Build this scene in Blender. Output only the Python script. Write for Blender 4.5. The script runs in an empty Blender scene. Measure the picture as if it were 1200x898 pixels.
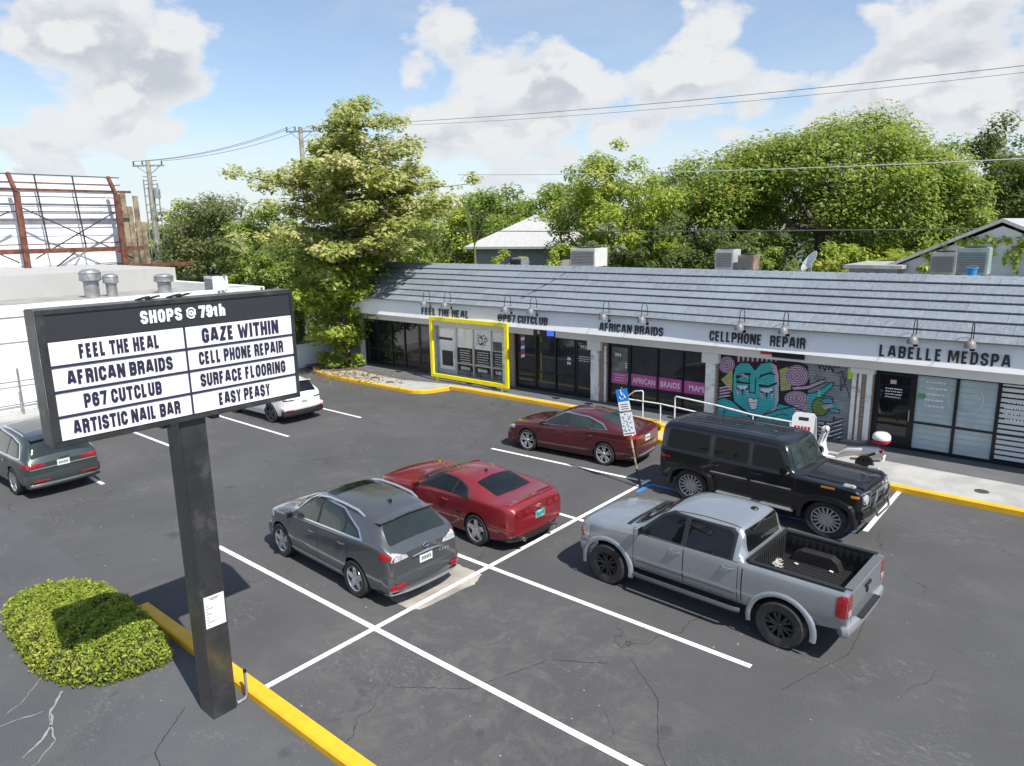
import bpy, bmesh, math, random
import numpy as np
from mathutils import Vector, Matrix
from mathutils.bvhtree import BVHTree
R = math.radians
scene = bpy.context.scene
col = scene.collection

# ------------------------------------------------------------------ camera
CAM_H = 6.65
yaw, pitch, roll = 0.7040957, 0.2103771, -0.0177044
hd = Vector((-math.sin(yaw), math.cos(yaw), 0)); rt = Vector((math.cos(yaw), math.sin(yaw), 0)); up = Vector((0, 0, 1))
Fw = hd*math.cos(pitch) - up*math.sin(pitch); Uw = hd*math.sin(pitch) + up*math.cos(pitch)
Rw = rt*math.cos(roll) + Uw*math.sin(roll); Uv = -rt*math.sin(roll) + Uw*math.cos(roll)
cd = bpy.data.cameras.new("camera"); cam = bpy.data.objects.new("camera", cd); col.objects.link(cam)
cd.sensor_width = 36.0; cd.sensor_fit = 'HORIZONTAL'; cd.lens = 36*843.213/1200; cd.clip_start = 0.1; cd.clip_end = 3000
M = Matrix((Rw, Uv, -Fw)).transposed().to_4x4(); M.translation = (0, 0, CAM_H); cam.matrix_world = M
scene.camera = cam

# ------------------------------------------------------------------ sun, sky, exposure
SUN_V = Vector((0.74, -0.15, 1.0)).normalized()
sl = bpy.data.lights.new("sun", 'SUN'); sl.energy = 4.9; sl.angle = R(0.5); sl.color = (1.0, 0.955, 0.88)
so = bpy.data.objects.new("sun", sl); col.objects.link(so); so.rotation_euler = SUN_V.to_track_quat('Z', 'Y').to_euler()
so.location = SUN_V*80
scene.view_settings.view_transform = 'Standard'; scene.view_settings.look = 'None'
scene.view_settings.exposure = 0.42; scene.view_settings.gamma = 1.0
scene.view_settings.use_curve_mapping = False
scene.cycles.max_bounces = 8; scene.cycles.diffuse_bounces = 4; scene.cycles.glossy_bounces = 3
scene.cycles.transmission_bounces = 6; scene.cycles.transparent_max_bounces = 6
scene.cycles.sample_clamp_indirect = 6.0

class NT:
    """small node-tree writer"""
    def __init__(s, tree): s.t = tree; s.n = tree.nodes; s.l = tree.links
    def new(s, typ, **kw):
        n = s.n.new(typ)
        for k, v in kw.items(): setattr(n, k, v)
        return n
    def set(s, sock, v):
        if isinstance(v, bpy.types.NodeSocket): s.l.new(v, sock)
        elif isinstance(v, (tuple, list)) and sock.type == 'RGBA' and len(v) == 3: sock.default_value = (*v, 1)
        else: sock.default_value = v
    def math(s, op, a, b=0.0, c=None, clamp=False):
        n = s.new('ShaderNodeMath', operation=op); n.use_clamp = clamp
        s.set(n.inputs[0], a); s.set(n.inputs[1], b)
        if c is not None: s.set(n.inputs[2], c)
        return n.outputs[0]
    def vmath(s, op, a, b=None, scale=None):
        n = s.new('ShaderNodeVectorMath', operation=op); s.set(n.inputs[0], a)
        if b is not None: s.set(n.inputs[1], b)
        if scale is not None: s.set(n.inputs['Scale'], scale)
        return n.outputs['Value'] if op in ('DISTANCE', 'DOT_PRODUCT', 'LENGTH') else n.outputs[0]
    def ramp(s, fac, a, b, lo=0.0, hi=1.0, smooth=True):
        n = s.new('ShaderNodeMapRange'); n.interpolation_type = 'SMOOTHSTEP' if smooth else 'LINEAR'
        s.set(n.inputs['Value'], fac); s.set(n.inputs['From Min'], a); s.set(n.inputs['From Max'], b)
        s.set(n.inputs['To Min'], lo); s.set(n.inputs['To Max'], hi)
        return n.outputs[0]
    def mix(s, fac, a, b, blend='MIX'):
        n = s.new('ShaderNodeMix', data_type='RGBA', blend_type=blend)
        s.set(n.inputs[0], fac); s.set(n.inputs[6], a); s.set(n.inputs[7], b)
        return n.outputs[2]
    def noise(s, vec, scale, detail=4.0, rough=0.5, dist=0.0, out=0):
        n = s.new('ShaderNodeTexNoise'); s.set(n.inputs['Vector'], vec); s.set(n.inputs['Scale'], scale)
        s.set(n.inputs['Detail'], detail); s.set(n.inputs['Roughness'], rough); s.set(n.inputs['Distortion'], dist)
        return n.outputs[out]

world = bpy.data.worlds.new("World"); scene.world = world; world.use_nodes = True
def build_world():
    w = NT(world.node_tree); w.n.clear()
    tc = w.new('ShaderNodeTexCoord').outputs['Generated']
    d = w.vmath('NORMALIZE', tc)
    sky = w.new('ShaderNodeTexSky', sky_type='NISHITA'); sky.sun_disc = False
    sky.sun_elevation = math.asin(SUN_V.z); sky.sun_rotation = math.atan2(SUN_V.x, SUN_V.y)
    sky.air_density = 1.0; sky.dust_density = 0.25; sky.ozone_density = 2.5
    bgs = w.new('ShaderNodeBackground'); w.set(bgs.inputs[0], sky.outputs[0]); bgs.inputs[1].default_value = 0.117
    # clouds: fractal noise over the direction, gathered into banks round chosen directions
    sep = w.new('ShaderNodeSeparateXYZ'); w.set(sep.inputs[0], d)
    def cloudfield(vec):
        st = w.vmath('MULTIPLY', vec, (1.0, 1.0, 1.7))
        a = w.noise(st, 7.5, 10.0, 0.58, 0.15)
        v = w.new('ShaderNodeTexVoronoi', feature='SMOOTH_F1'); w.set(v.inputs['Vector'], w.vmath('ADD', st, w.vmath('SCALE', w.noise(st, 9.0, 3.0, 0.5, 0.0, out=1), scale=0.06)))
        v.inputs['Scale'].default_value = 19.0; v.inputs['Smoothness'].default_value = 0.6
        return w.math('ADD', a, w.math('MULTIPLY', w.math('SUBTRACT', 0.45, v.outputs['Distance']), 0.26))
    n0 = cloudfield(d)
    n1 = cloudfield(w.vmath('NORMALIZE', w.vmath('ADD', d, tuple(Vector((0.018, 0.0, 0.035))))))
    banks = CLOUD_BANKS
    acc = None
    for (v, rad, amp) in banks:
        q = w.vmath('DISTANCE', w.vmath('MULTIPLY', d, (1, 1, 1.5)), (v[0], v[1], v[2]*1.5))
        m = w.ramp(q, rad, rad*0.25, 0.0, amp)
        acc = m if acc is None else w.math('ADD', acc, m)
    low = w.ramp(sep.outputs[2], 0.22, 0.0, 0.0, 0.10)          # more cloud towards the horizon
    bias = w.math('ADD', acc, low)
    dens = w.math('ADD', n0, w.math('SUBTRACT', bias, 0.15))
    cov = w.ramp(dens, 0.465, 0.64)
    thick = w.ramp(dens, 0.54, 0.82)
    lit = w.ramp(w.math('SUBTRACT', n0, n1), -0.07, 0.07)
    shade = w.math('MULTIPLY', thick, w.math('SUBTRACT', 1.0, lit))
    cc = w.mix(shade, (0.93, 0.94, 0.95), (0.62, 0.67, 0.74))
    cc = w.mix(w.ramp(sep.outputs[2], 0.13, 0.0, 0.0, 0.85), cc, (0.74, 0.83, 0.93))
    wisp = w.ramp(w.noise(w.vmath('MULTIPLY', d, (1, 1, 3.0)), 3.0, 6.0, 0.6, 0.6), 0.38, 0.75, 0.12, 0.36)
    wisp = w.math('ADD', wisp, w.ramp(sep.outputs[2], 0.17, 0.01, 0.0, 0.55))
    cov2 = w.math('MAXIMUM', w.math('MULTIPLY', cov, 0.97), wisp)
    bgc = w.new('ShaderNodeBackground'); w.set(bgc.inputs[0], cc); bgc.inputs[1].default_value = 0.68
    mx = w.new('ShaderNodeMixShader'); w.set(mx.inputs[0], cov2); w.l.new(bgs.outputs[0], mx.inputs[1]); w.l.new(bgc.outputs[0], mx.inputs[2])
    out = w.new('ShaderNodeOutputWorld'); w.l.new(mx.outputs[0], out.inputs[0])
CLOUD_BANKS = [ # direction, radius, amount
    ((-0.892, 0.393, 0.223), 0.15, 0.16),
    ((-0.860, 0.465, 0.211), 0.13, 0.16),
    ((-0.912, 0.375, 0.164), 0.14, 0.19),
    ((-0.893, 0.423, 0.154), 0.11, 0.15),
    ((-0.916, 0.325, 0.236), 0.11, 0.15),
    ((-0.950, 0.299, 0.088), 0.08, 0.15),
    ((-0.931, 0.348, 0.113), 0.08, 0.06),
    ((-0.688, 0.690, 0.225), 0.11, 0.18),
    ((-0.641, 0.748, 0.171), 0.14, 0.21),
    ((-0.703, 0.662, 0.262), 0.09, 0.15),
    ((-0.557, 0.819, 0.138), 0.15, 0.19),
    ((-0.594, 0.777, 0.209), 0.11, 0.14),
    ((-0.454, 0.878, 0.153), 0.14, 0.21),
    ((-0.406, 0.890, 0.208), 0.14, 0.20),
    ((-0.412, 0.876, 0.250), 0.10, 0.15),
    ((-0.305, 0.948, 0.094), 0.15, 0.19),
    ((-0.219, 0.966, 0.136), 0.15, 0.21),
    ((-0.133, 0.975, 0.178), 0.16, 0.18),
    ((-0.182, 0.961, 0.210), 0.11, 0.12),
    ((-0.273, 0.934, 0.230), 0.06, 0.13),
    ((-0.675, 0.733, 0.088), 0.14, 0.12),
    ((-0.756, 0.632, 0.171), 0.08, 0.19),
    ((-0.725, 0.680, 0.110), 0.09, 0.19),
    ((-0.034, 0.993, 0.117), 0.23, 0.16),
    ((-0.966, 0.206, 0.154), 0.23, 0.12),
    ((-0.801, 0.564, 0.199), 0.15, -0.18),
    ((-0.855, 0.506, 0.114), 0.10, -0.12),
    ((-0.535, 0.804, 0.259), 0.08, -0.12),
    ((-0.338, 0.916, 0.215), 0.08, -0.16),
    ((-0.766, 0.593, 0.246), 0.11, -0.18),
    ((-0.946, 0.286, 0.153), 0.07, -0.08),
]
build_world()

# ------------------------------------------------------------------ helpers
def link(o, parent=None):
    col.objects.link(o)
    if parent is not None: o.parent = parent
    return o
def tag(o, label=None, cat=None, group=None, kind=None):
    if label: o['label'] = label
    if cat: o['category'] = cat
    if group: o['group'] = group
    if kind: o['kind'] = kind
    return o
def thing(name, label, cat, loc=(0, 0, 0), rotz=0.0, group=None):
    o = bpy.data.objects.new(name, None); o.empty_display_size = 0.2; col.objects.link(o)
    o.location = loc; o.rotation_euler = (0, 0, rotz)
    return tag(o, label, cat, group)
def copy_tree(o, parent=None):
    c = o.copy(); col.objects.link(c)
    if parent is not None: c.parent = parent
    for ch in list(o.children): copy_tree(ch, c)
    return c

class MB:
    """collects faces, builds ONE mesh object"""
    def __init__(s): s.v = []; s.f = []; s.m = []; s.cur = 0
    def add(s, vs, fs):
        o = len(s.v); s.v += [tuple(p) for p in vs]
        for f in fs: s.f.append([i+o for i in f]); s.m.append(s.cur)
        return s
    def box(s, x0, x1, y0, y1, z0, z1):
        vs = [(x, y, z) for z in (z0, z1) for y in (y0, y1) for x in (x0, x1)]
        return s.add(vs, [(0,2,3,1),(4,5,7,6),(0,1,5,4),(2,6,7,3),(0,4,6,2),(1,3,7,5)])
    def obox(s, c, ax, ay, az):       # oriented box: centre and three half-axis vectors
        c = Vector(c); ax, ay, az = Vector(ax), Vector(ay), Vector(az)
        vs = [c+ax*i+ay*j+az*k for k in (-1,1) for j in (-1,1) for i in (-1,1)]
        return s.add(vs, [(0,2,3,1),(4,5,7,6),(0,1,5,4),(2,6,7,3),(0,4,6,2),(1,3,7,5)])
    def quad(s, a, b, c, d): return s.add([a, b, c, d], [(0,1,2,3)])
    def poly(s, pts): return s.add(pts, [tuple(range(len(pts)))])
    def bar(s, a, b, w, h=None):      # square bar from a to b
        a, b = Vector(a), Vector(b); h = h or w; d = (b-a).normalized()
        u = d.cross(Vector((0,0,1)));  u = u.normalized() if u.length > 1e-4 else Vector((1,0,0))
        v = u.cross(d)
        vs = [p+u*i*w/2+v*j*h/2 for p in (a, b) for (i, j) in ((-1,-1),(1,-1),(1,1),(-1,1))]
        return s.add(vs, [(0,1,2,3)[::-1],(4,5,6,7),(0,1,5,4),(1,2,6,5),(2,3,7,6),(3,0,4,7)])
    def tube(s, pts, r, n=8, cap=True):
        pts = [Vector(p) for p in pts]; N = len(pts)
        rs = r if isinstance(r, (list, tuple)) else [r]*N
        vs = []; ref = None
        for i, p in enumerate(pts):
            d = (pts[min(i+1, N-1)]-pts[max(i-1, 0)]).normalized()
            if ref is None:
                ref = d.cross(Vector((0,0,1)))
                if ref.length < 1e-3: ref = d.cross(Vector((1,0,0)))
            ref = (ref - d*ref.dot(d)).normalized(); b = d.cross(ref)
            for k in range(n):
                a = 2*math.pi*k/n; vs.append(p+(ref*math.cos(a)+b*math.sin(a))*rs[i])
        fs = [(i*n+k, i*n+(k+1)%n, (i+1)*n+(k+1)%n, (i+1)*n+k) for i in range(N-1) for k in range(n)]
        if cap: fs += [tuple(range(n))[::-1], tuple(range((N-1)*n, N*n))]
        return s.add(vs, fs)
    def lathe(s, prof, n=24, c=(0,0,0), axis='Z'):   # prof: (radius, along axis)
        vs = []
        for (r, h) in prof:
            for k in range(n):
                a = 2*math.pi*k/n; x, y = r*math.cos(a), r*math.sin(a)
                p = {'Z': (x, y, h), 'Y': (x, h, y), 'X': (h, x, y)}[axis]
                vs.append((p[0]+c[0], p[1]+c[1], p[2]+c[2]))
        N = len(prof)
        fs = [(i*n+k, i*n+(k+1)%n, (i+1)*n+(k+1)%n, (i+1)*n+k) for i in range(N-1) for k in range(n)]
        closed = prof[0] == prof[-1]
        if prof[0][0] > 1e-4 and not closed: fs.append(tuple(range(n))[::-1])
        if prof[-1][0] > 1e-4 and not closed: fs.append(tuple(range((N-1)*n, N*n)))
        return s.add(vs, fs)
    def prism(s, pts, h):               # polygon (3-D points) extruded along vector h
        h = Vector(h); n = len(pts); pts = [Vector(p) for p in pts]
        return s.add(pts+[p+h for p in pts], [tuple(range(n))[::-1], tuple(range(n, 2*n))]+[(i, (i+1)%n, (i+1)%n+n, i+n) for i in range(n)])
    def build(s, name, mats, parent=None, smooth=False, bevel=0.0, angle=40):
        me = bpy.data.meshes.new(name); me.from_pydata(s.v, [], s.f)
        mats = mats if isinstance(mats, (list, tuple)) else [mats]
        for m in mats: me.materials.append(m)
        me.polygons.foreach_set('material_index', s.m)
        bm = bmesh.new(); bm.from_mesh(me)
        bmesh.ops.recalc_face_normals(bm, faces=bm.faces)
        if bevel > 0:
            bmesh.ops.bevel(bm, geom=[e for e in bm.edges if e.is_manifold and e.calc_face_angle(0) > 0.5], offset=bevel, segments=2, affect='EDGES', clamp_overlap=True)
        bm.to_mesh(me); bm.free(); me.update()
        if smooth or bevel > 0:
            me.polygons.foreach_set('use_smooth', [True]*len(me.polygons)); me.set_sharp_from_angle(angle=R(angle))
        o = bpy.data.objects.new(name, me)
        return link(o, parent)

_dg = None
def text_mesh(body, bold=0.0, extrude=0.02, spacing=1.0):
    cu = bpy.data.curves.new('lettering', 'FONT'); cu.body = body; cu.offset = bold; cu.extrude = extrude
    cu.space_character = spacing; cu.resolution_u = 3; cu.align_x = 'LEFT'
    ob = bpy.data.objects.new('lettering', cu); col.objects.link(ob)
    bpy.context.view_layer.update()
    me = bpy.data.meshes.new_from_object(ob.evaluated_get(bpy.context.evaluated_depsgraph_get()))
    bpy.data.objects.remove(ob); bpy.data.curves.remove(cu)
    return me
def text_part(name, body, origin, ux, uz, w, h, depth, mat, parent=None, bold=0.02, spacing=1.05):
    """raised letters: lower left corner at origin, running along ux, upright along uz, w x h metres"""
    me = text_mesh(body, bold, 0.5, spacing); n = len(me.vertices)
    co = np.empty(n*3); me.vertices.foreach_get('co', co); co = co.reshape(-1, 3)
    lo, hi = co.min(0), co.max(0); q = (co-lo)/np.maximum(hi-lo, 1e-6)
    ux, uz = np.array(Vector(ux).normalized()), np.array(Vector(uz).normalized()); nn = np.cross(ux, uz)
    P = np.array(origin) + q[:, :1]*w*ux + q[:, 1:2]*h*uz + q[:, 2:3]*depth*nn
    me.vertices.foreach_set('co', P.astype(np.float32).ravel())
    me.materials.clear(); me.materials.append(mat); me.update()
    me.name = name
    return link(bpy.data.objects.new(name, me), parent)

# heavy condensed capitals drawn with strokes (centre lines in a unit box)
_O = [(1,.17),(1,.83),(.72,1),(.28,1),(0,.83),(0,.17),(.28,0),(.72,0),(1,.17)]
GLYPH = {'A': [[(0,0),(.34,1),(.66,1),(1,0)], [(.14,.27),(.86,.27)]], 'B': [[(0,.5),(.74,.5),(1,.63),(1,.86),(.76,1),(0,1),(0,0),(.76,0),(1,.14),(1,.38),(.74,.5)]],
 'C': [[(1,.66),(1,.83),(.72,1),(.28,1),(0,.83),(0,.17),(.28,0),(.72,0),(1,.17),(1,.34)]], 'D': [[(0,.5),(0,1),(.68,1),(1,.82),(1,.18),(.68,0),(0,0),(0,.5)]],
 'E': [[(1,1),(0,1),(0,0),(1,0)], [(0,.51),(.88,.51)]], 'F': [[(1,1),(0,1),(0,-.1)], [(0,.49),(.88,.49)]], 'G': [[(1,.70),(1,.83),(.72,1),(.28,1),(0,.83),(0,.17),(.28,0),(.70,0),(1,.12),(1,.45),(.52,.45)]],
 'H': [[(0,-.1),(0,1.1)], [(1,-.1),(1,1.1)], [(0,.5),(1,.5)]], 'I': [[(.5,-.1),(.5,1.1)]], 'L': [[(0,1.1),(0,0),(1,0)]], 'M': [[(0,-.1),(0,1),(.18,1),(.5,.1),(.82,1),(1,1),(1,-.1)]], 'N': [[(0,-.1),(0,1),(.12,1),(.88,0),(1,0),(1,1.1)]],
 'O': [_O], 'P': [[(0,-.1),(0,1),(.74,1),(1,.85),(1,.58),(.74,.43),(0,.43)]], 'R': [[(0,-.1),(0,1),(.74,1),(1,.86),(1,.64),(.74,.5),(0,.5)], [(.62,.48),(.98,.36),(1,-.1)]],
 'S': [[(1,.72),(1,.84),(.74,1),(.26,1),(0,.85),(0,.66),(.2,.55),(.8,.45),(1,.34),(1,.15),(.74,0),(.26,0),(0,.16),(0,.29)]], 'T': [[(-.1,1),(1.1,1)], [(.5,1),(.5,-.1)]], 'U': [[(0,1.1),(0,.17),(.28,0),(.72,0),(1,.17),(1,1.1)]],
 'W': [[(0,1.1),(.22,0),(.30,0),(.5,.9),(.70,0),(.78,0),(1,1.1)]], 'Y': [[(0,1.1),(.5,.42),(1,1.1)], [(.5,.5),(.5,-.1)]], 'Z': [[(0,1),(1,1),(0,0),(1,0)]],
 '6': [[(1,.74),(1,.84),(.74,1),(.26,1),(0,.84),(0,.16),(.26,0),(.74,0),(1,.15),(1,.42),(.74,.56),(0,.56)]], '7': [[(-.1,1),(1,1),(.42,-.1)]], '9': [[(0,.26),(0,.16),(.26,0),(.74,0),(1,.16),(1,.84),(.74,1),(.26,1),(0,.85),(0,.58),(.26,.44),(1,.44)]],
 '@': [[(.9,.12),(.7,0),(.3,0),(0,.2),(0,.8),(.3,1),(.7,1),(1,.8),(1,.36),(.82,.26),(.70,.36),(.70,.68)], [(.70,.60),(.58,.70),(.42,.70),(.30,.60),(.30,.40),(.42,.30),(.58,.30),(.70,.40)]],
 't': [[(.4,.95),(.4,.1),(.55,0),(.95,0)], [(-.05,.64),(.95,.64)]], 'h': [[(0,1.1),(0,-.1)], [(0,.64),(.72,.64),(1,.5),(1,-.1)]]}
GW = {'I': .0, 'M': .62, 'W': .74, '@': .62, 'A': .46, 't': .24, 'h': .32, 'N': .42, 'L': .30, 'E': .30, 'F': .30}
def block_text(name, body, origin, ux, uz, w, h, depth, mat, parent=None, t=.2, gap=.13):
    """raised heavy condensed letters, lower left corner at origin, w x h metres"""
    b = MB(); x = 0.0; Q = []
    for ch in body:
        if ch == ' ': x += .26; continue
        gw = GW.get(ch, .36); tt = t*.62 if ch == '@' else t
        for path in GLYPH[ch]:
            P = [Vector((x+t/2+min(max(px, 0), 1)*gw+(min(0, px)+max(0, px-1))*0, t/2+min(max(py, 0), 1)*(1-t))) for px, py in path]
            raw = [(px, py) for px, py in path]
            for i, (px, py) in enumerate(raw):      # strokes that run past the box reach its edge
                if py > 1: P[i].y = 1.0
                if py < 0: P[i].y = 0.0
                if px > 1: P[i].x = x+t+gw
                if px < 0: P[i].x = x
            L, Rr = [], []
            for i, p in enumerate(P):
                d0 = (p-P[i-1]).normalized() if i > 0 else (P[1]-p).normalized(); d1 = (P[i+1]-p).normalized() if i < len(P)-1 else d0
                n0, n1 = Vector((-d0.y, d0.x)), Vector((-d1.y, d1.x)); m = n0+n1; m = m*(2/max(m.length_squared, .9)) if i not in (0, len(P)-1) else n1*1.0
                e = Vector((0, 0))
                L.append(p+m*tt/2*.999); Rr.append(p-m*tt/2*.999)
            # square ends reach out by half a stroke where the path ends inside the box
            Q.append((L, Rr))
        x += gw+t+gap
    W = x-gap; ux, uz = Vector(ux).normalized(), Vector(uz).normalized(); nn = ux.cross(uz); o = Vector(origin)
    for k, (L, Rr) in enumerate(Q):
        def F(p, z): return o+ux*(p.x/W*w)+uz*(min(max(p.y, 0), 1)*h)+nn*z
        n = len(L); dzs = [depth+.0007*(k % 3)+.00006*i for i in range(n)]; vs = [F(p, z) for p, z in zip(L, dzs)]+[F(p, z) for p, z in zip(Rr, dzs)]+[F(p, 0) for p in L]+[F(p, 0) for p in Rr]
        fs = []
        for i in range(n-1): fs += [(n+i, n+i+1, i+1, i), (i, i+1, 2*n+i+1, 2*n+i), (n+i+1, n+i, 3*n+i, 3*n+i+1)]
        fs += [(0, 2*n, 3*n, n), (n-1, 2*n-1, 4*n-1, 3*n-1)]
        b.add(vs, fs)
    return b.build(name, mat, parent)

# ------------------------------------------------------------------ materials
MATS = {}
def mat(name, base, rough=0.5, metal=0.0, coat=0.0, spec=0.5, var=0.0, vscale=3.0, bump=0.0, bscale=60.0, dirt=None, dscale=1.5, dlo=0.5, dhi=0.72, emit=None, vec='Object', rvar=0.0):
    if name in MATS: return MATS[name]
    m = bpy.data.materials.new(name); m.use_nodes = True; t = NT(m.node_tree)
    b = t.n['Principled BSDF']; b.inputs['Roughness'].default_value = rough; b.inputs['Metallic'].default_value = metal
    b.inputs['Coat Weight'].default_value = coat; b.inputs['Coat Roughness'].default_value = 0.06; b.inputs['Specular IOR Level'].default_value = spec
    tc = t.new('ShaderNodeTexCoord').outputs[vec] if vec == 'Object' else t.new('ShaderNodeNewGeometry').outputs['Position']
    c = (*base, 1)
    if var > 0:
        nz = t.noise(tc, vscale, 5.0, 0.6)
        lo = tuple(x*(1-var) for x in base); hi = tuple(min(1, x*(1+var)) for x in base)
        c = t.mix(t.ramp(nz, 0.3, 0.7), lo, hi)
    if dirt is not None:
        c = t.mix(t.ramp(t.noise(tc, dscale, 6.0, 0.65), dlo, dhi), c, dirt)
    t.set(b.inputs['Base Color'], c)
    if rvar > 0: t.set(b.inputs['Roughness'], t.ramp(t.noise(tc, vscale*2, 4.0, 0.6), 0.3, 0.7, max(0.02, rough-rvar), rough+rvar))
    if bump > 0:
        bn = t.new('ShaderNodeBump'); bn.inputs['Strength'].default_value = bump; bn.inputs['Distance'].default_value = 0.01
        t.set(bn.inputs['Height'], t.noise(tc, bscale, 4.0, 0.6)); t.l.new(bn.outputs[0], b.inputs['Normal'])
    if emit: t.set(b.inputs['Emission Color'], emit[0]); b.inputs['Emission Strength'].default_value = emit[1]
    MATS[name] = m
    return m
def paint(name, base, metal=0.35, rough=0.34, dust=0.12, coat=1.0):
    """car paint: flake base under a clear coat, a little dust on it"""
    m = mat(name, base, rough, metal, coat=coat, var=0.05, vscale=2.0)
    t = NT(m.node_tree); b = t.n['Principled BSDF']
    tc = t.new('ShaderNodeTexCoord').outputs['Object']
    src = b.inputs['Base Color'].links[0].from_socket
    f = t.ramp(t.noise(tc, 2.3, 6.0, 0.7), 0.45, 0.80, 0.0, dust*.45)
    t.set(b.inputs['Base Color'], t.mix(f, src, (0.34, 0.32, 0.29)))
    t.set(b.inputs['Coat Roughness'], t.ramp(t.noise(tc, 3.0, 4.0, 0.6), 0.3, 0.7, 0.02, 0.07))
    return m

# ------------------------------------------------------------------ ground
def asphalt(name, base, worn=0.5, seed=0.0, patch=None):
    m = bpy.data.materials.new(name); m.use_nodes = True; t = NT(m.node_tree); b = t.n['Principled BSDF']
    p0 = t.new('ShaderNodeNewGeometry').outputs['Position']
    p = t.vmath('ADD', p0, (seed, seed*0.7, 0))
    big = t.noise(p, 0.22, 4.0, 0.55, 0.4)
    c = t.mix(t.ramp(big, 0.35, 0.68), tuple(x*0.88 for x in base), tuple(x*1.18 for x in base))
    mid = t.noise(p, 0.9, 7.0, 0.62, 0.8)
    c = t.mix(t.ramp(mid, 0.48, 0.76, 0, 0.42*worn), c, (0.125, 0.122, 0.112))
    if patch:      # older, thinner sealcoat in the middle bays
        pd = t.vmath('DISTANCE', t.vmath('MULTIPLY', p0, (1, 1.25, 0)), (patch[0], patch[1]*1.25, 0))
        pm = t.ramp(t.math('ADD', pd, t.math('MULTIPLY', t.math('SUBTRACT', t.noise(p, 0.8, 4.0, 0.6), .5), 4.0)), patch[2], patch[2]*.45)
        wear = t.ramp(t.noise(p, 1.6, 8.0, 0.68, 1.0), 0.44, 0.66)
        c = t.mix(t.math('MULTIPLY', pm, t.math('MULTIPLY', wear, 0.42)), c, (0.150, 0.142, 0.122))
        c = t.mix(t.math('MULTIPLY', pm, t.ramp(t.noise(p, 11.0, 8.0, 0.78, 0.8), 0.56, 0.70, 0, .4)), c, (0.26, 0.25, 0.225))
    # scuffed streaks: fine light flecks gathered in patches
    st = t.noise(t.vmath('MULTIPLY', p, (1.0, 2.2, 1.0)), 7.0, 8.0, 0.72, 1.2)
    gate = t.ramp(t.noise(p, 0.55, 3.0, 0.5, 1.0), 0.52, 0.66)
    c = t.mix(t.math('MULTIPLY', t.ramp(st, 0.52, 0.68), t.math('MULTIPLY', gate, 0.62*worn)), c, (0.27, 0.265, 0.25))
    # oil stains
    oil = t.ramp(t.noise(p, 1.1, 3.0, 0.5, 0.3), 0.66, 0.74, 0, 0.55)
    c = t.mix(oil, c, (0.018, 0.018, 0.019))
    grit = t.noise(p, 55.0, 4.0, 0.75)
    c = t.mix(t.ramp(grit, 0.35, 0.75, 0.0, 0.55), c, tuple(x*2.3 for x in base))
    # hairline cracks
    wp = t.vmath('ADD', p, t.vmath('SCALE', t.noise(p, 1.2, 4.0, 0.6, 0.0, out=1), scale=0.9))
    vo = t.new('ShaderNodeTexVoronoi', feature='DISTANCE_TO_EDGE'); t.set(vo.inputs['Vector'], wp); vo.inputs['Scale'].default_value = 0.33
    cr = t.math('MULTIPLY', t.ramp(vo.outputs['Distance'], 0.006, 0.0015), t.ramp(t.noise(p, 0.35, 2.0, 0.5), 0.50, 0.62, 0, 0.60))
    c = t.mix(cr, c, (0.014, 0.014, 0.014))
    t.set(b.inputs['Base Color'], c)
    t.set(b.inputs['Roughness'], t.ramp(mid, 0.3, 0.7, 0.72, 0.90)); b.inputs['Specular IOR Level'].default_value = 0.35
    bn = t.new('ShaderNodeBump'); bn.inputs['Strength'].default_value = 0.25; bn.inputs['Distance'].default_value = 0.006
    t.set(bn.inputs['Height'], grit); t.l.new(bn.outputs[0], b.inputs['Normal'])
    return m
def worn_paint(name, base, under, wear=0.56, scale=14.0):
    m = bpy.data.materials.new(name); m.use_nodes = True; t = NT(m.node_tree); b = t.n['Principled BSDF']
    p = t.new('ShaderNodeNewGeometry').outputs['Position']
    n = t.noise(p, scale, 8.0, 0.72); g = t.noise(p, 0.8, 2.0, 0.5)
    f = t.ramp(t.math('ADD', n, t.math('MULTIPLY', t.math('SUBTRACT', g, 0.5), 0.25)), wear, wear+0.12)
    c = t.mix(t.ramp(t.noise(p, 3.0, 4.0, 0.6), 0.35, 0.7), tuple(x*0.88 for x in base), base)
    t.set(b.inputs['Base Color'], t.mix(f, c, under)); b.inputs['Roughness'].default_value = 0.6
    return m
def concrete(name, base, var=0.18, speck=0.3):
    m = bpy.data.materials.new(name); m.use_nodes = True; t = NT(m.node_tree); b = t.n['Principled BSDF']
    p = t.new('ShaderNodeNewGeometry').outputs['Position']
    c = t.mix(t.ramp(t.noise(p, 0.8, 6.0, 0.65, 0.4), 0.3, 0.7), tuple(x*(1-var) for x in base), tuple(x*(1+var) for x in base))
    c = t.mix(t.ramp(t.noise(p, 12.0, 6.0, 0.75), 0.55, 0.75, 0, speck), c, tuple(x*0.45 for x in base))
    t.set(b.inputs['Base Color'], c); b.inputs['Roughness'].default_value = 0.85
    bn = t.new('ShaderNodeBump'); bn.inputs['Strength'].default_value = 0.2; bn.inputs['Distance'].default_value = 0.01
    t.set(bn.inputs['Height'], t.noise(p, 40.0, 4.0, 0.6)); t.l.new(bn.outputs[0], b.inputs['Normal'])
    return m
M_ASPH = asphalt("asphalt", (0.062, 0.062, 0.064), 0.75, 0.0, (-6.8, 7.2, 4.2))
M_SIDE = asphalt("old_asphalt", (0.066, 0.068, 0.072), 0.7, 31.0)
M_WHITE = worn_paint("white_line_paint", (0.78, 0.78, 0.76), (0.16, 0.16, 0.155), 0.585, 22.0)
M_YEL = worn_paint("yellow_kerb_paint", (0.80, 0.45, 0.018), (0.33, 0.27, 0.16), 0.60, 9.0)
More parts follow.
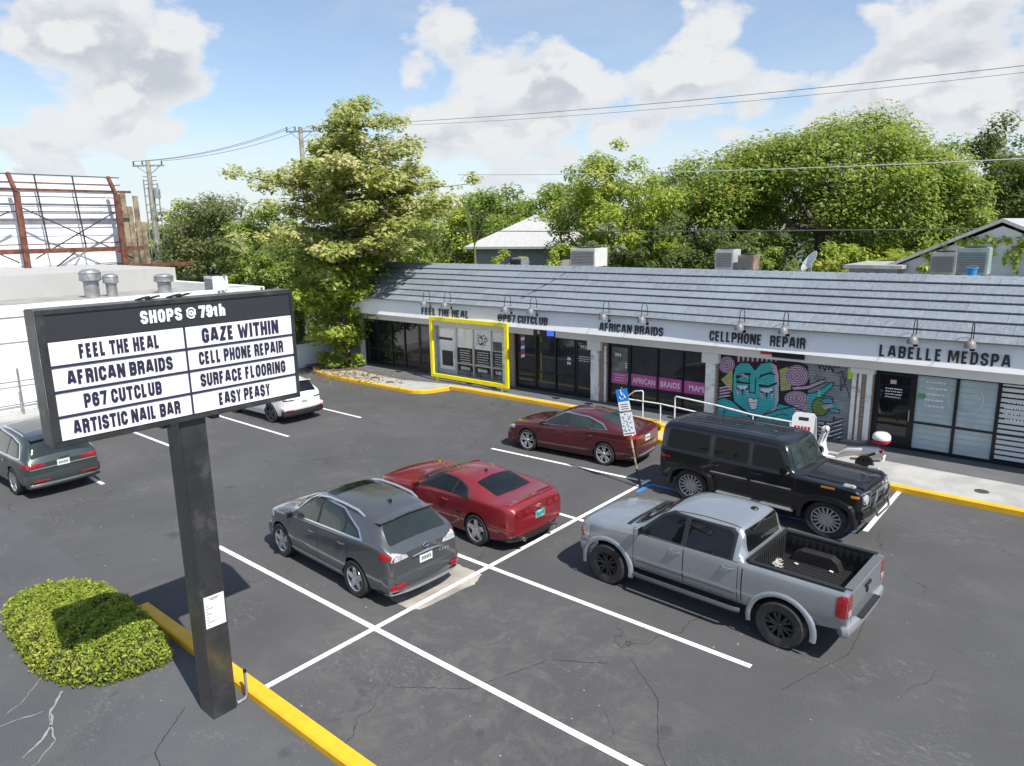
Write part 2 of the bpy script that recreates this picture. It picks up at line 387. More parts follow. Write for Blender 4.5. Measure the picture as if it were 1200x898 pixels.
M_CONC = concrete("walkway_concrete", (0.37, 0.368, 0.355))
M_CONC2 = concrete("broken_concrete", (0.36, 0.33, 0.285), 0.25, 0.75)
M_DARKWALK = concrete("dark_grey_floor", (0.105, 0.108, 0.115), 0.15)
M_SOIL = mat("garden_soil", (0.10, 0.065, 0.04), 0.95, var=0.4, vscale=6, vec='World')
M_LAWN = mat("far_lawn", (0.055, 0.075, 0.025), 0.95, var=0.4, vscale=0.6, vec='World')

def sheet(name, pts, z, m, kind='structure'):
    b = MB(); b.poly([(x, y, z) for x, y in pts]); o = b.build(name, m)
    if o.data.polygons[0].normal.z < 0: o.data.flip_normals()
    return tag(o, kind=kind)
def rect(x0, x1, y0, y1): return [(x0, y0), (x1, y0), (x1, y1), (x0, y1)]
sheet("ground", rect(-700, 700, -500, 900), -0.012, M_LAWN)
sheet("parking_lot", rect(-33.5, 60, 4.7, 22.0), 0.0, M_ASPH)
sheet("roadside_pavement", rect(-33.5, 60, -9, 4.7), 0.0005, M_SIDE)
sheet("road", rect(-120, 120, -24, -9), 0.0, M_ASPH)

def line(x0, x1, y0, y1, name="parking_line"):
    return sheet(name, rect(x0, x1, y0, y1), 0.004, M_WHITE)
w = 0.055
for y, x1 in ((6.96, -3.3), (9.89, -3.67)): line(-14.4, x1, y-w, y+w)
line(-14.4, -9.17, 12.98-w, 12.98+w); line(-9.03, -3.6, 12.98-w, 12.98+w)
b = MB(); b.poly([(-14.40, 15.86, .004), (-9.17, 16.12, .004), (-9.17, 16.23, .004), (-14.40, 15.97, .004)]); tag(b.build("parking_line", M_WHITE), kind='structure')
sheet("parking_line", rect(-9.155, -9.045, 4.86, 16.35), 0.0045, M_WHITE)
line(-3.75, -3.64, 16.3, 19.35)
for y in (7.02, 9.86, 12.82, 15.86): line(-26.0, -20.75, y-w, y+w)
M_BLUE = worn_paint("blue_line_paint", (0.02, 0.22, 0.62), (0.06, 0.06, 0.06), 0.66)
sheet("accessible_bay_line", rect(-8.9, -3.9, 16.02, 16.13), 0.004, M_BLUE)
sheet("accessible_bay_line", rect(-8.95, -8.84, 15.35, 16.02), 0.004, M_BLUE)

# broken concrete patch under the lines
random.seed(3)
def ragged(pts, n=5, amp=0.05):
    out = []
    for i in range(len(pts)):
        a, b2 = Vector(pts[i]), Vector(pts[(i+1) % len(pts)])
        for k in range(n):
            p = a.lerp(b2, k/n); out.append((p.x+random.uniform(-amp, amp), p.y+random.uniform(-amp, amp)))
    return out
M_CONC2 = concrete("broken_concrete_patch", (0.36, 0.33, 0.285), 0.35, 0.95)
sheet("concrete_patch", ragged([(-9.75, 7.80), (-9.23, 7.76), (-8.95, 7.88), (-8.83, 9.2), (-8.98, 9.53), (-9.33, 9.58), (-9.87, 9.55), (-10.5, 9.4), (-10.6, 8.3), (-10.15, 7.82)], 6, 0.022), 0.0025, M_CONC2)

# filled cracks in the roadside pavement
M_CRACK = concrete("crack_filler", (0.26, 0.26, 0.25), 0.2, 0.5)
def crack(pts, w0, name="pavement_crack", jit=.013):
    b = MB(); P = []
    for i in range(len(pts)-1):
        a, c = Vector(pts[i]), Vector(pts[i+1]); n = max(3, int((c-a).length/0.07))
        d = (c-a).normalized(); q = Vector((-d.y, d.x))
        for k in range(n): P.append(a.lerp(c, k/n)+q*random.uniform(-jit, jit))
    P.append(Vector(pts[-1])); L = len(P)
    for i in range(L-1):
        d = (P[i+1]-P[i]).normalized(); q = Vector((-d.y, d.x))
        if i == 0: q0 = q*w0*random.uniform(.4, 1)
        q1 = q*w0*random.uniform(.35, 1.1)*(1 if i < L-3 else .3)
        b.quad((*(P[i]-q0), .003), (*(P[i+1]-q1), .003), (*(P[i+1]+q1), .003), (*(P[i]+q0), .003)); q0 = q1
    tag(b.build(name, M_CRACK), kind='structure')
crack([(-11.42, 2.9), (-11.0, 2.62), (-10.72, 2.55), (-10.45, 2.35), (-10.25, 2.05)], 0.022)
crack([(-10.98, 2.6), (-10.6, 2.50), (-10.3, 2.45), (-10.0, 2.15), (-9.9, 1.7)], 0.010)
crack([(-12.1, 2.85), (-11.6, 2.45), (-11.42, 2.12)], 0.008)
crack([(-11.1, 2.55), (-11.2, 2.2), (-11.25, 1.6)], 0.014)

M_SEAM = mat("dark_seam", (0.022, 0.022, 0.023), .9); _mc = M_CRACK
M_CRACK = M_SEAM
crack([(-5.2, 8.9), (-4.4, 8.3), (-3.9, 7.4), (-3.2, 6.8)], .006, "asphalt_crack"); crack([(-3.1, 9.6), (-2.6, 11.2), (-2.7, 12.6)], .006, "asphalt_crack"); crack([(-7.6, 6.1), (-6.7, 6.75), (-6.2, 8.1), (-5.4, 8.6)], .007, "asphalt_crack"); crack([(-9.6, 3.9), (-9.0, 3.2), (-8.2, 3.0)], .008, "pavement_crack")
M_CRACK = _mc
# yellow kerb beside the sign; walkway with its kerb in front of the shops
def kerb_run(name, pts, width, h, m, side=1):
    """kerb along pts (x, y), body lying on the left (side=1) of the run"""
    b = MB(); n = len(pts); P = [Vector(p) for p in pts]; off = []
    for i in range(n):
        d = (P[min(i+1, n-1)]-P[max(i-1, 0)]).normalized(); off.append(P[i]+Vector((-d.y, d.x))*width*side)
    bev = 0.025
    for i in range(n-1):
        def ring(i):
            a, o = P[i], off[i]; d = (o-a).normalized()
            return [(*a, -.02), (*a, h-bev), (*(a+d*bev), h), (*o, h), (*o, -.02)]
        r0, r1 = ring(i), ring(i+1)
        for k in range(4): b.quad(r0[k], r1[k], r1[k+1], r0[k+1])
        if i == 0: b.poly(r0)
        if i == n-2: b.poly(r1[::-1])
    return tag(b.build(name, m, smooth=True, angle=30), kind='structure')
def smoothpath(pts, n=6):
    out = []
    P = [Vector(p) for p in pts]
    for i in range(len(P)-1):
        p0, p1, p2, p3 = P[max(i-1, 0)], P[i], P[i+1], P[min(i+2, len(P)-1)]
        for k in range(n):
            t = k/n; out.append(0.5*((2*p1)+(p2-p0)*t+(2*p0-5*p1+4*p2-p3)*t*t+(3*p1-p0-3*p2+p3)*t**3))
    out.append(P[-1]); return [tuple(p) for p in out]
tag(kerb_run("kerb", [(-12.9, 4.60), (-10.5, 4.60), (-7.0, 4.58), (-5.6, 4.58)], 0.22, 0.12, M_YEL), kind='structure')
WALK = [(-30.2, 20.35), (-28.9, 19.78), (-26.9, 19.62), (-22.9, 19.62), (-22.0, 19.75), (-21.6, 20.2), (-21.35, 20.95), (-20.9, 21.2), (-15.4, 21.3), (-12.6, 21.3), (-11.6, 21.2), (-11.1, 20.6), (-10.9, 19.8), (-10.5, 19.45), (-8, 19.38), (-4, 19.35), (-1, 19.3), (9, 19.25)]
wp = smoothpath(WALK)
kerb_run("shop_kerb", wp, 0.16, 0.15, M_YEL)
b = MB(); poly = [(x, y+0.12, 0.142) for x, y in wp] + [(9, 22.95, .142), (-30.2, 22.95, .142)]; b.poly(poly); o = b.build("walkway", M_CONC); tag(o, kind='structure')
if o.data.polygons[0].normal.z < 0: o.data.flip_normals()
sheet("dark_walkway_strip", [(-29.9, 21.25), (-24.2, 20.9), (-21.6, 21.55), (-16, 21.62), (-8, 21.45), (-1, 21.25), (9, 21.2), (9, 22.94), (-29.9, 22.94)], 0.1465, M_DARKWALK)  # darker grey band of the walkway along the shop fronts
# planting bed and kerb in front of the left building
sheet("planting_soil", [(-31.0, 20.4), (-29.6, 20.2), (-28.4, 20.3), (-27.9, 21.2), (-28.6, 22.2), (-31.0, 22.4)], 0.152, M_SOIL)
b = MB(); b.box(-25.72, -25.54, 8.2, 9.75, 0, 0.11)
tag(b.build("wheel_stop", M_YEL, bevel=.02), "yellow painted wheel stop in the empty bay beside the green grey SUV", "wheel stop")
b = MB(); b.box(-32.1, -30.4, -4, 19.3, -0.02, 0.13); tag(b.build("left_walkway", M_CONC), kind='structure')

# ------------------------------------------------------------------ buildings (parts are written in world metres, then shifted to their thing)
_OFF = {}
def wthing(name, label, cat, loc, group=None):
    o = thing(name, label, cat, loc, 0, group); _OFF[o.name] = Vector(loc); return o
def wlink(o, parent):
    """o was built in world metres: hang it under parent"""
    off = _OFF[parent.name]; o.data.transform(Matrix.Translation(-off)); o.parent = parent; _OFF[o.name] = off; return o
def wbuild(b, name, m, parent, **kw): return wlink(b.build(name, m, None, **kw), parent)
def wblock(name, body, origin, ux, uz, w_, h_, d_, m, parent, **kw): return wlink(block_text(name, body, origin, ux, uz, w_, h_, d_, m, None, **kw), parent)
def wtext(name, body, origin, ux, uz, w_, h_, d_, m, parent, **kw): return wlink(text_part(name, body, origin, ux, uz, w_, h_, d_, m, None, **kw), parent)

def stucco(name, base, streak=0.25):
    m = bpy.data.materials.new(name); m.use_nodes = True; t = NT(m.node_tree); b = t.n['Principled BSDF']
    p = t.new('ShaderNodeNewGeometry').outputs['Position']
    c = t.mix(t.ramp(t.noise(p, 0.7, 5.0, 0.6), 0.35, 0.7), tuple(x*0.93 for x in base), base)
    c = t.mix(t.ramp(t.noise(t.vmath('MULTIPLY', p, (2.2, 2.2, 0.25)), 1.6, 6.0, 0.7), 0.56, 0.80, 0, streak), c, tuple(x*0.5 for x in base))
    t.set(b.inputs['Base Color'], c); b.inputs['Roughness'].default_value = 0.8
    bn = t.new('ShaderNodeBump'); bn.inputs['Strength'].default_value = 0.15; bn.inputs['Distance'].default_value = 0.008
    t.set(bn.inputs['Height'], t.noise(p, 60.0, 3.0, 0.6)); t.l.new(bn.outputs[0], b.inputs['Normal'])
    return m
def brick(name, a, b_, mortar):
    m = bpy.data.materials.new(name); m.use_nodes = True; t = NT(m.node_tree); b = t.n['Principled BSDF']
    p = t.new('ShaderNodeNewGeometry').outputs['Position']
    sp = t.new('ShaderNodeSeparateXYZ'); t.set(sp.inputs[0], p); cb = t.new('ShaderNodeCombineXYZ')
    t.set(cb.inputs[0], t.math('ADD', sp.outputs[0], sp.outputs[1])); t.set(cb.inputs[1], sp.outputs[2])
    br = t.new('ShaderNodeTexBrick'); t.set(br.inputs['Vector'], cb.outputs[0]); t.set(br.inputs['Color1'], a); t.set(br.inputs['Color2'], b_); t.set(br.inputs['Mortar'], mortar)
    br.inputs['Scale'].default_value = 1.0; br.inputs['Brick Width'].default_value = 0.21; br.inputs['Row Height'].default_value = 0.072; br.inputs['Mortar Size'].default_value = 0.012
    t.set(b.inputs['Base Color'], br.outputs[0]); b.inputs['Roughness'].default_value = 0.9
    return m
def roofing(name, base):
    m = bpy.data.materials.new(name); m.use_nodes = True; t = NT(m.node_tree); b = t.n['Principled BSDF']
    p = t.new('ShaderNodeNewGeometry').outputs['Position']
    isl = t.new('ShaderNodeNewGeometry').outputs['Random Per Island']
    c = t.mix(isl, tuple(x*0.86 for x in base), tuple(x*1.14 for x in base))
    st = t.noise(t.vmath('MULTIPLY', p, (3.0, 0.6, 0.6)), 2.4, 7.0, 0.7)
    c = t.mix(t.ramp(st, 0.45, 0.75, 0, 0.55), c, tuple(min(1, x*1.5) for x in base))
    c = t.mix(t.ramp(t.noise(t.vmath('MULTIPLY', p, (2.0, 0.5, 0.5)), 3.1, 5.0, 0.6, 0.3), 0.58, 0.78, 0, 0.5), c, tuple(x*0.45 for x in base))
    c = t.mix(t.ramp(t.noise(t.vmath('MULTIPLY', p, (1.0, .35, .35)), 16.0, 5.0, 0.75), 0.44, 0.66, 0, 0.45), c, tuple(min(1, x*1.7) for x in base))
    t.set(b.inputs['Base Color'], c); b.inputs['Roughness'].default_value = 0.85
    bn = t.new('ShaderNodeBump'); bn.inputs['Strength'].default_value = 0.4; bn.inputs['Distance'].default_value = 0.01
    t.set(bn.inputs['Height'], t.noise(p, 45.0, 4.0, 0.7)); t.l.new(bn.outputs[0], b.inputs['Normal'])
    return m
def glassy(name, base, rough=0.03, spec=0.6):
    m = mat(name, base, rough, 0.0, coat=0.0, spec=spec, var=0.35, vscale=0.7, vec='World'); return m
M_FASC = stucco("fascia_stucco", (0.86, 0.86, 0.86), 0.08)
M_WALLW = stucco("white_stucco", (0.80, 0.80, 0.79), 0.10)
M_WALLG = stucco("grey_stucco", (0.46, 0.46, 0.45), 0.35)
M_SOFF = stucco("header_stucco", (0.76, 0.755, 0.74), 0.12)
M_BRICK = brick("pillar_brick", (0.26, 0.13, 0.085), (0.33, 0.20, 0.14), (0.34, 0.32, 0.29))
M_ROOF = roofing("roof_shingle", (0.165, 0.188, 0.218))
M_FELT = mat("roof_felt", (0.02, 0.02, 0.022), 0.95)
M_FLATROOF = concrete("flat_roof_coating", (0.36, 0.36, 0.35), 0.2, 0.4)
M_PANE = glassy("dark_window_glass", (0.012, 0.014, 0.017))
M_PANE2 = glassy("storefront_glass", (0.030, 0.034, 0.038))
M_FILM = mat("frosted_window_film", (0.42, 0.50, 0.52), 0.12, spec=0.6, var=0.12, vscale=1.5, vec='World')
M_BLK = mat("black_aluminium", (0.014, 0.016, 0.02), 0.35, 0.3)
M_ALU = mat("silver_aluminium", (0.50, 0.51, 0.52), 0.38, 0.55, var=0.1)
M_WTRIM = mat("white_painted_trim", (0.80, 0.80, 0.78), 0.55, var=0.08, dirt=(0.42, 0.40, 0.36), dscale=5)
M_LET = mat("black_letters", (0.022, 0.024, 0.03), 0.45)
M_LETW = mat("white_vinyl", (0.78, 0.78, 0.78), 0.5)
M_GALV = mat("galvanised_metal", (0.36, 0.37, 0.38), 0.42, 0.6, var=0.2, vscale=4, rvar=0.1)
M_YFR = mat("yellow_frame_paint", (0.88, 0.74, 0.0), 0.5, var=0.05)
M_SHUT = mat("grey_shutter_metal", (0.27, 0.29, 0.31), 0.5, 0.3, var=0.15, vscale=2, vec='World')
M_PINK = mat("pink_band_vinyl", (0.50, 0.09, 0.30), 0.4, var=0.08, vec='World')

mall = wthing("shopping_strip", "long low row of shops with grey shingled roof and white fascia", "shop row", (-14, 22.7, 0))
XL, XR, YF = -28.95, 8.5, 21.95
b = MB(); b.box(XL, XR, 23.06, 33, 0, 3.5); b.box(XL+.005, XR-.005, 24.46, 32.99, 3.5, 4.36); wbuild(b, "wall", M_WALLG, mall)
b = MB(); b.box(XL+.02, XR-.02, 24.60, 32.9, 4.36, 4.45); wbuild(b, "flat_roof", M_FLATROOF, mall)
b = MB(); b.prism([(XL, 21.85, 2.82), (XL, 22.00, 3.57), (XL, 22.52, 3.57), (XL, 22.52, 2.82)], (XR-XL, 0, 0)); wbuild(b, "fascia", M_FASC, mall, bevel=0.012)
b = MB(); b.box(XL+.01, XR-.01, 22.525, 23.055, 2.46, 3.5)
wbuild(b, "shop_header", M_SOFF, mall)
# mansard: felt deck with seven lapped courses of slabs
random.seed(11)
eav, rid = Vector((0, 21.86, 3.53)), Vector((0, 24.42, 5.08)); sl_ = rid-eav; SL = sl_.length; sd = sl_.normalized(); sn = Vector((0, -sd.z, sd.y))
b = MB(); b.prism([(XL-.1, eav.y+.06, 3.575), (XL-.1, rid.y, 5.03), (XL-.1, rid.y, 3.6)], (XR-XL+.2, 0, 0))
roof = wbuild(b, "mansard_roof", M_FELT, mall)
b = MB(); NC = 7
for k in range(NC):
    x = XL-.16+random.uniform(-.3, 0)
    a0, a1 = SL*k/NC, SL*(k+1)/NC
    dip0 = random.uniform(-.02, .02)
    while x < XR+.1:
        L = random.uniform(1.0, 2.6); x1 = min(x+L, XR+.15); dip1 = dip0+random.uniform(-.026, .026); dip1 = max(-.035, min(.035, dip1))
        xa = max(x, XL-.16)
        lip = 0.078
        def P(xx, a, n, dp=0): q = eav+sd*(a+dp)+sn*n; return (xx, q.y, q.z)
        if x1-xa > .05:
            g = 0.004
            b.add([P(xa+g, a0-.03, lip+.012, dip0), P(x1-g, a0-.03, lip+.012, dip1), P(x1-g, a1+.02, .026), P(xa+g, a1+.02, .026),
                   P(xa+g, a0-.03, lip-.028, dip0), P(x1-g, a0-.03, lip-.028, dip1), P(x1-g, a1+.02, .012), P(xa+g, a1+.02, .012)],
                  [(0,1,2,3), (7,6,5,4), (0,4,5,1), (1,5,6,2), (2,6,7,3), (3,7,4,0)])
        x, dip0 = x1, dip1
wbuild(b, "shingle_course", M_ROOF, roof)
b = MB(); x = XL-.15
while x < XR+.1:
    b.add([(x, 24.28, 5.045), (x+.30, 24.28, 5.06), (x+.30, 24.5, 5.135), (x, 24.5, 5.12), (x, 24.7, 5.03), (x+.30, 24.7, 5.045), (x, 24.28, 4.98), (x+.30, 24.28, 4.98), (x, 24.7, 4.96), (x+.30, 24.7, 4.96)],
          [(0,1,2,3), (3,2,5,4), (0,6,7,1), (4,5,9,8), (0,3,4,8,6), (1,7,9,5,2)]); x += .305
wbuild(b, "ridge_cap", M_ROOF, roof)

# pillars and jambs
def pillar(x0, x1, m, y0=22.58, y1=23.05, z1=2.455, name="pillar", bev=.012):
    b = MB(); b.box(x0, x1, y0, y1, .148, z1); return wbuild(b, name, m, mall, bevel=bev)
for x0, x1 in ((-29.25, -29.05), (-24.12, -23.86), (-19.70, -19.52), (-15.22, -14.86), (-10.53, -10.19)): pillar(x0, x1, M_WTRIM)
for x0, x1 in ((-15.24, -14.84), (-10.55, -10.16)):
    b = MB(); b.box(x0-.1, x1+.1, 22.50, 23.05, 2.12, 2.458); wbuild(b, "pillar_capital", M_SOFF, mall, bevel=.01)
for x0, x1 in ((-19.515, -19.12), (-14.855, -14.54), (-10.185, -10.12), (-5.80, -5.27)): pillar(x0, x1, M_BRICK, 22.66, name="brick_jamb", bev=0)
for x0, x1 in ((-14.62, -14.54), (-5.86, -5.74), (-5.68, -5.60), (-5.46, -5.30)): pillar(x0, x1, M_WTRIM, 22.60, 22.66, 2.3, name="shutter_post")
b = MB(); b.box(-5.9, -5.25, 22.50, 23.05, 2.30, 2.458); wbuild(b, "pillar_capital", M_SOFF, mall, bevel=.01)
pillar(0.8, 1.2, M_WTRIM); pillar(5.0, 5.4, M_WTRIM)

def storefront(x0, x1, mull, fm, pm, zb=.15, zt=2.455, rail=None, door=None, y=22.78, fw=.055, panes=None):
    """window with frame and panes between x0 and x1; door = (xa, xb, material)"""
    xs = [x0]+mull+[x1]
    b = MB(); b.box(x0, x1, y, y+.09, zb, zb+.09); b.box(x0, x1, y, y+.09, zt-.07, zt)
    for x in xs: b.box(x-fw/2, x+fw/2, y-.01, y+.10, zb+.0905, zt-.0705)
    if rail:
        for a, c in zip(xs[:-1], xs[1:]):
            if not (door and a >= door[0]-.05 and c <= door[1]+.05): b.box(a+fw/2, c-fw/2, y+.005, y+.08, rail-.03, rail+.03)
    win = wbuild(b, "shop_window", fm, mall)
    for i, (a, c) in enumerate(zip(xs[:-1], xs[1:])):
        if door and a >= door[0]-.05 and c <= door[1]+.05: continue
        m = pm if panes is None else panes[i % len(panes)]
        b = MB(); b.box(a+fw/2-.01, c-fw/2+.01, y+.045, y+.06, zb+.05, zt-.04); wbuild(b, "pane", m, win)
    if door:
        a, c, dm = door; d = .09
        b = MB(); a += fw/2+.003; c -= fw/2+.003
        b.box(a, a+d, y+.012, y+.07, zb+.095, zt-.075); b.box(c-d, c, y+.012, y+.07, zb+.095, zt-.075)
        b.box(a+d, c-d, y+.012, y+.07, zb+.095, zb+.30); b.box(a+d, c-d, y+.012, y+.07, zt-.16, zt-.075)
        do = wbuild(b, "shop_door", dm, mall)
        b = MB(); b.box(a+d, c-d, y+.035, y+.05, zb+.30, zt-.16); wbuild(b, "pane", pm, do)
        hx = a+d*.5 if door[0] > mull[0]-.01 and False else c-d*.5
        b = MB(); b.tube([(hx, y+.012, 1.0), (hx, y-.05, 1.02), (hx, y-.05, 1.32), (hx, y+.012, 1.34)], .016, 6); wbuild(b, "handle", M_ALU, do)
    return win
M_BRONZE = mat("bronze_aluminium", (0.045, 0.04, 0.035), 0.4, 0.4)
storefront(-29.04, -24.13, [-28.04, -27.01, -26.07, -25.05], M_BRONZE, M_PANE, rail=.95, door=(-25.05, -24.13, M_BRONZE))
M_LITE = mat("bright_reflective_film", (0.86, 0.88, 0.86), 0.10, spec=0.7, var=0.06, vec='World')  # near-white glossy panes for the second shop
w2 = storefront(-23.84, -19.71, [-22.60, -21.56, -20.50], M_ALU, M_LITE, rail=.80, door=(-23.84, -22.60, M_ALU), fw=.075)
storefront(-19.11, -15.24, [-18.03, -17.03, -16.10], M_BLK, M_PANE2, rail=.92, door=(-16.10, -15.24, M_BLK))
storefront(-14.53, -10.56, [-13.60, -12.46, -11.46], M_BLK, M_PANE2, rail=.80, door=(-14.53, -13.60, M_BLK))
w6 = storefront(-5.26, .79, [-4.20, -3.16, -2.19, -1.2, -.2], M_BLK, M_FILM, rail=1.0, door=(-5.26, -4.20, M_BLK), fw=.08, zb=.15)
storefront(1.21, 4.99, [2.1, 3.1, 4.1], M_BLK, M_PANE2, rail=.9); storefront(5.41, 8.4, [6.4, 7.4], M_BLK, M_PANE2, rail=.9)
# shop door of the medspa is dark glass
for o in mall.children:
    if o.name.startswith("shop_door"):
        for p in o.children:
            if p.name.startswith("pane") and p.data.materials[0] == M_FILM: p.data.materials[0] = M_PANE
# posters, film and vinyl on the glass
def vinyl(name, x0, x1, z0, z1, m, parent, y=22.822, d=.003):
    b = MB(); b.box(x0, x1, y-d, y, z0, z1); return wbuild(b, name, m, parent)
M_POST = mat("dark_window_poster", (0.012, 0.012, 0.015), 0.3)
M_MIR = mat("smoky_window_film", (0.16, 0.17, 0.16), 0.08, spec=0.7, var=0.5, vscale=1.5, vec='World')
random.seed(5)
def scribble(x0, x1, z0, z1, rows, h, y=22.818, name="small_print", parent=None, m=None, fill=.75):
    b = MB()
    for r in range(rows):
        z = z1-(z1-z0)*(r+.5)/rows; x = x0+random.uniform(0, .25)*(x1-x0)*.5; xe = x1-random.uniform(0, .25)*(x1-x0)*.5
        while x < xe:
            L = random.uniform(.02, .07); b.box(x, min(x+L, xe), y-.002, y, z-h/2, z+h/2*random.uniform(.5, 1)); x += L+random.uniform(.008, .03)
    return wbuild(b, name, m or M_LETW, parent or mall)
for (x0, x1) in ((-22.55, -21.61), (-21.50, -20.56), (-20.44, -19.76)):
    vinyl("window_poster", x0, x1, .30, 1.52, M_POST, w2); scribble(x0+.1, x1-.1, .82, 1.45, 6, .035, 22.816, parent=w2); scribble(x0+.15, x1-.15, .48, .72, 1, .16, 22.816, parent=w2)
    vinyl("window_film", x0, x1, .25, .47, M_MIR, w2, 22.817)
vinyl("window_poster", -21.40, -20.66, 1.62, 2.30, M_WTRIM, w2, 22.822)
b = MB()
for i in range(60):
    a = random.uniform(0, 6.28); r = .28*math.sqrt(random.random()); x, z = -21.03+r*math.cos(a), 1.97+r*math.sin(a)
    b.box(x-.03, x+.03, 22.814, 22.817, z-.016, z+.016)
wbuild(b, "poster_drawing", M_POST, w2)
vinyl("window_film", -20.42, -19.77, 1.55, 1.95, M_MIR, w2, 22.821)
vinyl("door_poster", -23.55, -22.85, .6, 1.3, M_POST, w2, 22.81); vinyl("door_poster", -23.70, -22.85, 1.78, 1.9, M_POST, w2, 22.81)
# yellow rectangle outline round the second shop, built as a frame
b = MB(); X0, X1, Z0, Z1, t_ = -23.16, -18.65, .30, 2.97, .15
for q in ((X0, X0+t_, Z0, Z1), (X1-t_, X1, Z0, Z1), (X0+t_, X1-t_, Z0, Z0+t_), (X0+t_, X1-t_, Z1-t_, Z1)): b.box(q[0], q[1], 21.70, 21.80, q[2], q[3])
for x in (X0+.3, X1-.4): b.box(x, x+.1, 21.72, 21.78, .146, Z0)
tag(b.build("yellow_outline", M_YFR), "bright yellow square outline, built as a frame, round the second shop front from the left", "frame")
# barbershop window: barber pole, lit signs
b = MB(); vinyl("window_sign", -17.95, -16.85, 2.46, 2.80, M_BLK, mall, 22.52)
M_NEON = mat("blue_lit_sign", (0.02, 0.06, 0.6), 0.4, emit=((0.03, 0.10, 1.0), 1.2))
b = MB(); b.box(-17.25, -16.92, 22.505, 22.515, 2.50, 2.76); wbuild(b, "blue_sign", M_NEON, mall)
text_h = wtext("letter_sign", "E", (-17.72, 22.514, 2.55), (1, 0, 0), (0, 0, 1), .12, .19, .006, M_LETW, mall)
M_RED = mat("red_vinyl", (0.45, 0.03, 0.04), 0.4); M_BLU = mat("blue_vinyl", (0.03, 0.12, 0.45), 0.4)
b = MB(); bp_mats = [M_LETW, M_RED, M_BLU]
for k in range(8):
    b.cur = k % 3; z = 1.40+k*.12; b.add([(-18.86, 22.82, z), (-18.66, 22.82, z+.06), (-18.66, 22.82, z+.18), (-18.86, 22.82, z+.12)], [(0,1,2,3)])
b.f = [list(f) for f in b.f]; wbuild(b, "barber_pole_sticker", bp_mats, mall)
scribble(-15.98, -15.36, 1.55, 1.80, 3, .03, 22.80); scribble(-16.5, -16.3, 1.35, 1.7, 2, .12, 22.82)
wtext("door_number", "992", (-15.85, 22.80, 2.08), (1, 0, 0), (0, 0, 1), .30, .13, .004, M_LETW, mall)
# braids shop: pink band with white words
for x0, x1 in ((-14.42, -13.66), (-13.57, -12.50), (-12.42, -11.50), (-11.42, -10.60)):
    vinyl("pink_band", x0, x1, .90, 1.34, M_PINK, mall, 22.812 if x0 > -14 else 22.80)
for body, x0, x1 in (("AFRICAN", -13.50, -12.56), ("BRAIDS", -12.34, -11.58), ("MIAMI", -11.22, -10.66)):
    wtext("window_lettering", body, (x0, 22.808, 1.0), (1, 0, 0), (0, 0, 1), x1-x0, .21, .003, M_LETW, mall, bold=.01)
scribble(-14.3, -13.8, .98, 1.28, 3, .03, 22.795)
vinyl("door_film", -14.40, -13.66, 1.36, 2.28, M_MIR, mall, 22.80)
wtext("door_number", "994", (-14.26, 22.795, 1.92), (1, 0, 0), (0, 0, 1), .26, .14, .004, M_LETW, mall); scribble(-13.83, -13.7, 1.5, 1.75, 3, .04, 22.795)
# medspa window: blinds behind film, thin white drawing, sticker
M_FILM2 = mat("white_blind_slat", (0.60, 0.63, 0.64), 0.4)
b = MB()
for i in range(15): b.box(-2.14, -.24, 22.80, 22.824, .30+i*.145, .30+i*.145+.095)
wbuild(b, "window_blind", M_FILM2, w6)
for p in w6.children:
    if p.name.startswith('pane'):
        cx = sum(v.co.x for v in p.data.vertices)/len(p.data.vertices)-14*0+_OFF[mall.name].x
        if cx > -2.25: p.data.materials[0] = M_PANE
for i in range(13):
    b = MB(); z = .35+i*.165; b.box(-4.14, -2.24, 22.818, 22.8215, z, z+.02); 
    wbuild(b, "blind_edge", mat("film_band", (0.34, 0.41, 0.43), 0.3), w6)
scribble(-3.98, -3.4, 1.45, 2.3, 5, .06, 22.815, parent=w6); scribble(-2.05, -1.4, 1.35, 2.3, 6, .05, 22.795, parent=w6)
b = MB(); b.tube([(-2.95+.42*math.cos(a)*(1 if a < 3.5 else .9), 22.815, 1.85-.42*math.sin(a)) for a in np.linspace(-1.3, 3.7, 22)], .008, 5); b.tube([(-3.1, 22.815, 2.0), (-2.95, 22.815, 1.95), (-2.8, 22.815, 2.0), (-2.6, 22.815, 1.93)], .008, 5); b.tube([(-2.7+.09*math.cos(a), 22.815, 1.93+.05*math.sin(a)) for a in np.linspace(0, 6.2, 10)], .006, 5)
wbuild(b, "window_line_drawing", M_LETW, w6)
vinyl("green_sticker", -4.12, -3.92, 1.72, 1.86, mat("green_vinyl", (0.10, 0.30, 0.14), .5), w6, 22.817)
scribble(-5.0, -4.5, 1.62, 1.95, 4, .035, 22.80, parent=w6); vinyl("door_sticker", -4.86, -4.70, 2.05, 2.17, mat("pink_sticker", (.6, .4, .42), .5), w6, 22.806)
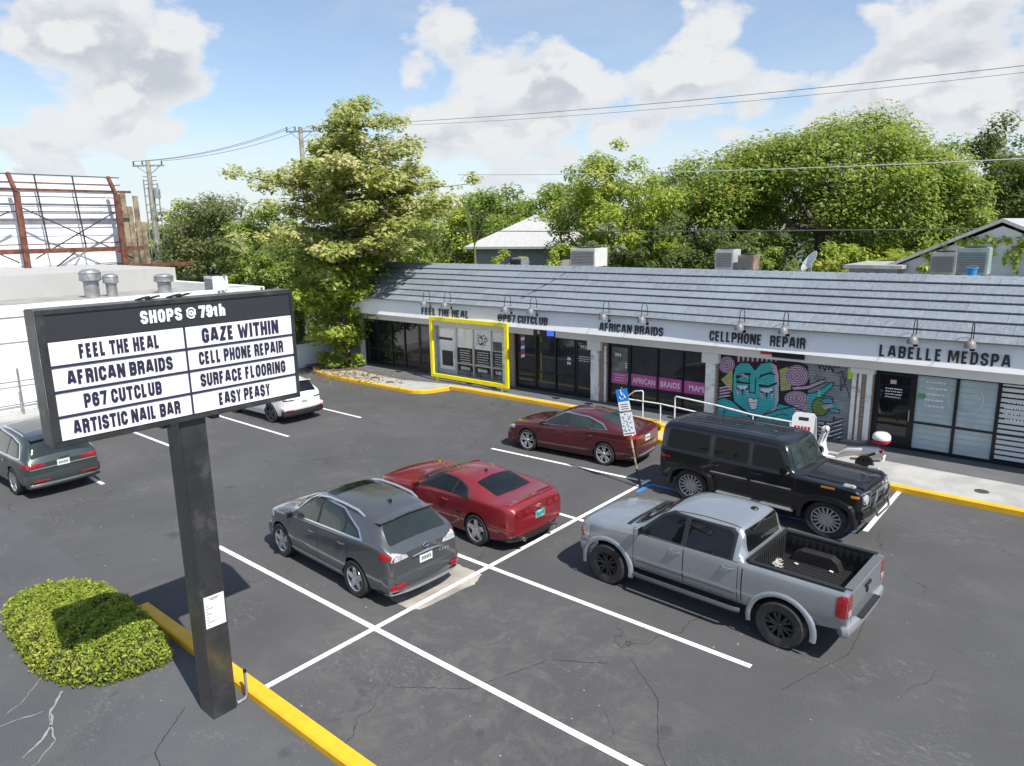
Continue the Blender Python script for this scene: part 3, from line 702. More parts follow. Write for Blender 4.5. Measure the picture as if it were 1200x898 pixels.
# roll shutter with the mural
SX0, SX1 = -10.11, -5.87
b = MB(); nz = 28
for i in range(nz):
    z0, z1 = .16+(2.45-.16)*i/nz, .16+(2.45-.16)*(i+1)/nz
    b.add([(SX0, 22.735, z0), (SX1, 22.735, z0), (SX1, 22.72, z0+.03), (SX0, 22.72, z0+.03), (SX0, 22.72, z1-.012), (SX1, 22.72, z1-.012), (SX1, 22.735, z1), (SX0, 22.735, z1)], [(0,1,2,3), (3,2,5,4), (4,5,6,7)])
shutter = wbuild(b, "roller_shutter", M_SHUT, mall)
MURAL = [
('p','k',[(-10.132,2.424),(-9.515,2.532),(-8.014,2.562),(-7.206,2.351),(-7.108,1.865),(-7.149,1.496),(-7.168,1.126),(-7.367,0.819),(-7.722,0.765),(-8.01,1.005),(-9.532,0.884),(-10.091,0.955)],0),
('p','y',[(-10.017,1.558),(-9.634,1.943),(-9.544,1.128),(-9.7,1.254)],0),
('p','y',[(-8.077,2.118),(-7.814,2.239),(-7.655,1.844),(-7.679,1.518),(-7.99,1.43)],0),
('p','p',[(-9.563,2.12),(-9.575,2.023),(-9.619,1.934),(-9.689,1.863),(-9.778,1.82),(-9.875,1.809),(-9.968,1.832),(-10.046,1.886),(-10.099,1.966),(-10.121,2.06),(-10.108,2.158),(-10.063,2.248),(-9.991,2.318),(-9.901,2.361),(-9.805,2.37),(-9.713,2.346),(-9.636,2.292),(-9.585,2.213)],0),
('l','k',[(-9.598,2.116),(-9.612,2.021),(-9.66,1.936),(-9.736,1.874),(-9.828,1.845),(-9.923,1.853),(-10.005,1.898),(-10.062,1.972),(-10.085,2.064),(-10.071,2.16),(-10.021,2.246),(-9.944,2.307),(-9.851,2.335),(-9.758,2.326),(-9.677,2.281),(-9.621,2.207),(-9.598,2.116)],0.022),
('l','k',[(-9.667,2.109),(-9.677,2.041),(-9.711,1.98),(-9.766,1.936),(-9.832,1.915),(-9.899,1.921),(-9.958,1.953),(-9.998,2.006),(-10.015,2.072),(-10.005,2.14),(-9.969,2.201),(-9.914,2.245),(-9.848,2.265),(-9.781,2.259),(-9.723,2.227),(-9.683,2.174),(-9.667,2.109)],0.022),
('l','k',[(-9.736,2.102),(-9.742,2.061),(-9.763,2.024),(-9.795,1.998),(-9.835,1.985),(-9.875,1.989),(-9.91,2.008),(-9.935,2.04),(-9.945,2.079),(-9.939,2.12),(-9.917,2.157),(-9.884,2.183),(-9.845,2.195),(-9.805,2.191),(-9.77,2.172),(-9.746,2.141),(-9.736,2.102)],0.022),
('l','k',[(-9.805,2.094),(-9.807,2.08),(-9.814,2.068),(-9.825,2.059),(-9.838,2.055),(-9.852,2.057),(-9.863,2.063),(-9.871,2.074),(-9.875,2.087),(-9.873,2.1),(-9.866,2.112),(-9.855,2.121),(-9.842,2.125),(-9.828,2.124),(-9.816,2.118),(-9.808,2.107),(-9.805,2.094)],0.022),
('p','p',[(-7.153,2.018),(-7.166,1.896),(-7.221,1.782),(-7.31,1.692),(-7.424,1.635),(-7.549,1.619),(-7.67,1.646),(-7.772,1.714),(-7.842,1.813),(-7.871,1.933),(-7.857,2.058),(-7.8,2.172),(-7.709,2.262),(-7.593,2.317),(-7.469,2.33),(-7.35,2.301),(-7.251,2.233),(-7.183,2.135)],0),
('l','k',[(-7.188,2.014),(-7.205,1.89),(-7.267,1.779),(-7.366,1.697),(-7.488,1.657),(-7.614,1.665),(-7.724,1.722),(-7.802,1.817),(-7.835,1.938),(-7.817,2.063),(-7.753,2.175),(-7.651,2.256),(-7.529,2.294),(-7.405,2.283),(-7.296,2.226),(-7.221,2.132),(-7.188,2.014)],0.022),
('l','k',[(-7.259,2.005),(-7.272,1.909),(-7.32,1.822),(-7.398,1.759),(-7.493,1.728),(-7.59,1.735),(-7.676,1.779),(-7.736,1.853),(-7.762,1.946),(-7.748,2.044),(-7.698,2.131),(-7.62,2.194),(-7.525,2.223),(-7.428,2.215),(-7.343,2.171),(-7.284,2.097),(-7.259,2.005)],0.022),
('l','k',[(-7.33,1.997),(-7.339,1.928),(-7.374,1.866),(-7.429,1.821),(-7.497,1.799),(-7.567,1.804),(-7.628,1.835),(-7.671,1.888),(-7.689,1.955),(-7.68,2.024),(-7.644,2.087),(-7.588,2.132),(-7.52,2.153),(-7.451,2.147),(-7.39,2.116),(-7.348,2.063),(-7.33,1.997)],0.022),
('l','k',[(-7.401,1.989),(-7.407,1.947),(-7.428,1.91),(-7.461,1.883),(-7.502,1.87),(-7.544,1.873),(-7.58,1.892),(-7.606,1.924),(-7.617,1.963),(-7.611,2.005),(-7.59,2.042),(-7.556,2.069),(-7.515,2.082),(-7.474,2.079),(-7.438,2.06),(-7.412,2.028),(-7.401,1.989)],0.022),
('l','k',[(-7.473,1.98),(-7.475,1.966),(-7.482,1.954),(-7.493,1.945),(-7.506,1.941),(-7.52,1.942),(-7.532,1.948),(-7.541,1.959),(-7.545,1.972),(-7.543,1.986),(-7.536,1.998),(-7.524,2.007),(-7.511,2.011),(-7.497,2.01),(-7.485,2.004),(-7.476,1.993),(-7.473,1.98)],0.022),
('p','p',[(-7.119,1.308),(-7.135,1.224),(-7.193,1.144),(-7.287,1.077),(-7.405,1.031),(-7.534,1.012),(-7.657,1.023),(-7.76,1.062),(-7.83,1.126),(-7.858,1.205),(-7.841,1.29),(-7.78,1.372),(-7.683,1.438),(-7.564,1.483),(-7.436,1.5),(-7.314,1.488),(-7.214,1.448),(-7.146,1.385)],0),
('l','k',[(-7.164,1.301),(-7.183,1.219),(-7.248,1.142),(-7.349,1.081),(-7.471,1.048),(-7.596,1.046),(-7.705,1.076),(-7.781,1.134),(-7.811,1.211),(-7.791,1.296),(-7.724,1.373),(-7.621,1.433),(-7.498,1.465),(-7.374,1.466),(-7.267,1.435),(-7.193,1.377),(-7.164,1.301)],0.022),
('l','k',[(-7.255,1.289),(-7.269,1.23),(-7.315,1.174),(-7.387,1.131),(-7.475,1.107),(-7.564,1.106),(-7.642,1.128),(-7.696,1.17),(-7.717,1.224),(-7.703,1.284),(-7.655,1.34),(-7.582,1.383),(-7.494,1.406),(-7.405,1.406),(-7.329,1.384),(-7.276,1.343),(-7.255,1.289)],0.022),
('l','k',[(-7.346,1.276),(-7.355,1.24),(-7.383,1.207),(-7.426,1.182),(-7.479,1.167),(-7.532,1.167),(-7.579,1.18),(-7.611,1.205),(-7.624,1.237),(-7.615,1.273),(-7.587,1.307),(-7.543,1.332),(-7.49,1.346),(-7.437,1.347),(-7.391,1.333),(-7.359,1.309),(-7.346,1.276)],0.022),
('l','k',[(-7.438,1.263),(-7.441,1.251),(-7.45,1.24),(-7.465,1.232),(-7.483,1.227),(-7.5,1.227),(-7.516,1.231),(-7.526,1.239),(-7.531,1.25),(-7.528,1.262),(-7.519,1.273),(-7.504,1.282),(-7.486,1.287),(-7.469,1.287),(-7.453,1.282),(-7.443,1.274),(-7.438,1.263)],0.022),
('p','p',[(-10.065,1.28),(-9.707,1.4),(-9.665,1.356),(-10.052,1.223)],0),
('p','p',[(-10.061,1.182),(-9.702,1.293),(-9.66,1.249),(-10.048,1.124)],0),
('p','p',[(-10.056,1.083),(-9.697,1.186),(-9.655,1.142),(-10.043,1.026)],0),
('p','p',[(-10.052,0.985),(-9.692,1.078),(-9.65,1.035),(-10.039,0.927)],0),
('p','p',[(-9.487,2.449),(-9.389,2.459),(-9.398,2.234),(-9.466,2.226)],0),
('p','p',[(-9.326,2.458),(-9.23,2.465),(-9.24,2.282),(-9.306,2.243)],0),
('p','p',[(-9.167,2.466),(-9.072,2.471),(-9.082,2.301),(-9.147,2.26)],0),
('p','p',[(-9.01,2.475),(-8.915,2.477),(-8.924,2.289),(-8.99,2.276)],0),
('p','p',[(-8.854,2.483),(-8.76,2.483),(-8.77,2.328),(-8.834,2.293)],0),
('p','p',[(-8.699,2.492),(-8.605,2.489),(-8.616,2.351),(-8.679,2.309)],0),
('p','p',[(-8.546,2.5),(-8.453,2.495),(-8.462,2.342),(-8.526,2.325)],0),
('p','p',[(-8.393,2.508),(-8.301,2.501),(-8.312,2.372),(-8.374,2.341)],0),
('p','p',[(-8.242,2.516),(-8.151,2.507),(-8.162,2.399),(-8.224,2.356)],0),
('p','p',[(-7.557,1.0),(-7.168,1.126),(-7.165,1.085),(-7.532,0.957)],0),
('p','p',[(-7.552,0.926),(-7.163,1.053),(-7.16,1.012),(-7.527,0.883)],0),
('p','p',[(-7.548,0.852),(-7.158,0.98),(-7.155,0.939),(-7.523,0.809)],0),
('p','p',[(-7.543,0.778),(-7.153,0.907),(-7.15,0.866),(-7.518,0.735)],0),
('p','t',[(-10.125,0.8),(-9.937,0.936),(-9.607,0.883),(-8.87,0.396),(-10.105,0.342)],0),
('p','t',[(-8.056,0.998),(-7.556,0.977),(-7.485,0.708),(-7.565,0.413),(-8.773,0.387)],0),
('p','t',[(-8.928,0.582),(-8.361,0.668),(-8.114,0.42),(-8.918,0.388)],0),
('p','t',[(-9.586,1.171),(-9.595,1.754),(-9.54,2.05),(-9.353,2.224),(-9.064,2.235),(-8.862,2.02),(-8.686,2.261),(-8.411,2.341),(-8.177,2.255),(-8.057,1.935),(-8.016,1.098),(-8.098,0.779),(-8.799,0.426),(-9.531,0.86)],0),
('l','k',[(-9.586,1.171),(-9.595,1.754),(-9.54,2.05),(-9.353,2.224),(-9.064,2.235),(-8.862,2.02),(-8.686,2.261),(-8.411,2.341),(-8.177,2.255),(-8.057,1.935),(-8.016,1.098),(-8.098,0.779),(-8.799,0.426),(-9.531,0.86),(-9.586,1.171)],0.04),
('p','p',[(-8.364,2.319),(-8.176,2.237),(-8.08,1.932),(-8.052,1.093),(-8.139,0.844),(-8.202,1.918)],0),
('p','p',[(-8.777,0.459),(-8.139,0.844),(-8.005,0.911),(-8.357,0.597)],0),
('p','p',[(-10.122,0.5),(-9.622,0.674),(-8.97,0.453),(-9.667,0.568)],0),
('p','k',[(-9.502,1.765),(-9.239,1.892),(-8.998,1.896),(-8.994,1.825),(-9.235,1.806),(-9.47,1.624)],0),
('p','k',[(-8.75,1.711),(-8.665,1.887),(-8.346,2.018),(-8.166,1.922),(-8.388,1.933),(-8.593,1.848)],0),
('p','p',[(-9.453,1.771),(-9.238,1.863),(-9.011,1.68),(-9.282,1.791)],0),
('p','k',[(-9.494,1.621),(-9.271,1.576),(-9.029,1.581),(-9.046,1.522),(-9.464,1.503)],0),
('p','k',[(-8.733,1.571),(-8.412,1.554),(-8.117,1.718),(-8.139,1.622),(-8.409,1.493),(-8.69,1.481)],0),
('p','w',[(-9.053,1.473),(-9.057,1.433),(-9.076,1.393),(-9.106,1.357),(-9.147,1.327),(-9.195,1.306),(-9.247,1.294),(-9.3,1.292),(-9.35,1.301),(-9.394,1.32),(-9.428,1.348),(-9.451,1.382),(-9.46,1.421)],0),
('p','w',[(-8.223,1.484),(-8.228,1.442),(-8.248,1.401),(-8.281,1.364),(-8.325,1.332),(-8.378,1.309),(-8.435,1.296),(-8.493,1.294),(-8.548,1.302),(-8.596,1.322),(-8.633,1.35),(-8.658,1.386),(-8.668,1.427)],0),
('l','k',[(-9.053,1.473),(-9.057,1.433),(-9.076,1.393),(-9.106,1.357),(-9.147,1.327),(-9.195,1.306),(-9.247,1.294),(-9.3,1.292),(-9.35,1.301),(-9.394,1.32),(-9.428,1.348),(-9.451,1.382),(-9.46,1.421)],0.022),
('l','k',[(-8.223,1.484),(-8.228,1.442),(-8.248,1.401),(-8.281,1.364),(-8.325,1.332),(-8.378,1.309),(-8.435,1.296),(-8.493,1.294),(-8.548,1.302),(-8.596,1.322),(-8.633,1.35),(-8.658,1.386),(-8.668,1.427)],0.022),
('p','k',[(-9.437,1.351),(-9.358,1.362),(-9.476,1.147)],0),
('p','k',[(-9.288,1.327),(-9.21,1.337),(-9.235,1.048)],0),
('p','k',[(-9.145,1.389),(-9.068,1.399),(-9.01,1.209)],0),
('p','p',[(-9.491,1.257),(-9.394,1.294),(-9.372,1.053)],0),
('p','p',[(-9.103,1.332),(-9.006,1.32),(-9.088,1.044)],0),
('p','k',[(-8.616,1.343),(-8.541,1.353),(-8.652,1.142)],0),
('p','k',[(-8.474,1.319),(-8.399,1.329),(-8.42,1.046)],0),
('p','k',[(-8.337,1.38),(-8.263,1.39),(-8.206,1.204)],0),
('p','p',[(-8.668,1.25),(-8.575,1.287),(-8.552,1.051)],0),
('p','p',[(-8.297,1.324),(-8.203,1.313),(-8.28,1.042)],0),
('l','k',[(-9.042,1.819),(-9.021,1.246),(-8.82,1.249),(-8.823,1.75)],0.035),
('p','w',[(-9.059,1.038),(-8.931,1.09),(-8.865,1.027),(-8.74,1.092),(-8.699,0.954),(-8.761,0.704),(-8.933,0.678),(-9.032,0.906)],0),
('l','k',[(-9.059,1.038),(-8.931,1.09),(-8.865,1.027),(-8.74,1.092),(-8.699,0.954),(-8.761,0.704),(-8.933,0.678),(-9.032,0.906),(-9.059,1.038)],0.022),
('l','k',[(-9.027,0.897),(-8.708,0.943)],0.018),
('l','k',[(-10.138,0.848),(-9.888,0.958),(-9.582,0.877),(-8.868,0.372)],0.035),
('l','k',[(-8.798,0.407),(-8.089,0.78),(-7.556,0.977)],0.035),
('l','k',[(-8.01,1.005),(-7.556,0.977),(-7.149,0.852)],0.031),
('l','k',[(-9.882,0.286),(-9.818,0.546),(-9.899,0.658)],0.026),
('l','k',[(-8.797,0.383),(-8.273,0.753)],0.022),
('l','k',[(-8.304,0.485),(-7.9,0.691),(-7.716,0.672)],0.022),
('p','p',[(-7.639,1.592),(-7.162,1.699),(-6.75,1.931),(-6.684,1.895),(-7.156,1.609),(-7.591,1.529)],0),
('l','k',[(-7.685,1.609),(-7.164,1.722),(-6.629,2.013)],0.026),
('l','k',[(-7.634,1.501),(-7.154,1.577),(-6.58,1.907)],0.026),
('p','t',[(-7.146,1.45),(-6.892,1.53),(-6.495,1.895),(-6.387,1.9),(-6.443,1.746),(-6.715,1.441),(-6.42,1.436),(-6.368,1.286),(-6.186,1.066),(-6.159,0.98),(-6.428,0.962),(-6.585,0.801),(-6.839,0.762),(-7.047,0.96)],0),
('l','k',[(-7.189,1.445),(-6.892,1.53),(-6.495,1.895),(-6.387,1.9),(-6.443,1.746),(-6.715,1.441),(-6.42,1.436),(-6.368,1.286)],0.026),
('p','g',[(-6.474,1.136),(-6.482,1.033),(-6.521,0.937),(-6.585,0.86),(-6.668,0.811),(-6.759,0.797),(-6.847,0.819),(-6.922,0.876),(-6.975,0.959),(-6.998,1.059),(-6.989,1.164),(-6.949,1.26),(-6.883,1.337),(-6.8,1.384),(-6.709,1.396),(-6.622,1.373),(-6.548,1.317),(-6.497,1.234)],0),
('l','k',[(-6.474,1.136),(-6.482,1.033),(-6.521,0.937),(-6.585,0.86),(-6.668,0.811),(-6.759,0.797),(-6.847,0.819),(-6.922,0.876),(-6.975,0.959),(-6.998,1.059),(-6.989,1.164),(-6.949,1.26),(-6.883,1.337),(-6.8,1.384),(-6.709,1.396),(-6.622,1.373),(-6.548,1.317),(-6.497,1.234),(-6.474,1.136)],0.031),
('p','b',[(-6.768,1.275),(-6.626,1.376),(-6.395,1.372),(-6.374,1.263),(-6.573,1.221)],0),
('p','p',[(-6.693,1.126),(-6.406,1.236),(-6.358,1.153),(-6.601,1.026)],0),
('p','b',[(-6.474,1.023),(-6.355,1.108),(-6.165,1.069),(-6.158,0.976),(-6.386,0.959)],0),
('l','k',[(-6.768,1.275),(-6.626,1.376),(-6.395,1.372),(-6.374,1.263),(-6.573,1.221),(-6.768,1.275)],0.022),
('l','k',[(-6.474,1.023),(-6.355,1.108),(-6.165,1.069),(-6.158,0.976),(-6.386,0.959),(-6.474,1.023)],0.022),
('l','w',[(-6.814,1.631),(-6.798,1.407)],0.022),
('p','w',[(-6.786,0.609),(-6.403,0.616),(-6.062,0.793),(-6.08,0.75),(-6.4,0.571),(-6.761,0.567)],0),
('l','k',[(-6.787,0.628),(-6.405,0.643),(-6.053,0.835)],0.026),
('p','w',[(-6.777,0.482),(-6.394,0.49),(-6.053,0.669),(-6.07,0.625),(-6.391,0.445),(-6.752,0.44)],0),
('l','k',[(-6.778,0.5),(-6.396,0.517),(-6.044,0.711)],0.026),
('p','w',[(-6.768,0.354),(-6.385,0.364),(-6.044,0.544),(-6.061,0.5),(-6.382,0.319),(-6.744,0.312)],0),
('l','k',[(-6.769,0.372),(-6.387,0.391),(-6.034,0.586)],0.026),
('p','w',[(-6.759,0.226),(-6.376,0.237),(-6.034,0.419),(-6.052,0.375),(-6.373,0.192),(-6.735,0.184)],0),
('l','k',[(-6.76,0.244),(-6.378,0.264),(-6.025,0.461)],0.026),
('p','w',[(-6.75,0.098),(-6.367,0.111),(-6.025,0.294),(-6.042,0.25),(-6.364,0.065),(-6.726,0.056)],0),
('l','k',[(-6.752,0.116),(-6.369,0.138),(-6.016,0.336)],0.026),
('l','k',[(-6.937,2.491),(-6.837,2.279),(-6.787,2.463),(-6.678,2.23),(-6.66,2.454),(-6.565,2.287),(-6.543,2.444),(-6.443,2.212),(-6.43,2.434),(-6.322,2.358),(-6.208,2.48),(-6.024,2.456)],0.026),
('l','k',[(-6.33,2.181),(-6.194,2.285),(-6.089,1.968),(-6.003,2.175),(-5.903,2.187)],0.022),
('l','k',[(-6.204,2.152),(-6.189,1.668),(-6.087,1.946),(-6.013,1.779),(-5.887,1.443)],0.018),
('l','k',[(-6.365,1.823),(-6.077,1.815)],0.018),
('l','k',[(-6.983,1.925),(-6.888,2.094)],0.018),
('l','k',[(-6.896,1.891),(-6.801,2.059)],0.018),
]
def muralmat(name, c):
    m = mat(name, c, 0.5, var=0.10, vscale=3.0, vec='World'); t = NT(m.node_tree); bs = t.n['Principled BSDF']
    p = t.new('ShaderNodeNewGeometry').outputs['Position']; sp = t.new('ShaderNodeSeparateXYZ'); t.set(sp.inputs[0], p)
    tri = t.math('PINGPONG', t.math('SUBTRACT', sp.outputs[2], .16), (2.45-.16)/28/2)
    bn = t.new('ShaderNodeBump'); bn.inputs['Strength'].default_value = 0.9; bn.inputs['Distance'].default_value = 0.03
    t.set(bn.inputs['Height'], t.ramp(tri, 0, .03)); t.l.new(bn.outputs[0], bs.inputs['Normal']); return m
mm = {'t': muralmat("teal_mural_paint", (0.05, 0.47, 0.48)), 'p': muralmat("pink_mural_paint", (0.62, 0.42, 0.58)), 'k': muralmat("black_mural_paint", (0.018, 0.014, 0.022)), 'y': muralmat("yellow_mural_paint", (0.45, 0.44, 0.18)),
      'w': muralmat("white_mural_paint", (0.80, 0.76, 0.82)), 'g': muralmat("green_mural_paint", (0.17, 0.26, 0.06)), 'b': muralmat("blue_mural_paint", (0.13, 0.38, 0.55))}
keys = list(mm); b = MB()
for i, (kind, c_, pts, wd) in enumerate(MURAL):
    y = 22.716-i*.00015; b.cur = keys.index(c_)
    pts = [(min(max(x, SX0+.01), SX1-.01), z) for x, z in pts]
    if kind == 'p': b.poly([(x, y, z) for x, z in pts])
    else:
        for j in range(len(pts)-1):
            a, d = Vector(pts[j]), Vector(pts[j+1])
            if (d-a).length < 1e-4: continue
            u = (d-a).normalized(); n = Vector((-u.y, u.x))*wd/2; a = a-u*wd*.2; d = d+u*wd*.2
            b.quad(*[(q.x, y, q.y) for q in (a-n, d-n, d+n, a+n)])
mo = b.build("mural", [mm[k] for k in keys]); me = mo.data
bm = bmesh.new(); bm.from_mesh(me)
for f in bm.faces:
    if f.normal.y > 0: f.normal_flip()
bm.to_mesh(me); bm.free(); wlink(mo, shutter)
b = MB(); b.box(-8.62, -8.25, 22.45, 22.518, 2.62, 2.81); wbuild(b, "red_sign_box", M_RED, mall)
b = MB(); b.box(-8.245, -7.25, 22.45, 22.518, 2.55, 2.81); wbuild(b, "black_sign_box", M_BLK, mall)
b = MB(); b.box(-5.98, -5.86, 22.55, 22.65, 2.1, 2.42); wbuild(b, "green_sticker", mat("lime_cloth", (0.42, 0.62, 0.05), .6), mall)

# shop lettering on the fascia (each a sign of its own)
def shopsign(body, x0, x1, z0, z1, label, words=None):
    t = wthing("shop_sign", label, "sign", (x0, YF, z0), "black letter signs on the white fascia")
    for wd, xa, xb in (words or [(body, x0, x1)]):
        wblock("lettering", wd, (xa, 21.912, z0), (1, 0, 0), (0, 0, 1), xb-xa, (z1-z0)*1.03, .035, M_LET, t, t=.16, gap=.19 if "L" in wd and x0 > -6 or wd == "MEDSPA" else .14)
shopsign("FEEL THE HEAL", -23.82, -20.93, 3.01, 3.31, "black letters reading FEEL THE HEAL on the white fascia")
shopsign("@P67 CUTCLUB", -19.30, -16.76, 3.01, 3.30, "black letters reading @P67 CUTCLUB on the white fascia")
shopsign("AFRICAN BRAIDS", -14.38, -11.80, 2.99, 3.28, "black letters reading AFRICAN BRAIDS on the white fascia")
shopsign("CELLPHONE REPAIR", -10.11, -7.06, 2.99, 3.31, "black letters reading CELLPHONE REPAIR on the white fascia", [("CELLPHONE", -10.11, -8.39), ("REPAIR", -8.12, -7.06)])
shopsign("LABELLE MEDSPA", -5.02, -1.95, 2.98, 3.30, "wide spaced black letters reading LABELLE MEDSPA on the white fascia", [("LABELLE", -5.02, -3.49), ("MEDSPA", -3.34, -1.95)])
b = MB(); b.tube([(-18.9, 21.95, 3.6), (-18.3, 22.6, 4.06), (-17.6, 23.6, 4.66), (-17.2, 24.4, 5.12)], .014, 5); wbuild(b, 'roof_cable', M_BLK, mall)
# gooseneck lamps
def gooseneck():
    t = thing("gooseneck_lamp", "x", "lamp", (0, 0, 0), 0, "gooseneck lamps over the shop signs")
    b = MB(); b.lathe([(0, 0), (.06, 0), (.06, -.03), (0, -.03)][::-1], 12, (0, 0, 0), 'Y'); b.build("wall_plate", M_BLK, t, smooth=True)
    b = MB(); pts = [(0, -.02, 0), (0, -.05, .06), (0, -.05, .55)]+[(0, -.05-.19*(1-math.cos(a)), .55+.19*math.sin(a)) for a in np.linspace(.2, math.pi, 9)]+[(0, -.43, .42), (0, -.43, .33)]
    b.tube(pts, .013, 6); b.build("arm", M_BLK, t, smooth=True)
    b = MB(); b.lathe([(.0, .36), (.035, .35), (.045, .30), (.10, .27), (.135, .20), (.15, .10), (.14, .10), (.12, .2), (.08, .25), (0, .27)], 18, (0, -.43, 0), 'Z'); b.build("lamp_shade", mat('dull_lamp_metal', (.20, .20, .205), .55, .3), t, smooth=True)
    return t
lp = gooseneck()
for i, (x, lab) in enumerate(((-23.30, "gooseneck lamp over the word FEEL, leftmost on the fascia"), (-22.00, "gooseneck lamp over the word THE of the FEEL THE HEAL sign"), (-18.62, "gooseneck lamp above the digits P67"), (-17.31, "gooseneck lamp above the letters CLUB"),
        (-14.0, "gooseneck lamp above the first letters of AFRICAN"), (-12.45, "gooseneck lamp above the word BRAIDS"), (-8.98, "gooseneck lamp above the end of the word CELLPHONE"), (-7.62, "gooseneck lamp above the word REPAIR"), (-4.15, "gooseneck lamp above the word LABELLE"), (-2.82, "gooseneck lamp above the word MEDSPA"))):
    o = lp if i == 0 else copy_tree(lp); o.location = (x, 21.98, 3.36); o['label'] = lab

# ---- white building on the left
lb = wthing("white_building", "white walled flat roofed building behind the sign", "building", (-46, 7, 0))
b = MB(); b.box(-62, -32, -9, 19.1, 0, 3.72); wbuild(b, "wall", M_WALLW, lb)
b = MB(); b.box(-32.32, -31.95, -9.05, 19.15, 3.72, 4.15); b.box(-41, -32.32, 18.8, 19.15, 3.72, 4.15); b.box(-41, -32.32, -9.05, -8.7, 3.72, 4.15); wbuild(b, "parapet", M_WALLW, lb, bevel=.02)
b = MB(); b.box(-41, -32.32, -8.7, 18.8, 3.72, 3.76); wbuild(b, "roof", concrete("grey_roof_coating", (0.30, 0.29, 0.27), .2, .3), lb)
b = MB(); b.box(-61, -41, -9, 19.1, 3.722, 4.88); wbuild(b, "upper_wall", stucco("old_white_wall", (0.42, 0.42, 0.41), .35), lb)
b = MB(); b.tube([(-31.93, 6.5, 2.86), (-31.93, 18.9, 2.78)], .02, 5); wbuild(b, "cable", M_WTRIM, lb)
b = MB(); b.box(-31.3, -31.1, 19.2, 25.5, 0, 1.18); tag(b.build("low_wall", stucco("pale_wall", (0.74, 0.76, 0.78), .12), bevel=.02), "low pale wall between the white building and the shops", "wall")
def roof_vent(x, y, r, h, label, gap=.0):
    t = thing("roof_vent", label, "vent", (x, y, 3.76), 0, "metal vents on the white building's roof")
    b = MB(); b.lathe([(r*.72, 0), (r*.72, h*.55)], 20); b.build("duct", M_GALV, t, smooth=True, angle=50)
    b = MB(); b.lathe([(r*.8, h*.56), (r*1.0, h*.62), (r*1.02, h*.86), (r*.9, h*.94), (r*.55, h)], 20); b.build("fan_hood", M_GALV, t, smooth=True, angle=30)
    b = MB(); b.lathe([(r*1.04, h*.60), (r*1.06, h*.63), (r*1.04, h*.66)], 20); b.lathe([(r*1.04, h*.84), (r*1.07, h*.87), (r*1.0, h*.90)], 20); b.build("band", M_GALV, t, smooth=True)
roof_vent(-38.5, 13.75, .47, 1.36, "widest metal roof vent, leftmost of the three above the sign")
roof_vent(-38.2, 14.55, .34, 1.1, "narrow metal roof vent beside the widest one")
roof_vent(-38.0, 17.05, .46, .95, "short wide metal roof vent above the right half of the sign")

def ac_unit(name, loc, w_, d_, h_, label, m=M_GALV, slats=True, rz=0):
    t = thing(name, label, "air conditioner", loc, rz, "air conditioners on the roofs")
    b = MB(); b.box(-w_/2, w_/2, -d_/2, d_/2, .06, h_); b.build("casing", m, t, bevel=.015)
    b = MB()
    for i in range(9): z = .16+i*(h_-.26)/9; b.box(-w_/2+.06, w_/2-.06, -d_/2-.018, -d_/2-.001, z, z+.035)
    b.build("louvre", mat("louvre_grey", (0.16, 0.165, 0.17), .5, .3), t)
    b = MB(); b.lathe([(.0, .0), (w_*.38, .0), (w_*.38, .03), (w_*.30, .05), (0, .05)], 18, (0, 0, h_+.001)); b.build("fan_guard", M_BLK, t, smooth=True)
    b = MB()
    for sx in (-1, 1): b.box(sx*w_*.38-.05, sx*w_*.38+.05, -d_/2, d_/2, 0, .058)
    b.build("skid", M_BLK, t)
    if loc[1] > 24:
        b = MB(); b.box(loc[0]-w_*.7, loc[0]+w_*.7, loc[1]-d_*.7, loc[1]+d_*.7, 4.44, loc[2]-.001); wbuild(b, 'equipment_curb', M_FLATROOF, mall)
    return t
ac_unit("air_conditioner", (-35.2, 20.0-1.6, 3.76), .9, .8, .85, "white air conditioner on the white building's roof beside the leafy tree", mat("white_enamel", (.7, .7, .68), .4))
b0 = 4.93
ac_unit("air_conditioner", (-18.25, 26.9, b0), 1.3, 1.0, .86, "large white two part air conditioner in the middle of the shop roof", mat("cream_enamel", (.55, .54, .50), .4, var=.1))
ac_unit("air_conditioner", (-11.85, 27, b0), .74, .7, .82, "light grey louvred air conditioner left of the rusty one", mat("light_enamel", (.42, .43, .42), .4, var=.1))
ac_unit("air_conditioner", (-10.97, 26.9, b0), .62, .6, .62, "small rusty brown air conditioner on the shop roof", mat("rusty_enamel", (.22, .16, .12), .6, var=.4))
ac_unit("air_conditioner", (-4.5, 27, b0), .72, .7, .76, "grey air conditioner left of the blue bucket", mat("mid_enamel", (.30, .30, .28), .5, var=.15))
ac_unit("air_conditioner", (-3.72, 27.2, b0), .84, .8, .90, "teal grey air conditioner behind the blue bucket", mat("teal_enamel", (.24, .31, .30), .5, var=.15))
b = MB(); b.box(-3.85, -3.3, 25.65, 26.15, 4.44, 4.929); wbuild(b, 'equipment_curb', M_FLATROOF, mall)
b = MB(); b.box(-8.8, -8.2, 26.1, 26.7, 4.44, 4.929); wbuild(b, 'equipment_curb', M_FLATROOF, mall)
b = MB(); b.box(-21.5, -20.7, 25.2, 26.0, 4.44, 4.929); wbuild(b, 'equipment_curb', M_FLATROOF, mall)
t = thing("bucket", "blue plastic bucket on the shop roof by the air conditioners", "bucket", (-3.58, 25.9, b0))
M_BKT = mat("blue_plastic", (0.03, 0.22, 0.50), .4); b = MB(); b.lathe([(.12, 0), (.15, .30), (.165, .30), (.165, .34), (.15, .34), (.145, .33), (.118, .02), (0, .02)], 18); b.build("pail", M_BKT, t, smooth=True, angle=30)
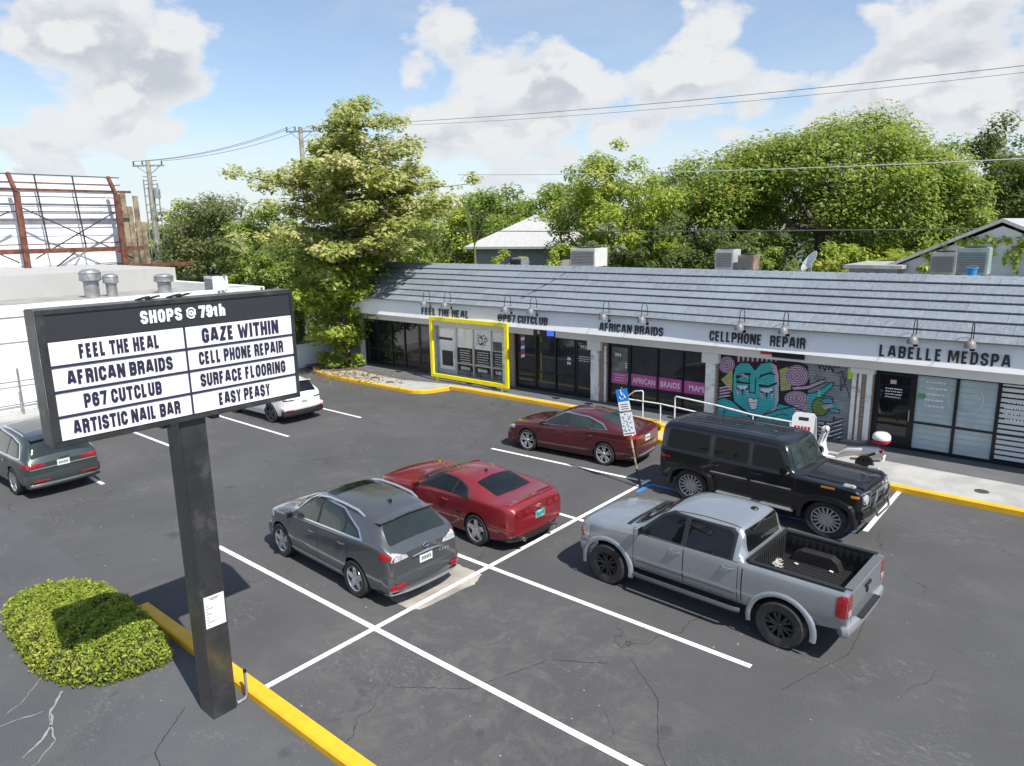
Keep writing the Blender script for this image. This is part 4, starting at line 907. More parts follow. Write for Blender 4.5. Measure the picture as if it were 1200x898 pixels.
b = MB(); b.tube([(-.165, 0, .31)]+[(-.165*math.cos(a), -.05, .31+.1*math.sin(a)) for a in np.linspace(.3, 2.8, 7)]+[(.165, 0, .31)], .006, 5); b.build("handle", M_ALU, t)
t = thing("satellite_dish", "white satellite dish on the shop roof in front of the mango trunk", "satellite dish", (-8.5, 26.4, b0))
b = MB(); n = 16; vs = [(0, 0, 0)]; fs = []
b.lathe([(0, 0), (.15, .012), (.28, .045), (.40, .095), (.405, .10), (.395, .105), (.28, .06), (.15, .025), (0, .012)], 20, (0, 0, 0), 'Z'); do = b.build("reflector", mat("dish_white", (.66, .67, .66), .4), t, smooth=True)
do.rotation_euler = (R(58), 0, R(-50)); do.location = (0, 0, .40)
b = MB(); b.tube([(0, .02, 0), (0, .03, .36)], .025, 8); b.build("mast", M_GALV, t, smooth=True)
b = MB(); b.tube([(0, 0, .22), (-.25, -.36, .46)], .012, 6); b.obox((-.26, -.38, .48), (.03, 0, 0), (0, .05, .02), (0, 0, .03)); b.build("feed_arm", M_GALV, t)
t = thing("roof_vent", "dark hooded vent box on the shop roof in front of the hip roofed house", "vent", (-21.1, 25.6, b0))
b = MB(); b.prism([(-.28, -.3, 0), (.28, -.3, 0), (.28, -.3, .45), (-.28, -.3, .45)], (0, .55, 0)); b.build("hood", M_GALV, t, bevel=.01)
b = MB(); b.prism([(-.24, -.31, .06), (.24, -.31, .06), (.24, -.48, .10), (-.24, -.48, .10)], (0, 0.01, .30)); b.build("opening", M_BLK, t)

# ---- houses behind
def house(name, label, c, sx, sy, h, rh, wallm, roofm, kind='hip', rz=0.0, eave=.5):
    t = thing(name, label, "house", (c[0], c[1], 0), rz)
    b = MB(); b.box(-sx, sx, -sy, sy, 0, h)
    if kind == 'gable':
        for y in (-sy, sy-.01): b.prism([(-sx, y, h), (sx, y, h), (0, y, h+rh*sx/(sx+eave))], (0, .01, 0))
    b.build("wall", wallm, t)
    b = MB(); X, Y = sx+eave, sy+eave
    if kind == 'hip':
        k = max(0, Y-X)*1.0; kx = max(0, X-Y)
        r1, r2 = ((-kx, 0), (kx, 0)) if kx > k else ((0, -k), (0, k))
        b.add([(-X, -Y, h), (X, -Y, h), (X, Y, h), (-X, Y, h), (*r1, h+rh), (*r2, h+rh)], ([(0,1,5,4), (1,2,5), (2,3,4,5), (3,0,4)] if kx > k else [(0,1,4), (1,2,5,4), (2,3,5), (3,0,4,5)]) + [(3,2,1,0)])
        b.box(-X, X, -Y, Y, h-.18, h-.002)
    else:
        th = .14
        for s in (-1, 1): b.prism([(s*X, -Y, h-.12), (0, -Y, h+rh), (0, -Y, h+rh+th), (s*X, -Y, h-.12+th)], (0, 2*Y, 0))
    b.build("roof", roofm, t)
    for i, x in enumerate(np.linspace(-sx*.6, sx*.6, 3)):
        b = MB(); b.box(x-.55, x+.55, -sy-.05, -sy+.01, 1.0, 2.3)
        wn = b.build("window", M_WTRIM, t); b = MB(); b.box(x-.47, x+.47, -sy-.06, -sy-.051, 1.08, 2.22); b.build("pane", M_PANE, wn)
    return t
M_WROOF = roofing("pale_roof", (0.40, 0.395, 0.385))
M_HWALL = stucco("house_wall", (0.30, 0.30, 0.30), .2)
house("house", "house with a white pyramid shaped roof behind the shops", (-37.2, 47.2), 3.7, 3.7, 5.35, 2.45, M_HWALL, M_WROOF, 'hip', R(12), .6)
hr = house("house", "grey gabled house with vines at the right behind the shops", (-3.9, 40.0), 4.3, 5.5, 4.55, 2.05, stucco("grey_siding", (0.74, 0.75, 0.77), .15), roofing("grey_house_roof", (0.33, 0.33, 0.34)), 'gable', 0, .35)
b = MB(); b.box(-9.2, -7.3, 33.6, 37, 0, 4.75); b.box(-9.4, -7.1, 33.4, 37.2, 4.75, 4.9)
t = tag(b.build("shed", mat("shed_grey", (.34, .34, .33), .8, var=.2)), "low grey shed beside the gabled house", "shed")

# ------------------------------------------------------------------ the roadside sign
M_SIGNBLK = mat("dark_sign_metal", (0.040, 0.041, 0.045), 0.28, 0.25, coat=0.3, var=0.2, vscale=2, dirt=(0.09, 0.09, 0.085), dscale=3.0, dlo=.5, dhi=.75, rvar=.1)
M_SIGNGREY = mat("grey_sign_edge", (0.10, 0.10, 0.098), 0.45, 0.3, var=0.25, vscale=3, dirt=(0.2, 0.2, 0.19), dscale=6)  # cabinet sides: mottled grey, lighter than the face frame
M_SIGNWHT = mat("white_sign_acrylic", (0.78, 0.78, 0.79), 0.25, var=0.05, vscale=1.2, dirt=(0.60, 0.59, 0.55), dscale=2.2, dlo=.55, dhi=.85)
M_HEAD = mat("black_sign_header", (0.030, 0.032, 0.038), 0.35)
M_NAVY = mat("navy_sign_letters", (0.025, 0.020, 0.055), 0.4)
sg = wthing("pylon_sign", "tall dark pole sign listing the shops, with white name panels under SHOPS @ 79th", "sign", (-9.2, 4.2, 0))
b = MB(); b.box(-9.38, -9.0, 4.02, 4.37, 0, 4.40); wbuild(b, "pole", M_SIGNBLK, sg, bevel=.008)
y0, y1, z0, z1 = 2.58, 5.77, 4.33, 5.88
b = MB(); b.box(-9.27, -8.96, y0, y1, z0, z1); wbuild(b, "cabinet", M_SIGNGREY, sg, bevel=.012)
b = MB(); X = -8.958
b.box(X, X+.035, y0, y1, z0, z0+.055); b.box(X, X+.035, y0, y1, z1-.055, z1); b.box(X, X+.035, y0, y0+.09, z0+.0552, z1-.0552); b.box(X, X+.035, y1-.05, y1, z0+.0552, z1-.0552)
wbuild(b, "face_frame", M_SIGNBLK, sg, bevel=.005)
b = MB(); b.box(X, X+.018, y0+.0902, y1-.0502, 5.53, z1-.0552); hdr = wbuild(b, "header_panel", M_HEAD, sg)
ROWS = [5.53-i*(5.53-4.385)/4 for i in range(5)]
YM = 4.19
M_DIV = mat("navy_divider", (0.03, 0.028, 0.07), 0.4)
b = MB()
for r in ROWS[1:-1]: b.box(X, X+.026, y0+.0902, y1-.0502, r-.014, r+.014)
wbuild(b, "divider", M_DIV, sg)
b = MB()
for i in range(4): b.box(X, X+.026, YM-.012, YM+.012, ROWS[i+1]+.0142, ROWS[i]-.0142)
wbuild(b, "divider", M_DIV, sg)
names = [("FEEL THE HEAL", 2.97, 3.87), ("AFRICAN BRAIDS", 2.81, 4.0), ("P67 CUTCLUB", 2.95, 3.83), ("ARTISTIC NAIL BAR", 2.80, 4.03)]
names2 = [("GAZE WITHIN", 4.41, 5.51), ("CELL PHONE REPAIR", 4.34, 5.56), ("SURFACE FLOORING", 4.33, 5.57), ("EASY PEASY", 4.55, 5.30)]
for colm, (ya, yb) in ((names, (y0+.0902, YM-.0122)), (names2, (YM+.0122, y1-.0502))):
    for i, (wd, a, c) in enumerate(colm):
        b = MB(); b.box(X, X+.016, ya, yb, ROWS[i+1]+.0142, ROWS[i]-.0142); pn = wbuild(b, "name_panel", M_SIGNWHT, sg)
        zc = (ROWS[i]+ROWS[i+1])/2; hh = .188 if wd == "GAZE WITHIN" else .166
        wblock("lettering", wd, (X+.0163, a, zc-hh/2), (0, 1, 0), (0, 0, 1), c-a, hh, .006, M_NAVY, pn, t=.225, gap=.11)
wblock("lettering", "SHOPS", (X+.0183, 3.68, 5.615), (0, 1, 0), (0, 0, 1), .50, .155, .012, M_LETW, hdr, t=.22)
wblock("lettering", "@", (X+.0183, 4.235, 5.615), (0, 1, 0), (0, 0, 1), .13, .15, .012, M_LETW, hdr, t=.2)
wblock("lettering", "79th", (X+.0183, 4.40, 5.615), (0, 1, 0), (0, 0, 1), .35, .155, .012, M_LETW, hdr, t=.24, gap=.07)
for y in (3.80, 3.92, 4.18, 4.30):
    b = MB(); b.bar((-9.2, y-.03, 5.885), (-9.0, y+.03, 5.93), .05, .02); wbuild(b, "top_clip", M_SIGNBLK, sg)
b = MB(); b.box(-9.3, -8.98, 4.45, 4.55, 4.27, 4.33); b.box(-9.3, -8.98, 3.80, 3.9, 4.28, 4.33); wbuild(b, "bracket", M_SIGNBLK, sg)
b = MB(); b.add([(-8.994, 4.06, 1.38), (-8.994, 4.345, 1.37), (-8.994, 4.35, 1.83), (-8.994, 4.065, 1.84), (-8.998, 4.06, 1.38), (-8.998, 4.345, 1.37), (-8.998, 4.35, 1.83), (-8.998, 4.065, 1.84)], [(0,1,2,3), (7,6,5,4), (0,4,5,1), (1,5,6,2), (2,6,7,3), (3,7,4,0)])
nt = b.build("paper_notice", M_SIGNWHT); tag(nt, "white paper notice taped to the pole of the tall sign", "notice")
random.seed(8); b = MB()
b.box(-8.9935, -8.991, 4.14, 4.28, 1.795, 1.805); b.box(-8.9935, -8.991, 4.16, 4.26, 1.775, 1.783)
for i in range(8): b.box(-8.9935, -8.991, 4.08, 4.09+random.uniform(.01, .1), 1.70-i*.04, 1.708-i*.04)
M_INK = mat("grey_print", (.12, .12, .13), .6); o = b.build("small_print", M_INK, nt)
# conduit stub at the foot of the pole
t = thing("electrical_conduit", "bent grey conduit stub beside the foot of the tall sign and the yellow kerb", "conduit", (-9.2, 4.5, 0))
b = MB(); b.tube([(.15, .0-.1, .03), (.15, .02, .035), (.13, .06, .06), (.12, .075, .15), (.12, .075, .42)], .022, 8); b.build("pipe", M_GALV, t, smooth=True)
b = MB(); b.box(.10, .14, .055, .095, .42, .47); b.build("end_cap", M_BLK, t, bevel=.005)
# ------------------------------------------------------------------ leaning accessible parking sign
t = thing("parking_sign", "leaning accessible parking sign with a blue plate over a white plate behind the red sedan", "parking sign", (-9.0, 15.7, 0))
P0, P1 = Vector((0, 0, 0)), Vector((-.66, .06, 2.58)); ax = (P1-P0).normalized(); side = Vector((1, 0.22, 0)); side = (side-ax*side.dot(ax)).normalized(); nrm = side.cross(ax)
if nrm.y > 0: nrm = -nrm
M_POST = mat("peeling_sign_post", (0.20, 0.22, 0.13), 0.6, 0.3, var=0.35, vscale=9, dirt=(0.50, 0.47, 0.32), dscale=9, dlo=.52, dhi=.58)
b = MB(); b.tube([P0+ax*.0, P0+ax*.5], .036, 8); b.build("post_foot", M_BLK, t, smooth=True)
b = MB(); b.tube([P0+ax*.45, P1], .026, 8); b.build("post", M_POST, t, smooth=True)
def plate(name, a0, a1, w_, m, off=.03):
    b = MB(); c = P0+ax*(a0+a1)/2+nrm*off; b.obox(c, side*w_/2, ax*(a1-a0)/2, nrm*.003); return b.build(name, m, t)
p_ = plate("white_plate", 2.05, 2.62, .31, M_LETW); M_HB = mat("accessible_blue", (0.01, 0.20, 0.62), .4)
plate("blue_plate", 2.30, 2.625, .312, M_HB, .0345)
c = P0+ax*2.47+nrm*.039
b = MB(); q = lambda u, v: c+side*u+ax*v
b.tube([q(-.02+.065*math.cos(a), -.045+.065*math.sin(a)) for a in np.linspace(-3.4, .4, 12)], .010, 5); b.tube([q(-.03, .09), q(-.02, .0), q(.045, 0), q(.07, -.09)], .011, 5); b.tube([q(-.03, .045), q(.03, .045)], .009, 5)
b.lathe([(0, -.02), (.02, 0), (0, .02)], 8, q(-.03, .115)); b.build("wheelchair_symbol", M_LETW, t)
pl2 = plate("white_plate", 1.40, 2.0, .33, M_LETW)
random.seed(21); b = MB(); c0 = P0+ax*1.7+nrm*.0345
for i in range(42):
    u, v = random.uniform(-.14, .14), random.uniform(-.20, .27); b.obox(c0+side*u+ax*v, side*random.uniform(.006, .025), ax*random.uniform(.006, .018), nrm*.001)
b.build("worn_print", mat("faded_green_print", (.10, .22, .26), .6), t)
b = MB(); c0 = P0+ax*2.16+nrm*.0345
for i in range(3): b.obox(c0+ax*(.06-i*.06), side*.10, ax*.012, nrm*.001)
b.build("small_print", M_INK, t)
b = MB(); c0 = P0+ax*1.45+nrm*.0345; b.obox(c0, side*.14, ax*.015, nrm*.001); b.build("red_print", M_RED, t)

# ------------------------------------------------------------------ vehicles (local frame: +x forward, +y left, origin on the ground mid-wheelbase)
def pchip(xs, ys):
    xs, ys = np.array(xs, float), np.array(ys, float); h = np.diff(xs); d = np.diff(ys)/h; m = np.zeros(len(xs))
    for i in range(1, len(xs)-1):
        if d[i-1]*d[i] > 0: w1, w2 = 2*h[i]+h[i-1], h[i]+2*h[i-1]; m[i] = (w1+w2)/(w1/d[i-1]+w2/d[i])
    m[0], m[-1] = d[0], d[-1]
    def f(x):
        x = np.clip(x, xs[0], xs[-1]); i = np.clip(np.searchsorted(xs, x)-1, 0, len(h)-1); t = (x-xs[i])/h[i]
        return ((1+2*t)*(1-t)**2*ys[i]+t*(1-t)**2*h[i]*m[i]+t*t*(3-2*t)*ys[i+1]+t*t*(t-1)*h[i]*m[i+1])
    return f
def prof(pts):
    pts = sorted(pts); return pchip([p[0] for p in pts], [p[1] for p in pts])
def chaikin(P, n, r):
    for _ in range(n):
        Q = [P[0]]
        for i in range(len(P)-1):
            a, c = P[i], P[i+1]
            if i > 0: Q.append(a+(c-a)*r)
            if i < len(P)-2: Q.append(c-(c-a)*r)
        Q.append(P[-1]); P = np.array(Q)
    return P
M_TYRE = mat("tyre_rubber", (0.022, 0.022, 0.023), 0.8, var=0.3, vscale=8, dirt=(0.06, 0.057, 0.052), dscale=5)
M_WELL = mat("wheel_well_black", (0.008, 0.008, 0.008), 0.9)
M_CGLASS = glassy("car_glass", (0.006, 0.008, 0.009), 0.02, 0.5)
M_CGLASS2 = glassy("clear_car_glass", (0.022, 0.032, 0.031), 0.03, 0.6)
M_TRIM = mat("black_trim_plastic", (0.016, 0.016, 0.017), 0.5)
M_CHROME = mat("chrome_trim", (0.62, 0.63, 0.65), 0.16, 0.95)
M_SATIN = mat("satin_silver_trim", (0.55, 0.56, 0.58), 0.3, 0.7)
M_TAIL = mat("red_lamp_lens", (0.30, 0.010, 0.014), 0.08, coat=0.8, var=0.3, vscale=9)
M_CLEAR = mat("clear_lamp_lens", (0.52, 0.52, 0.53), 0.08, 0.2, coat=0.8, var=0.35, vscale=14)
M_AMBER = mat("amber_lamp_lens", (0.60, 0.20, 0.02), 0.12, coat=0.6)
M_RIM = mat("silver_alloy_rim", (0.50, 0.51, 0.53), 0.28, 0.75, rvar=.08)
M_RIMD = mat("dark_alloy_rim", (0.045, 0.045, 0.05), 0.3, 0.6)
M_DISC = mat("dark_brake_disc", (0.02, 0.02, 0.022), 0.6, 0.4)  # one even dark colour for the disc behind the spokes
M_PLATE = mat("white_number_plate", (0.68, 0.69, 0.66), 0.35, var=.12, vscale=25)

def make_wheel(parent, x, y, r, w_, rimr, style, rimm, nsp=5, scale_y=1):
    s = 1 if y > 0 else -1
    t = bpy.data.objects.new("wheel", None); t.empty_display_size = .1; link(t, parent); t.location = (x, y, r)
    b = MB(); k = w_/2
    b.lathe([(rimr, -k*.9), (r*.93, -k), (r*.985, -k*.86), (r, -k*.55), (r, k*.55), (r*.985, k*.86), (r*.93, k), (rimr+.012, k*.96), (rimr, k*.84), (rimr, -k*.9)], 40, (0, 0, 0), 'Y')
    b.build("tyre", M_TYRE, t, smooth=True, angle=35)
    b = MB(); b.lathe([(0, -.02*s), (rimr*.99, -.02*s), (rimr*.99, -.05*s), (0, -.05*s)], 32, (0, 0, 0), 'Y'); b.build("brake_disc", M_DISC, t, smooth=True, angle=30)
    b = MB(); o = s*k*.86
    b.lathe([(rimr*1.0, o), (rimr*.985, o+s*.012), (rimr*.93, o+s*.006), (rimr*.91, o-s*.05), (rimr*.9, -o*.6), (rimr*.995, -o*.6), (rimr*1.0, o)], 40, (0, 0, 0), 'Y')
    b.lathe([(0, o-s*.005), (rimr*.13, o-s*.006), (rimr*.17, o-s*.02), (rimr*.19, o-s*.06), (0, o-s*.06)], 20, (0, 0, 0), 'Y')
    for i in range(nsp):
        a0 = 2*math.pi*i/nsp+.3
        offs = {'five': [(0, .30, .16)], 'twin': [(-.12, .085, .075), (.12, .085, .075)], 'multi': [(0, .09, .055)], 'vee': [(-.16, .10, .09), (.16, .10, .09)]}[style]
        for (da, wi, wo) in offs:
            ri, ro = rimr*.12, rimr*.94
            def P(rr, ang, tang, dep): 
                ca, sa = math.cos(ang), math.sin(ang); return (rr*ca-tang*sa, o-s*dep, rr*sa+tang*ca)
            ai = a0+(da*.35 if style in ('vee', 'twin') else 0); ao = a0+da*(1.3 if style == 'vee' else 1)
            wi_, wo_ = wi*rimr, wo*rimr
            vs = [P(ri, ai, -wi_, .012), P(ri, ai, wi_, .012), P(ro, ao, wo_, .0), P(ro, ao, -wo_, .0), P(ri, ai, -wi_*1.1, .05), P(ri, ai, wi_*1.1, .05), P(ro, ao, wo_*1.1, .045), P(ro, ao, -wo_*1.1, .045)]
            b.add(vs, [(0,1,2,3), (7,6,5,4), (0,4,5,1), (1,5,6,2), (2,6,7,3), (3,7,4,0)])
    rm = b.build("rim", rimm, t, smooth=True, angle=30)
    return t

class Car:
    def __init__(s, name, label, loc, rotz, scale, pm, top, belt, half, bot, roofw, wheels, arch, round_=0.25, it=2, group=None, cat="car", mid=.5, tuck=.94, shoulder=.965, hoodstyle=None, step=.05):
        s.t = thing(name, label, cat, loc, rotz, group); s.t.scale = (scale,)*3; s.pm = pm
        s.ftop, s.fbelt, s.fhalf, s.fbot, s.frw = prof(top), prof(belt), prof(half), prof(bot), prof(roofw)
        x0, x1 = min(p[0] for p in top), max(p[0] for p in top)
        n = int((x1-x0)/step)+1
        xs = np.linspace(x0, x1, n); xs = np.unique(np.concatenate([xs, x0+np.array([.0, .01, .025]), x1-np.array([.0, .01, .025])]))
        secs = []
        for x in xs:
            zt, zb, w_, bo, rw = s.ftop(x), s.fbelt(x), s.fhalf(x), s.fbot(x), s.frw(x); h = max(zt-zb, .004); t = min(1, max(0, (h-.06)/.34)); t = t*t*(3-2*t); rw = min(rw, w_*.95)
            hood = [(.90*w_, zb+.45*h), (.64*w_, zb+.80*h), (.30*w_, zb+.97*h), (0, zt)]
            kk = min(1, h/.4); cab = [(.945*w_*(1-t)+.945*w_*t, zb+.03), (rw, zt-.115*kk), (rw-.12, zt-.028*kk), (0, zt)]
            up_ = [(a[0]*(1-t)+c[0]*t, a[1]*(1-t)+c[1]*t) for a, c in zip(hood, cab)]
            zm = bo+(zb-bo)*mid
            low = [(0, bo), (.88*w_, bo), (tuck*w_, bo+.03), (w_*.995, bo+(zm-bo)*.62), (w_, zm), (.988*w_, zb-.11), (shoulder*w_, zb)]
            secs.append(chaikin(np.array(low+up_), it, round_))
        m = len(secs[0]); V = []; F = []
        for x, S in zip(xs, secs):
            for (y, z) in S: V.append((x, y, z))
            for (y, z) in S[1:-1][::-1]: V.append((x, -y, z))
        k = 2*m-2
        for i in range(len(xs)-1):
            for j in range(k): F.append((i*k+j, (i+1)*k+j, (i+1)*k+(j+1) % k, i*k+(j+1) % k))
        for base in (0, (len(xs)-1)*k):
            for j in range(1, m-2): F.append((base+j, base+j+1, base+k-j-1, base+k-j))
            F.append((base, base+1, base+k-1)); F.append((base+m-2, base+m-1, base+m))
        me = bpy.data.meshes.new("body"); me.from_pydata(V, [], F); me.materials.append(pm); me.materials.append(M_WELL); me.materials.append(M_TRIM)
        bm = bmesh.new(); bm.from_mesh(me); bmesh.ops.recalc_face_normals(bm, faces=bm.faces)
        s.bvh = BVHTree.FromBMesh(bm)
        bm.to_mesh(me); bm.free()
        o = bpy.data.objects.new("body", me); link(o, s.t); s.body = o; s.V = V
        # wheel openings
        cut = MB(); cut.cur = 1
        for (x, r) in wheels:
            yw = float(s.fhalf(x))
            for sg_ in (-1, 1):
                cut.lathe([(arch, min(sg_*(yw-.30), sg_*(yw+.2))), (arch, max(sg_*(yw-.30), sg_*(yw+.2)))], 40, (x, 0, r), 'Y')
        s.extra_cut = cut
        s.wheels = wheels; s.boxes = []
    def cutbox(s, x0, x1, y0, y1, z0, z1):
        b = MB(); b.cur = 2; b.box(x0, x1, y0, y1, z0, z1); s.boxes.append(b)
    def finish_body(s):
        cs = []
        for cut in [s.extra_cut]+s.boxes:
            c = cut.build("cutter", [s.pm, M_WELL, M_TRIM], s.t); cs.append(c)
            md = s.body.modifiers.new("cut", 'BOOLEAN'); md.operation = 'DIFFERENCE'; md.object = c; md.solver = 'EXACT'; md.material_mode = 'TRANSFER'
        bpy.context.view_layer.update()
        me = bpy.data.meshes.new_from_object(s.body.evaluated_get(bpy.context.evaluated_depsgraph_get()))
        s.body.modifiers.clear(); old = s.body.data; s.body.data = me; bpy.data.meshes.remove(old); 
        for c in cs:
            cm = c.data; bpy.data.objects.remove(c); bpy.data.meshes.remove(cm)
        me.polygons.foreach_set('use_smooth', [True]*len(me.polygons)); me.set_sharp_from_angle(angle=R(32)); me.name = "body"
    # ---- patches lying on the skin
    def _hit(s, p, d):
        r = s.bvh.ray_cast(Vector(p), Vector(d)); return r
    def patch(s, name, poly, view, m, off=.004, parent=None, refine=.07, rim=.02, rnd=0.0, smooth=True):
        """poly in the projection plane: view 'L','R' -> (x,z); 'T' -> (x,y); 'B','F' (back, front) -> (y,z)"""
        if rnd > 0: poly = roundpoly(poly, rnd)
        D = {'L': (0, -1, 0), 'R': (0, 1, 0), 'T': (0, 0, -1), 'B': (1, 0, 0), 'F': (-1, 0, 0)}[view]; d = Vector(D)
        def src(u, v): return {'L': (u, 3, v), 'R': (u, -3, v), 'T': (u, v, 4), 'B': (-5, u, v), 'F': (5, u, v)}[view]
        bm = bmesh.new(); vs = [bm.verts.new((u, v, 0)) for u, v in poly]
        f = bm.faces.new(vs); bmesh.ops.triangulate(bm, faces=[f], ngon_method='EAR_CLIP')
        for _ in range(6):
            long_ = [e for e in bm.edges if e.calc_length() > refine]
            if not long_: break
            bmesh.ops.subdivide_edges(bm, edges=long_, cuts=1); bmesh.ops.triangulate(bm, faces=bm.faces[:])
        bmesh.ops.beautify_fill(bm, faces=bm.faces[:], edges=[e for e in bm.edges if not e.is_boundary])
        bad = []
        nrms = {}
        for v in bm.verts:
            h = s._hit(src(v.co.x, v.co.y), d)
            if h[0] is None: bad.append(v); continue
            n = h[1]
            if n.dot(d) > 0: n = -n
            v.co = h[0]+n*off; nrms[v] = n
        bmesh.ops.delete(bm, geom=bad, context='VERTS')
        if rim > 0:
            be = [e for e in bm.edges if e.is_boundary]
            ret = bmesh.ops.extrude_edge_only(bm, edges=be)
            for v in [g for g in ret['geom'] if isinstance(g, bmesh.types.BMVert)]: v.co += d*rim
        bmesh.ops.recalc_face_normals(bm, faces=bm.faces)
        tot = Vector()
        for f in bm.faces: tot += f.normal*f.calc_area()
        if tot.dot(d) > 0: bmesh.ops.reverse_faces(bm, faces=bm.faces[:])
        me = bpy.data.meshes.new(name); bm.to_mesh(me); bm.free(); me.materials.append(m)
        me.polygons.foreach_set('use_smooth', [smooth]*len(me.polygons)); me.set_sharp_from_angle(angle=R(40))
        return link(bpy.data.objects.new(name, me), parent or s.t)
    def strip(s, name, pts, view, wd, m, off=.004, parent=None):
        P = [Vector(p) for p in pts]; a, c = [], []
        for i, p in enumerate(P):
            d = (P[min(i+1, len(P)-1)]-P[max(i-1, 0)]).normalized(); q = Vector((-d.y, d.x))*wd/2; a.append(p+q); c.append(p-q)
        return s.patch(name, [tuple(p) for p in a]+[tuple(p) for p in c[::-1]], view, m, off, parent, refine=.10, rim=.01)
    def side(s, u, v, sg_): 
        h = s._hit((u, 3*sg_, v), (0, -sg_, 0)); return h[0] if h[0] is not None else Vector((u, sg_*.9, v))
    def rear(s, y, z, front=False):
        h = s._hit((5 if front else -5, y, z), (-1 if front else 1, 0, 0)); return h[0] if h[0] is not None else Vector((0, y, z))
    def top(s, x, y):
        h = s._hit((x, y, 4), (0, 0, -1)); return h[0] if h[0] is not None else Vector((x, y, 1))
    def wheelset(s, r, w_, rimr, style, rimm, nsp, inset=.0):
        for (x, rr) in s.wheels:
            for sg_ in (-1, 1): make_wheel(s.t, x, sg_*(float(s.fhalf(x))-w_/2-inset), r, w_, rimr, style, rimm, nsp)
    def handle(s, door, x, z, sg_, m, L=.2):
        p = s.side(x, z, sg_); b = MB(); b.tube([p+Vector((-L/2, 0, 0)), p+Vector((-L*.35, sg_*.035, .0)), p+Vector((L*.35, sg_*.035, .005)), p+Vector((L/2, 0, .005))], [.012, .017, .017, .012], 8)
        return b.build("handle", m, door, smooth=True)
    def mirror(s, x, z, sg_, m, w_=.2, h=.15, d=.1):
        p = s.side(x, z, sg_); b = MB()
        c = p+Vector((0, sg_*(w_*.55+.03), .06))
        b.obox(c, (d/2, 0, 0), (0, w_/2, 0), (0, 0, h/2)); o = b.build("mirror", m, s.t, bevel=.035)
        b = MB(); b.obox(p+Vector((.01, sg_*.03, .02)), (.03, 0, 0), (0, .06, .02*sg_), (0, 0, .02)); b.build("mirror_arm", M_TRIM, o)
        b = MB(); b.obox(c+Vector((-d/2-.001, 0, 0)), (.003, 0, 0), (0, w_/2-.03, 0), (0, 0, h/2-.025)); b.build("mirror_glass", M_CGLASS, o, bevel=.002)
        return o
    def doors(s, polys, sgs=(1, -1), handles=(), hm=None):
        for sg_ in sgs:
            for poly, hp in zip(polys, handles):
                view = 'L' if sg_ > 0 else 'R'
                s.patch("door_gap", grow(poly, .012), view, M_TRIM, .0012, rim=0, refine=.1)
                dd = s.patch("door", poly, view, s.pm, .0035, rim=0.004, refine=.08)
                s.handle(dd, hp[0], hp[1], sg_, hm or s.pm)
    def glass(s, outline, panes, m, sgs=(1, -1), chrome=None, black=True):
        for sg_ in sgs:
            view = 'L' if sg_ > 0 else 'R'
            if chrome: s.patch("window_surround", grow(outline, .03), view, chrome, .0055, rim=.02)
            s.patch("window_frame", outline, view, M_TRIM, .008, rim=.02)
            for p in panes: s.patch("side_window", p, view, m, .0105, rim=.012, rnd=.03)
    def plate(s, y, z, m=M_PLATE, w_=.31, h=.155, front=False):
        p = s.rear(y, z, front); n = 1 if front else -1
        b = MB(); b.box(p.x-.015 if n < 0 else p.x, p.x if n < 0 else p.x+.015, y-w_/2, y+w_/2, z-h/2, z+h/2); o = b.build("number_plate", m, s.t)
        b = MB(); xx = p.x-.0165 if n < 0 else p.x+.0165; random.seed(int(abs(p.x*100)))
        for i in range(6): b.box(xx-.001, xx+.001, y-w_*.38+i*w_*.13, y-w_*.38+i*w_*.13+w_*.085, z-h*.22, z+h*.22)
        b.build("plate_print", mat("plate_green", (.06, .12, .10), .5), o); return o
def grow(poly, d):
    """outset a simple polygon by d"""
    P = [Vector(p) for p in poly]; n = len(P); A = sum(P[i].x*P[(i+1) % n].y-P[(i+1) % n].x*P[i].y for i in range(n)); sg_ = 1 if A > 0 else -1; out = []
    for i in range(n):
        a, p, c = P[i-1], P[i], P[(i+1) % n]; u, v = (p-a).normalized(), (c-p).normalized()
        n1, n2 = Vector((u.y, -u.x))*sg_, Vector((v.y, -v.x))*sg_; k = n1+n2; L = max(k.length_squared, .5); out.append(tuple(p+k*(2*d/L)))
    return out
def roundpoly(poly, r, n=4):
    P = [Vector(p) for p in poly]; out = []
    for i in range(len(P)):
        a, p, c = P[i-1], P[i], P[(i+1) % len(P)]; k = min(r, (a-p).length*.4, (c-p).length*.4); s0, s1 = p+(a-p).normalized()*k, p+(c-p).normalized()*k
        for j in range(n+1):
            t = j/n; out.append(tuple(s0*(1-t)**2+p*2*t*(1-t)+s1*t*t))
    return out
def mirp(poly): return [(-y, z) for y, z in poly]
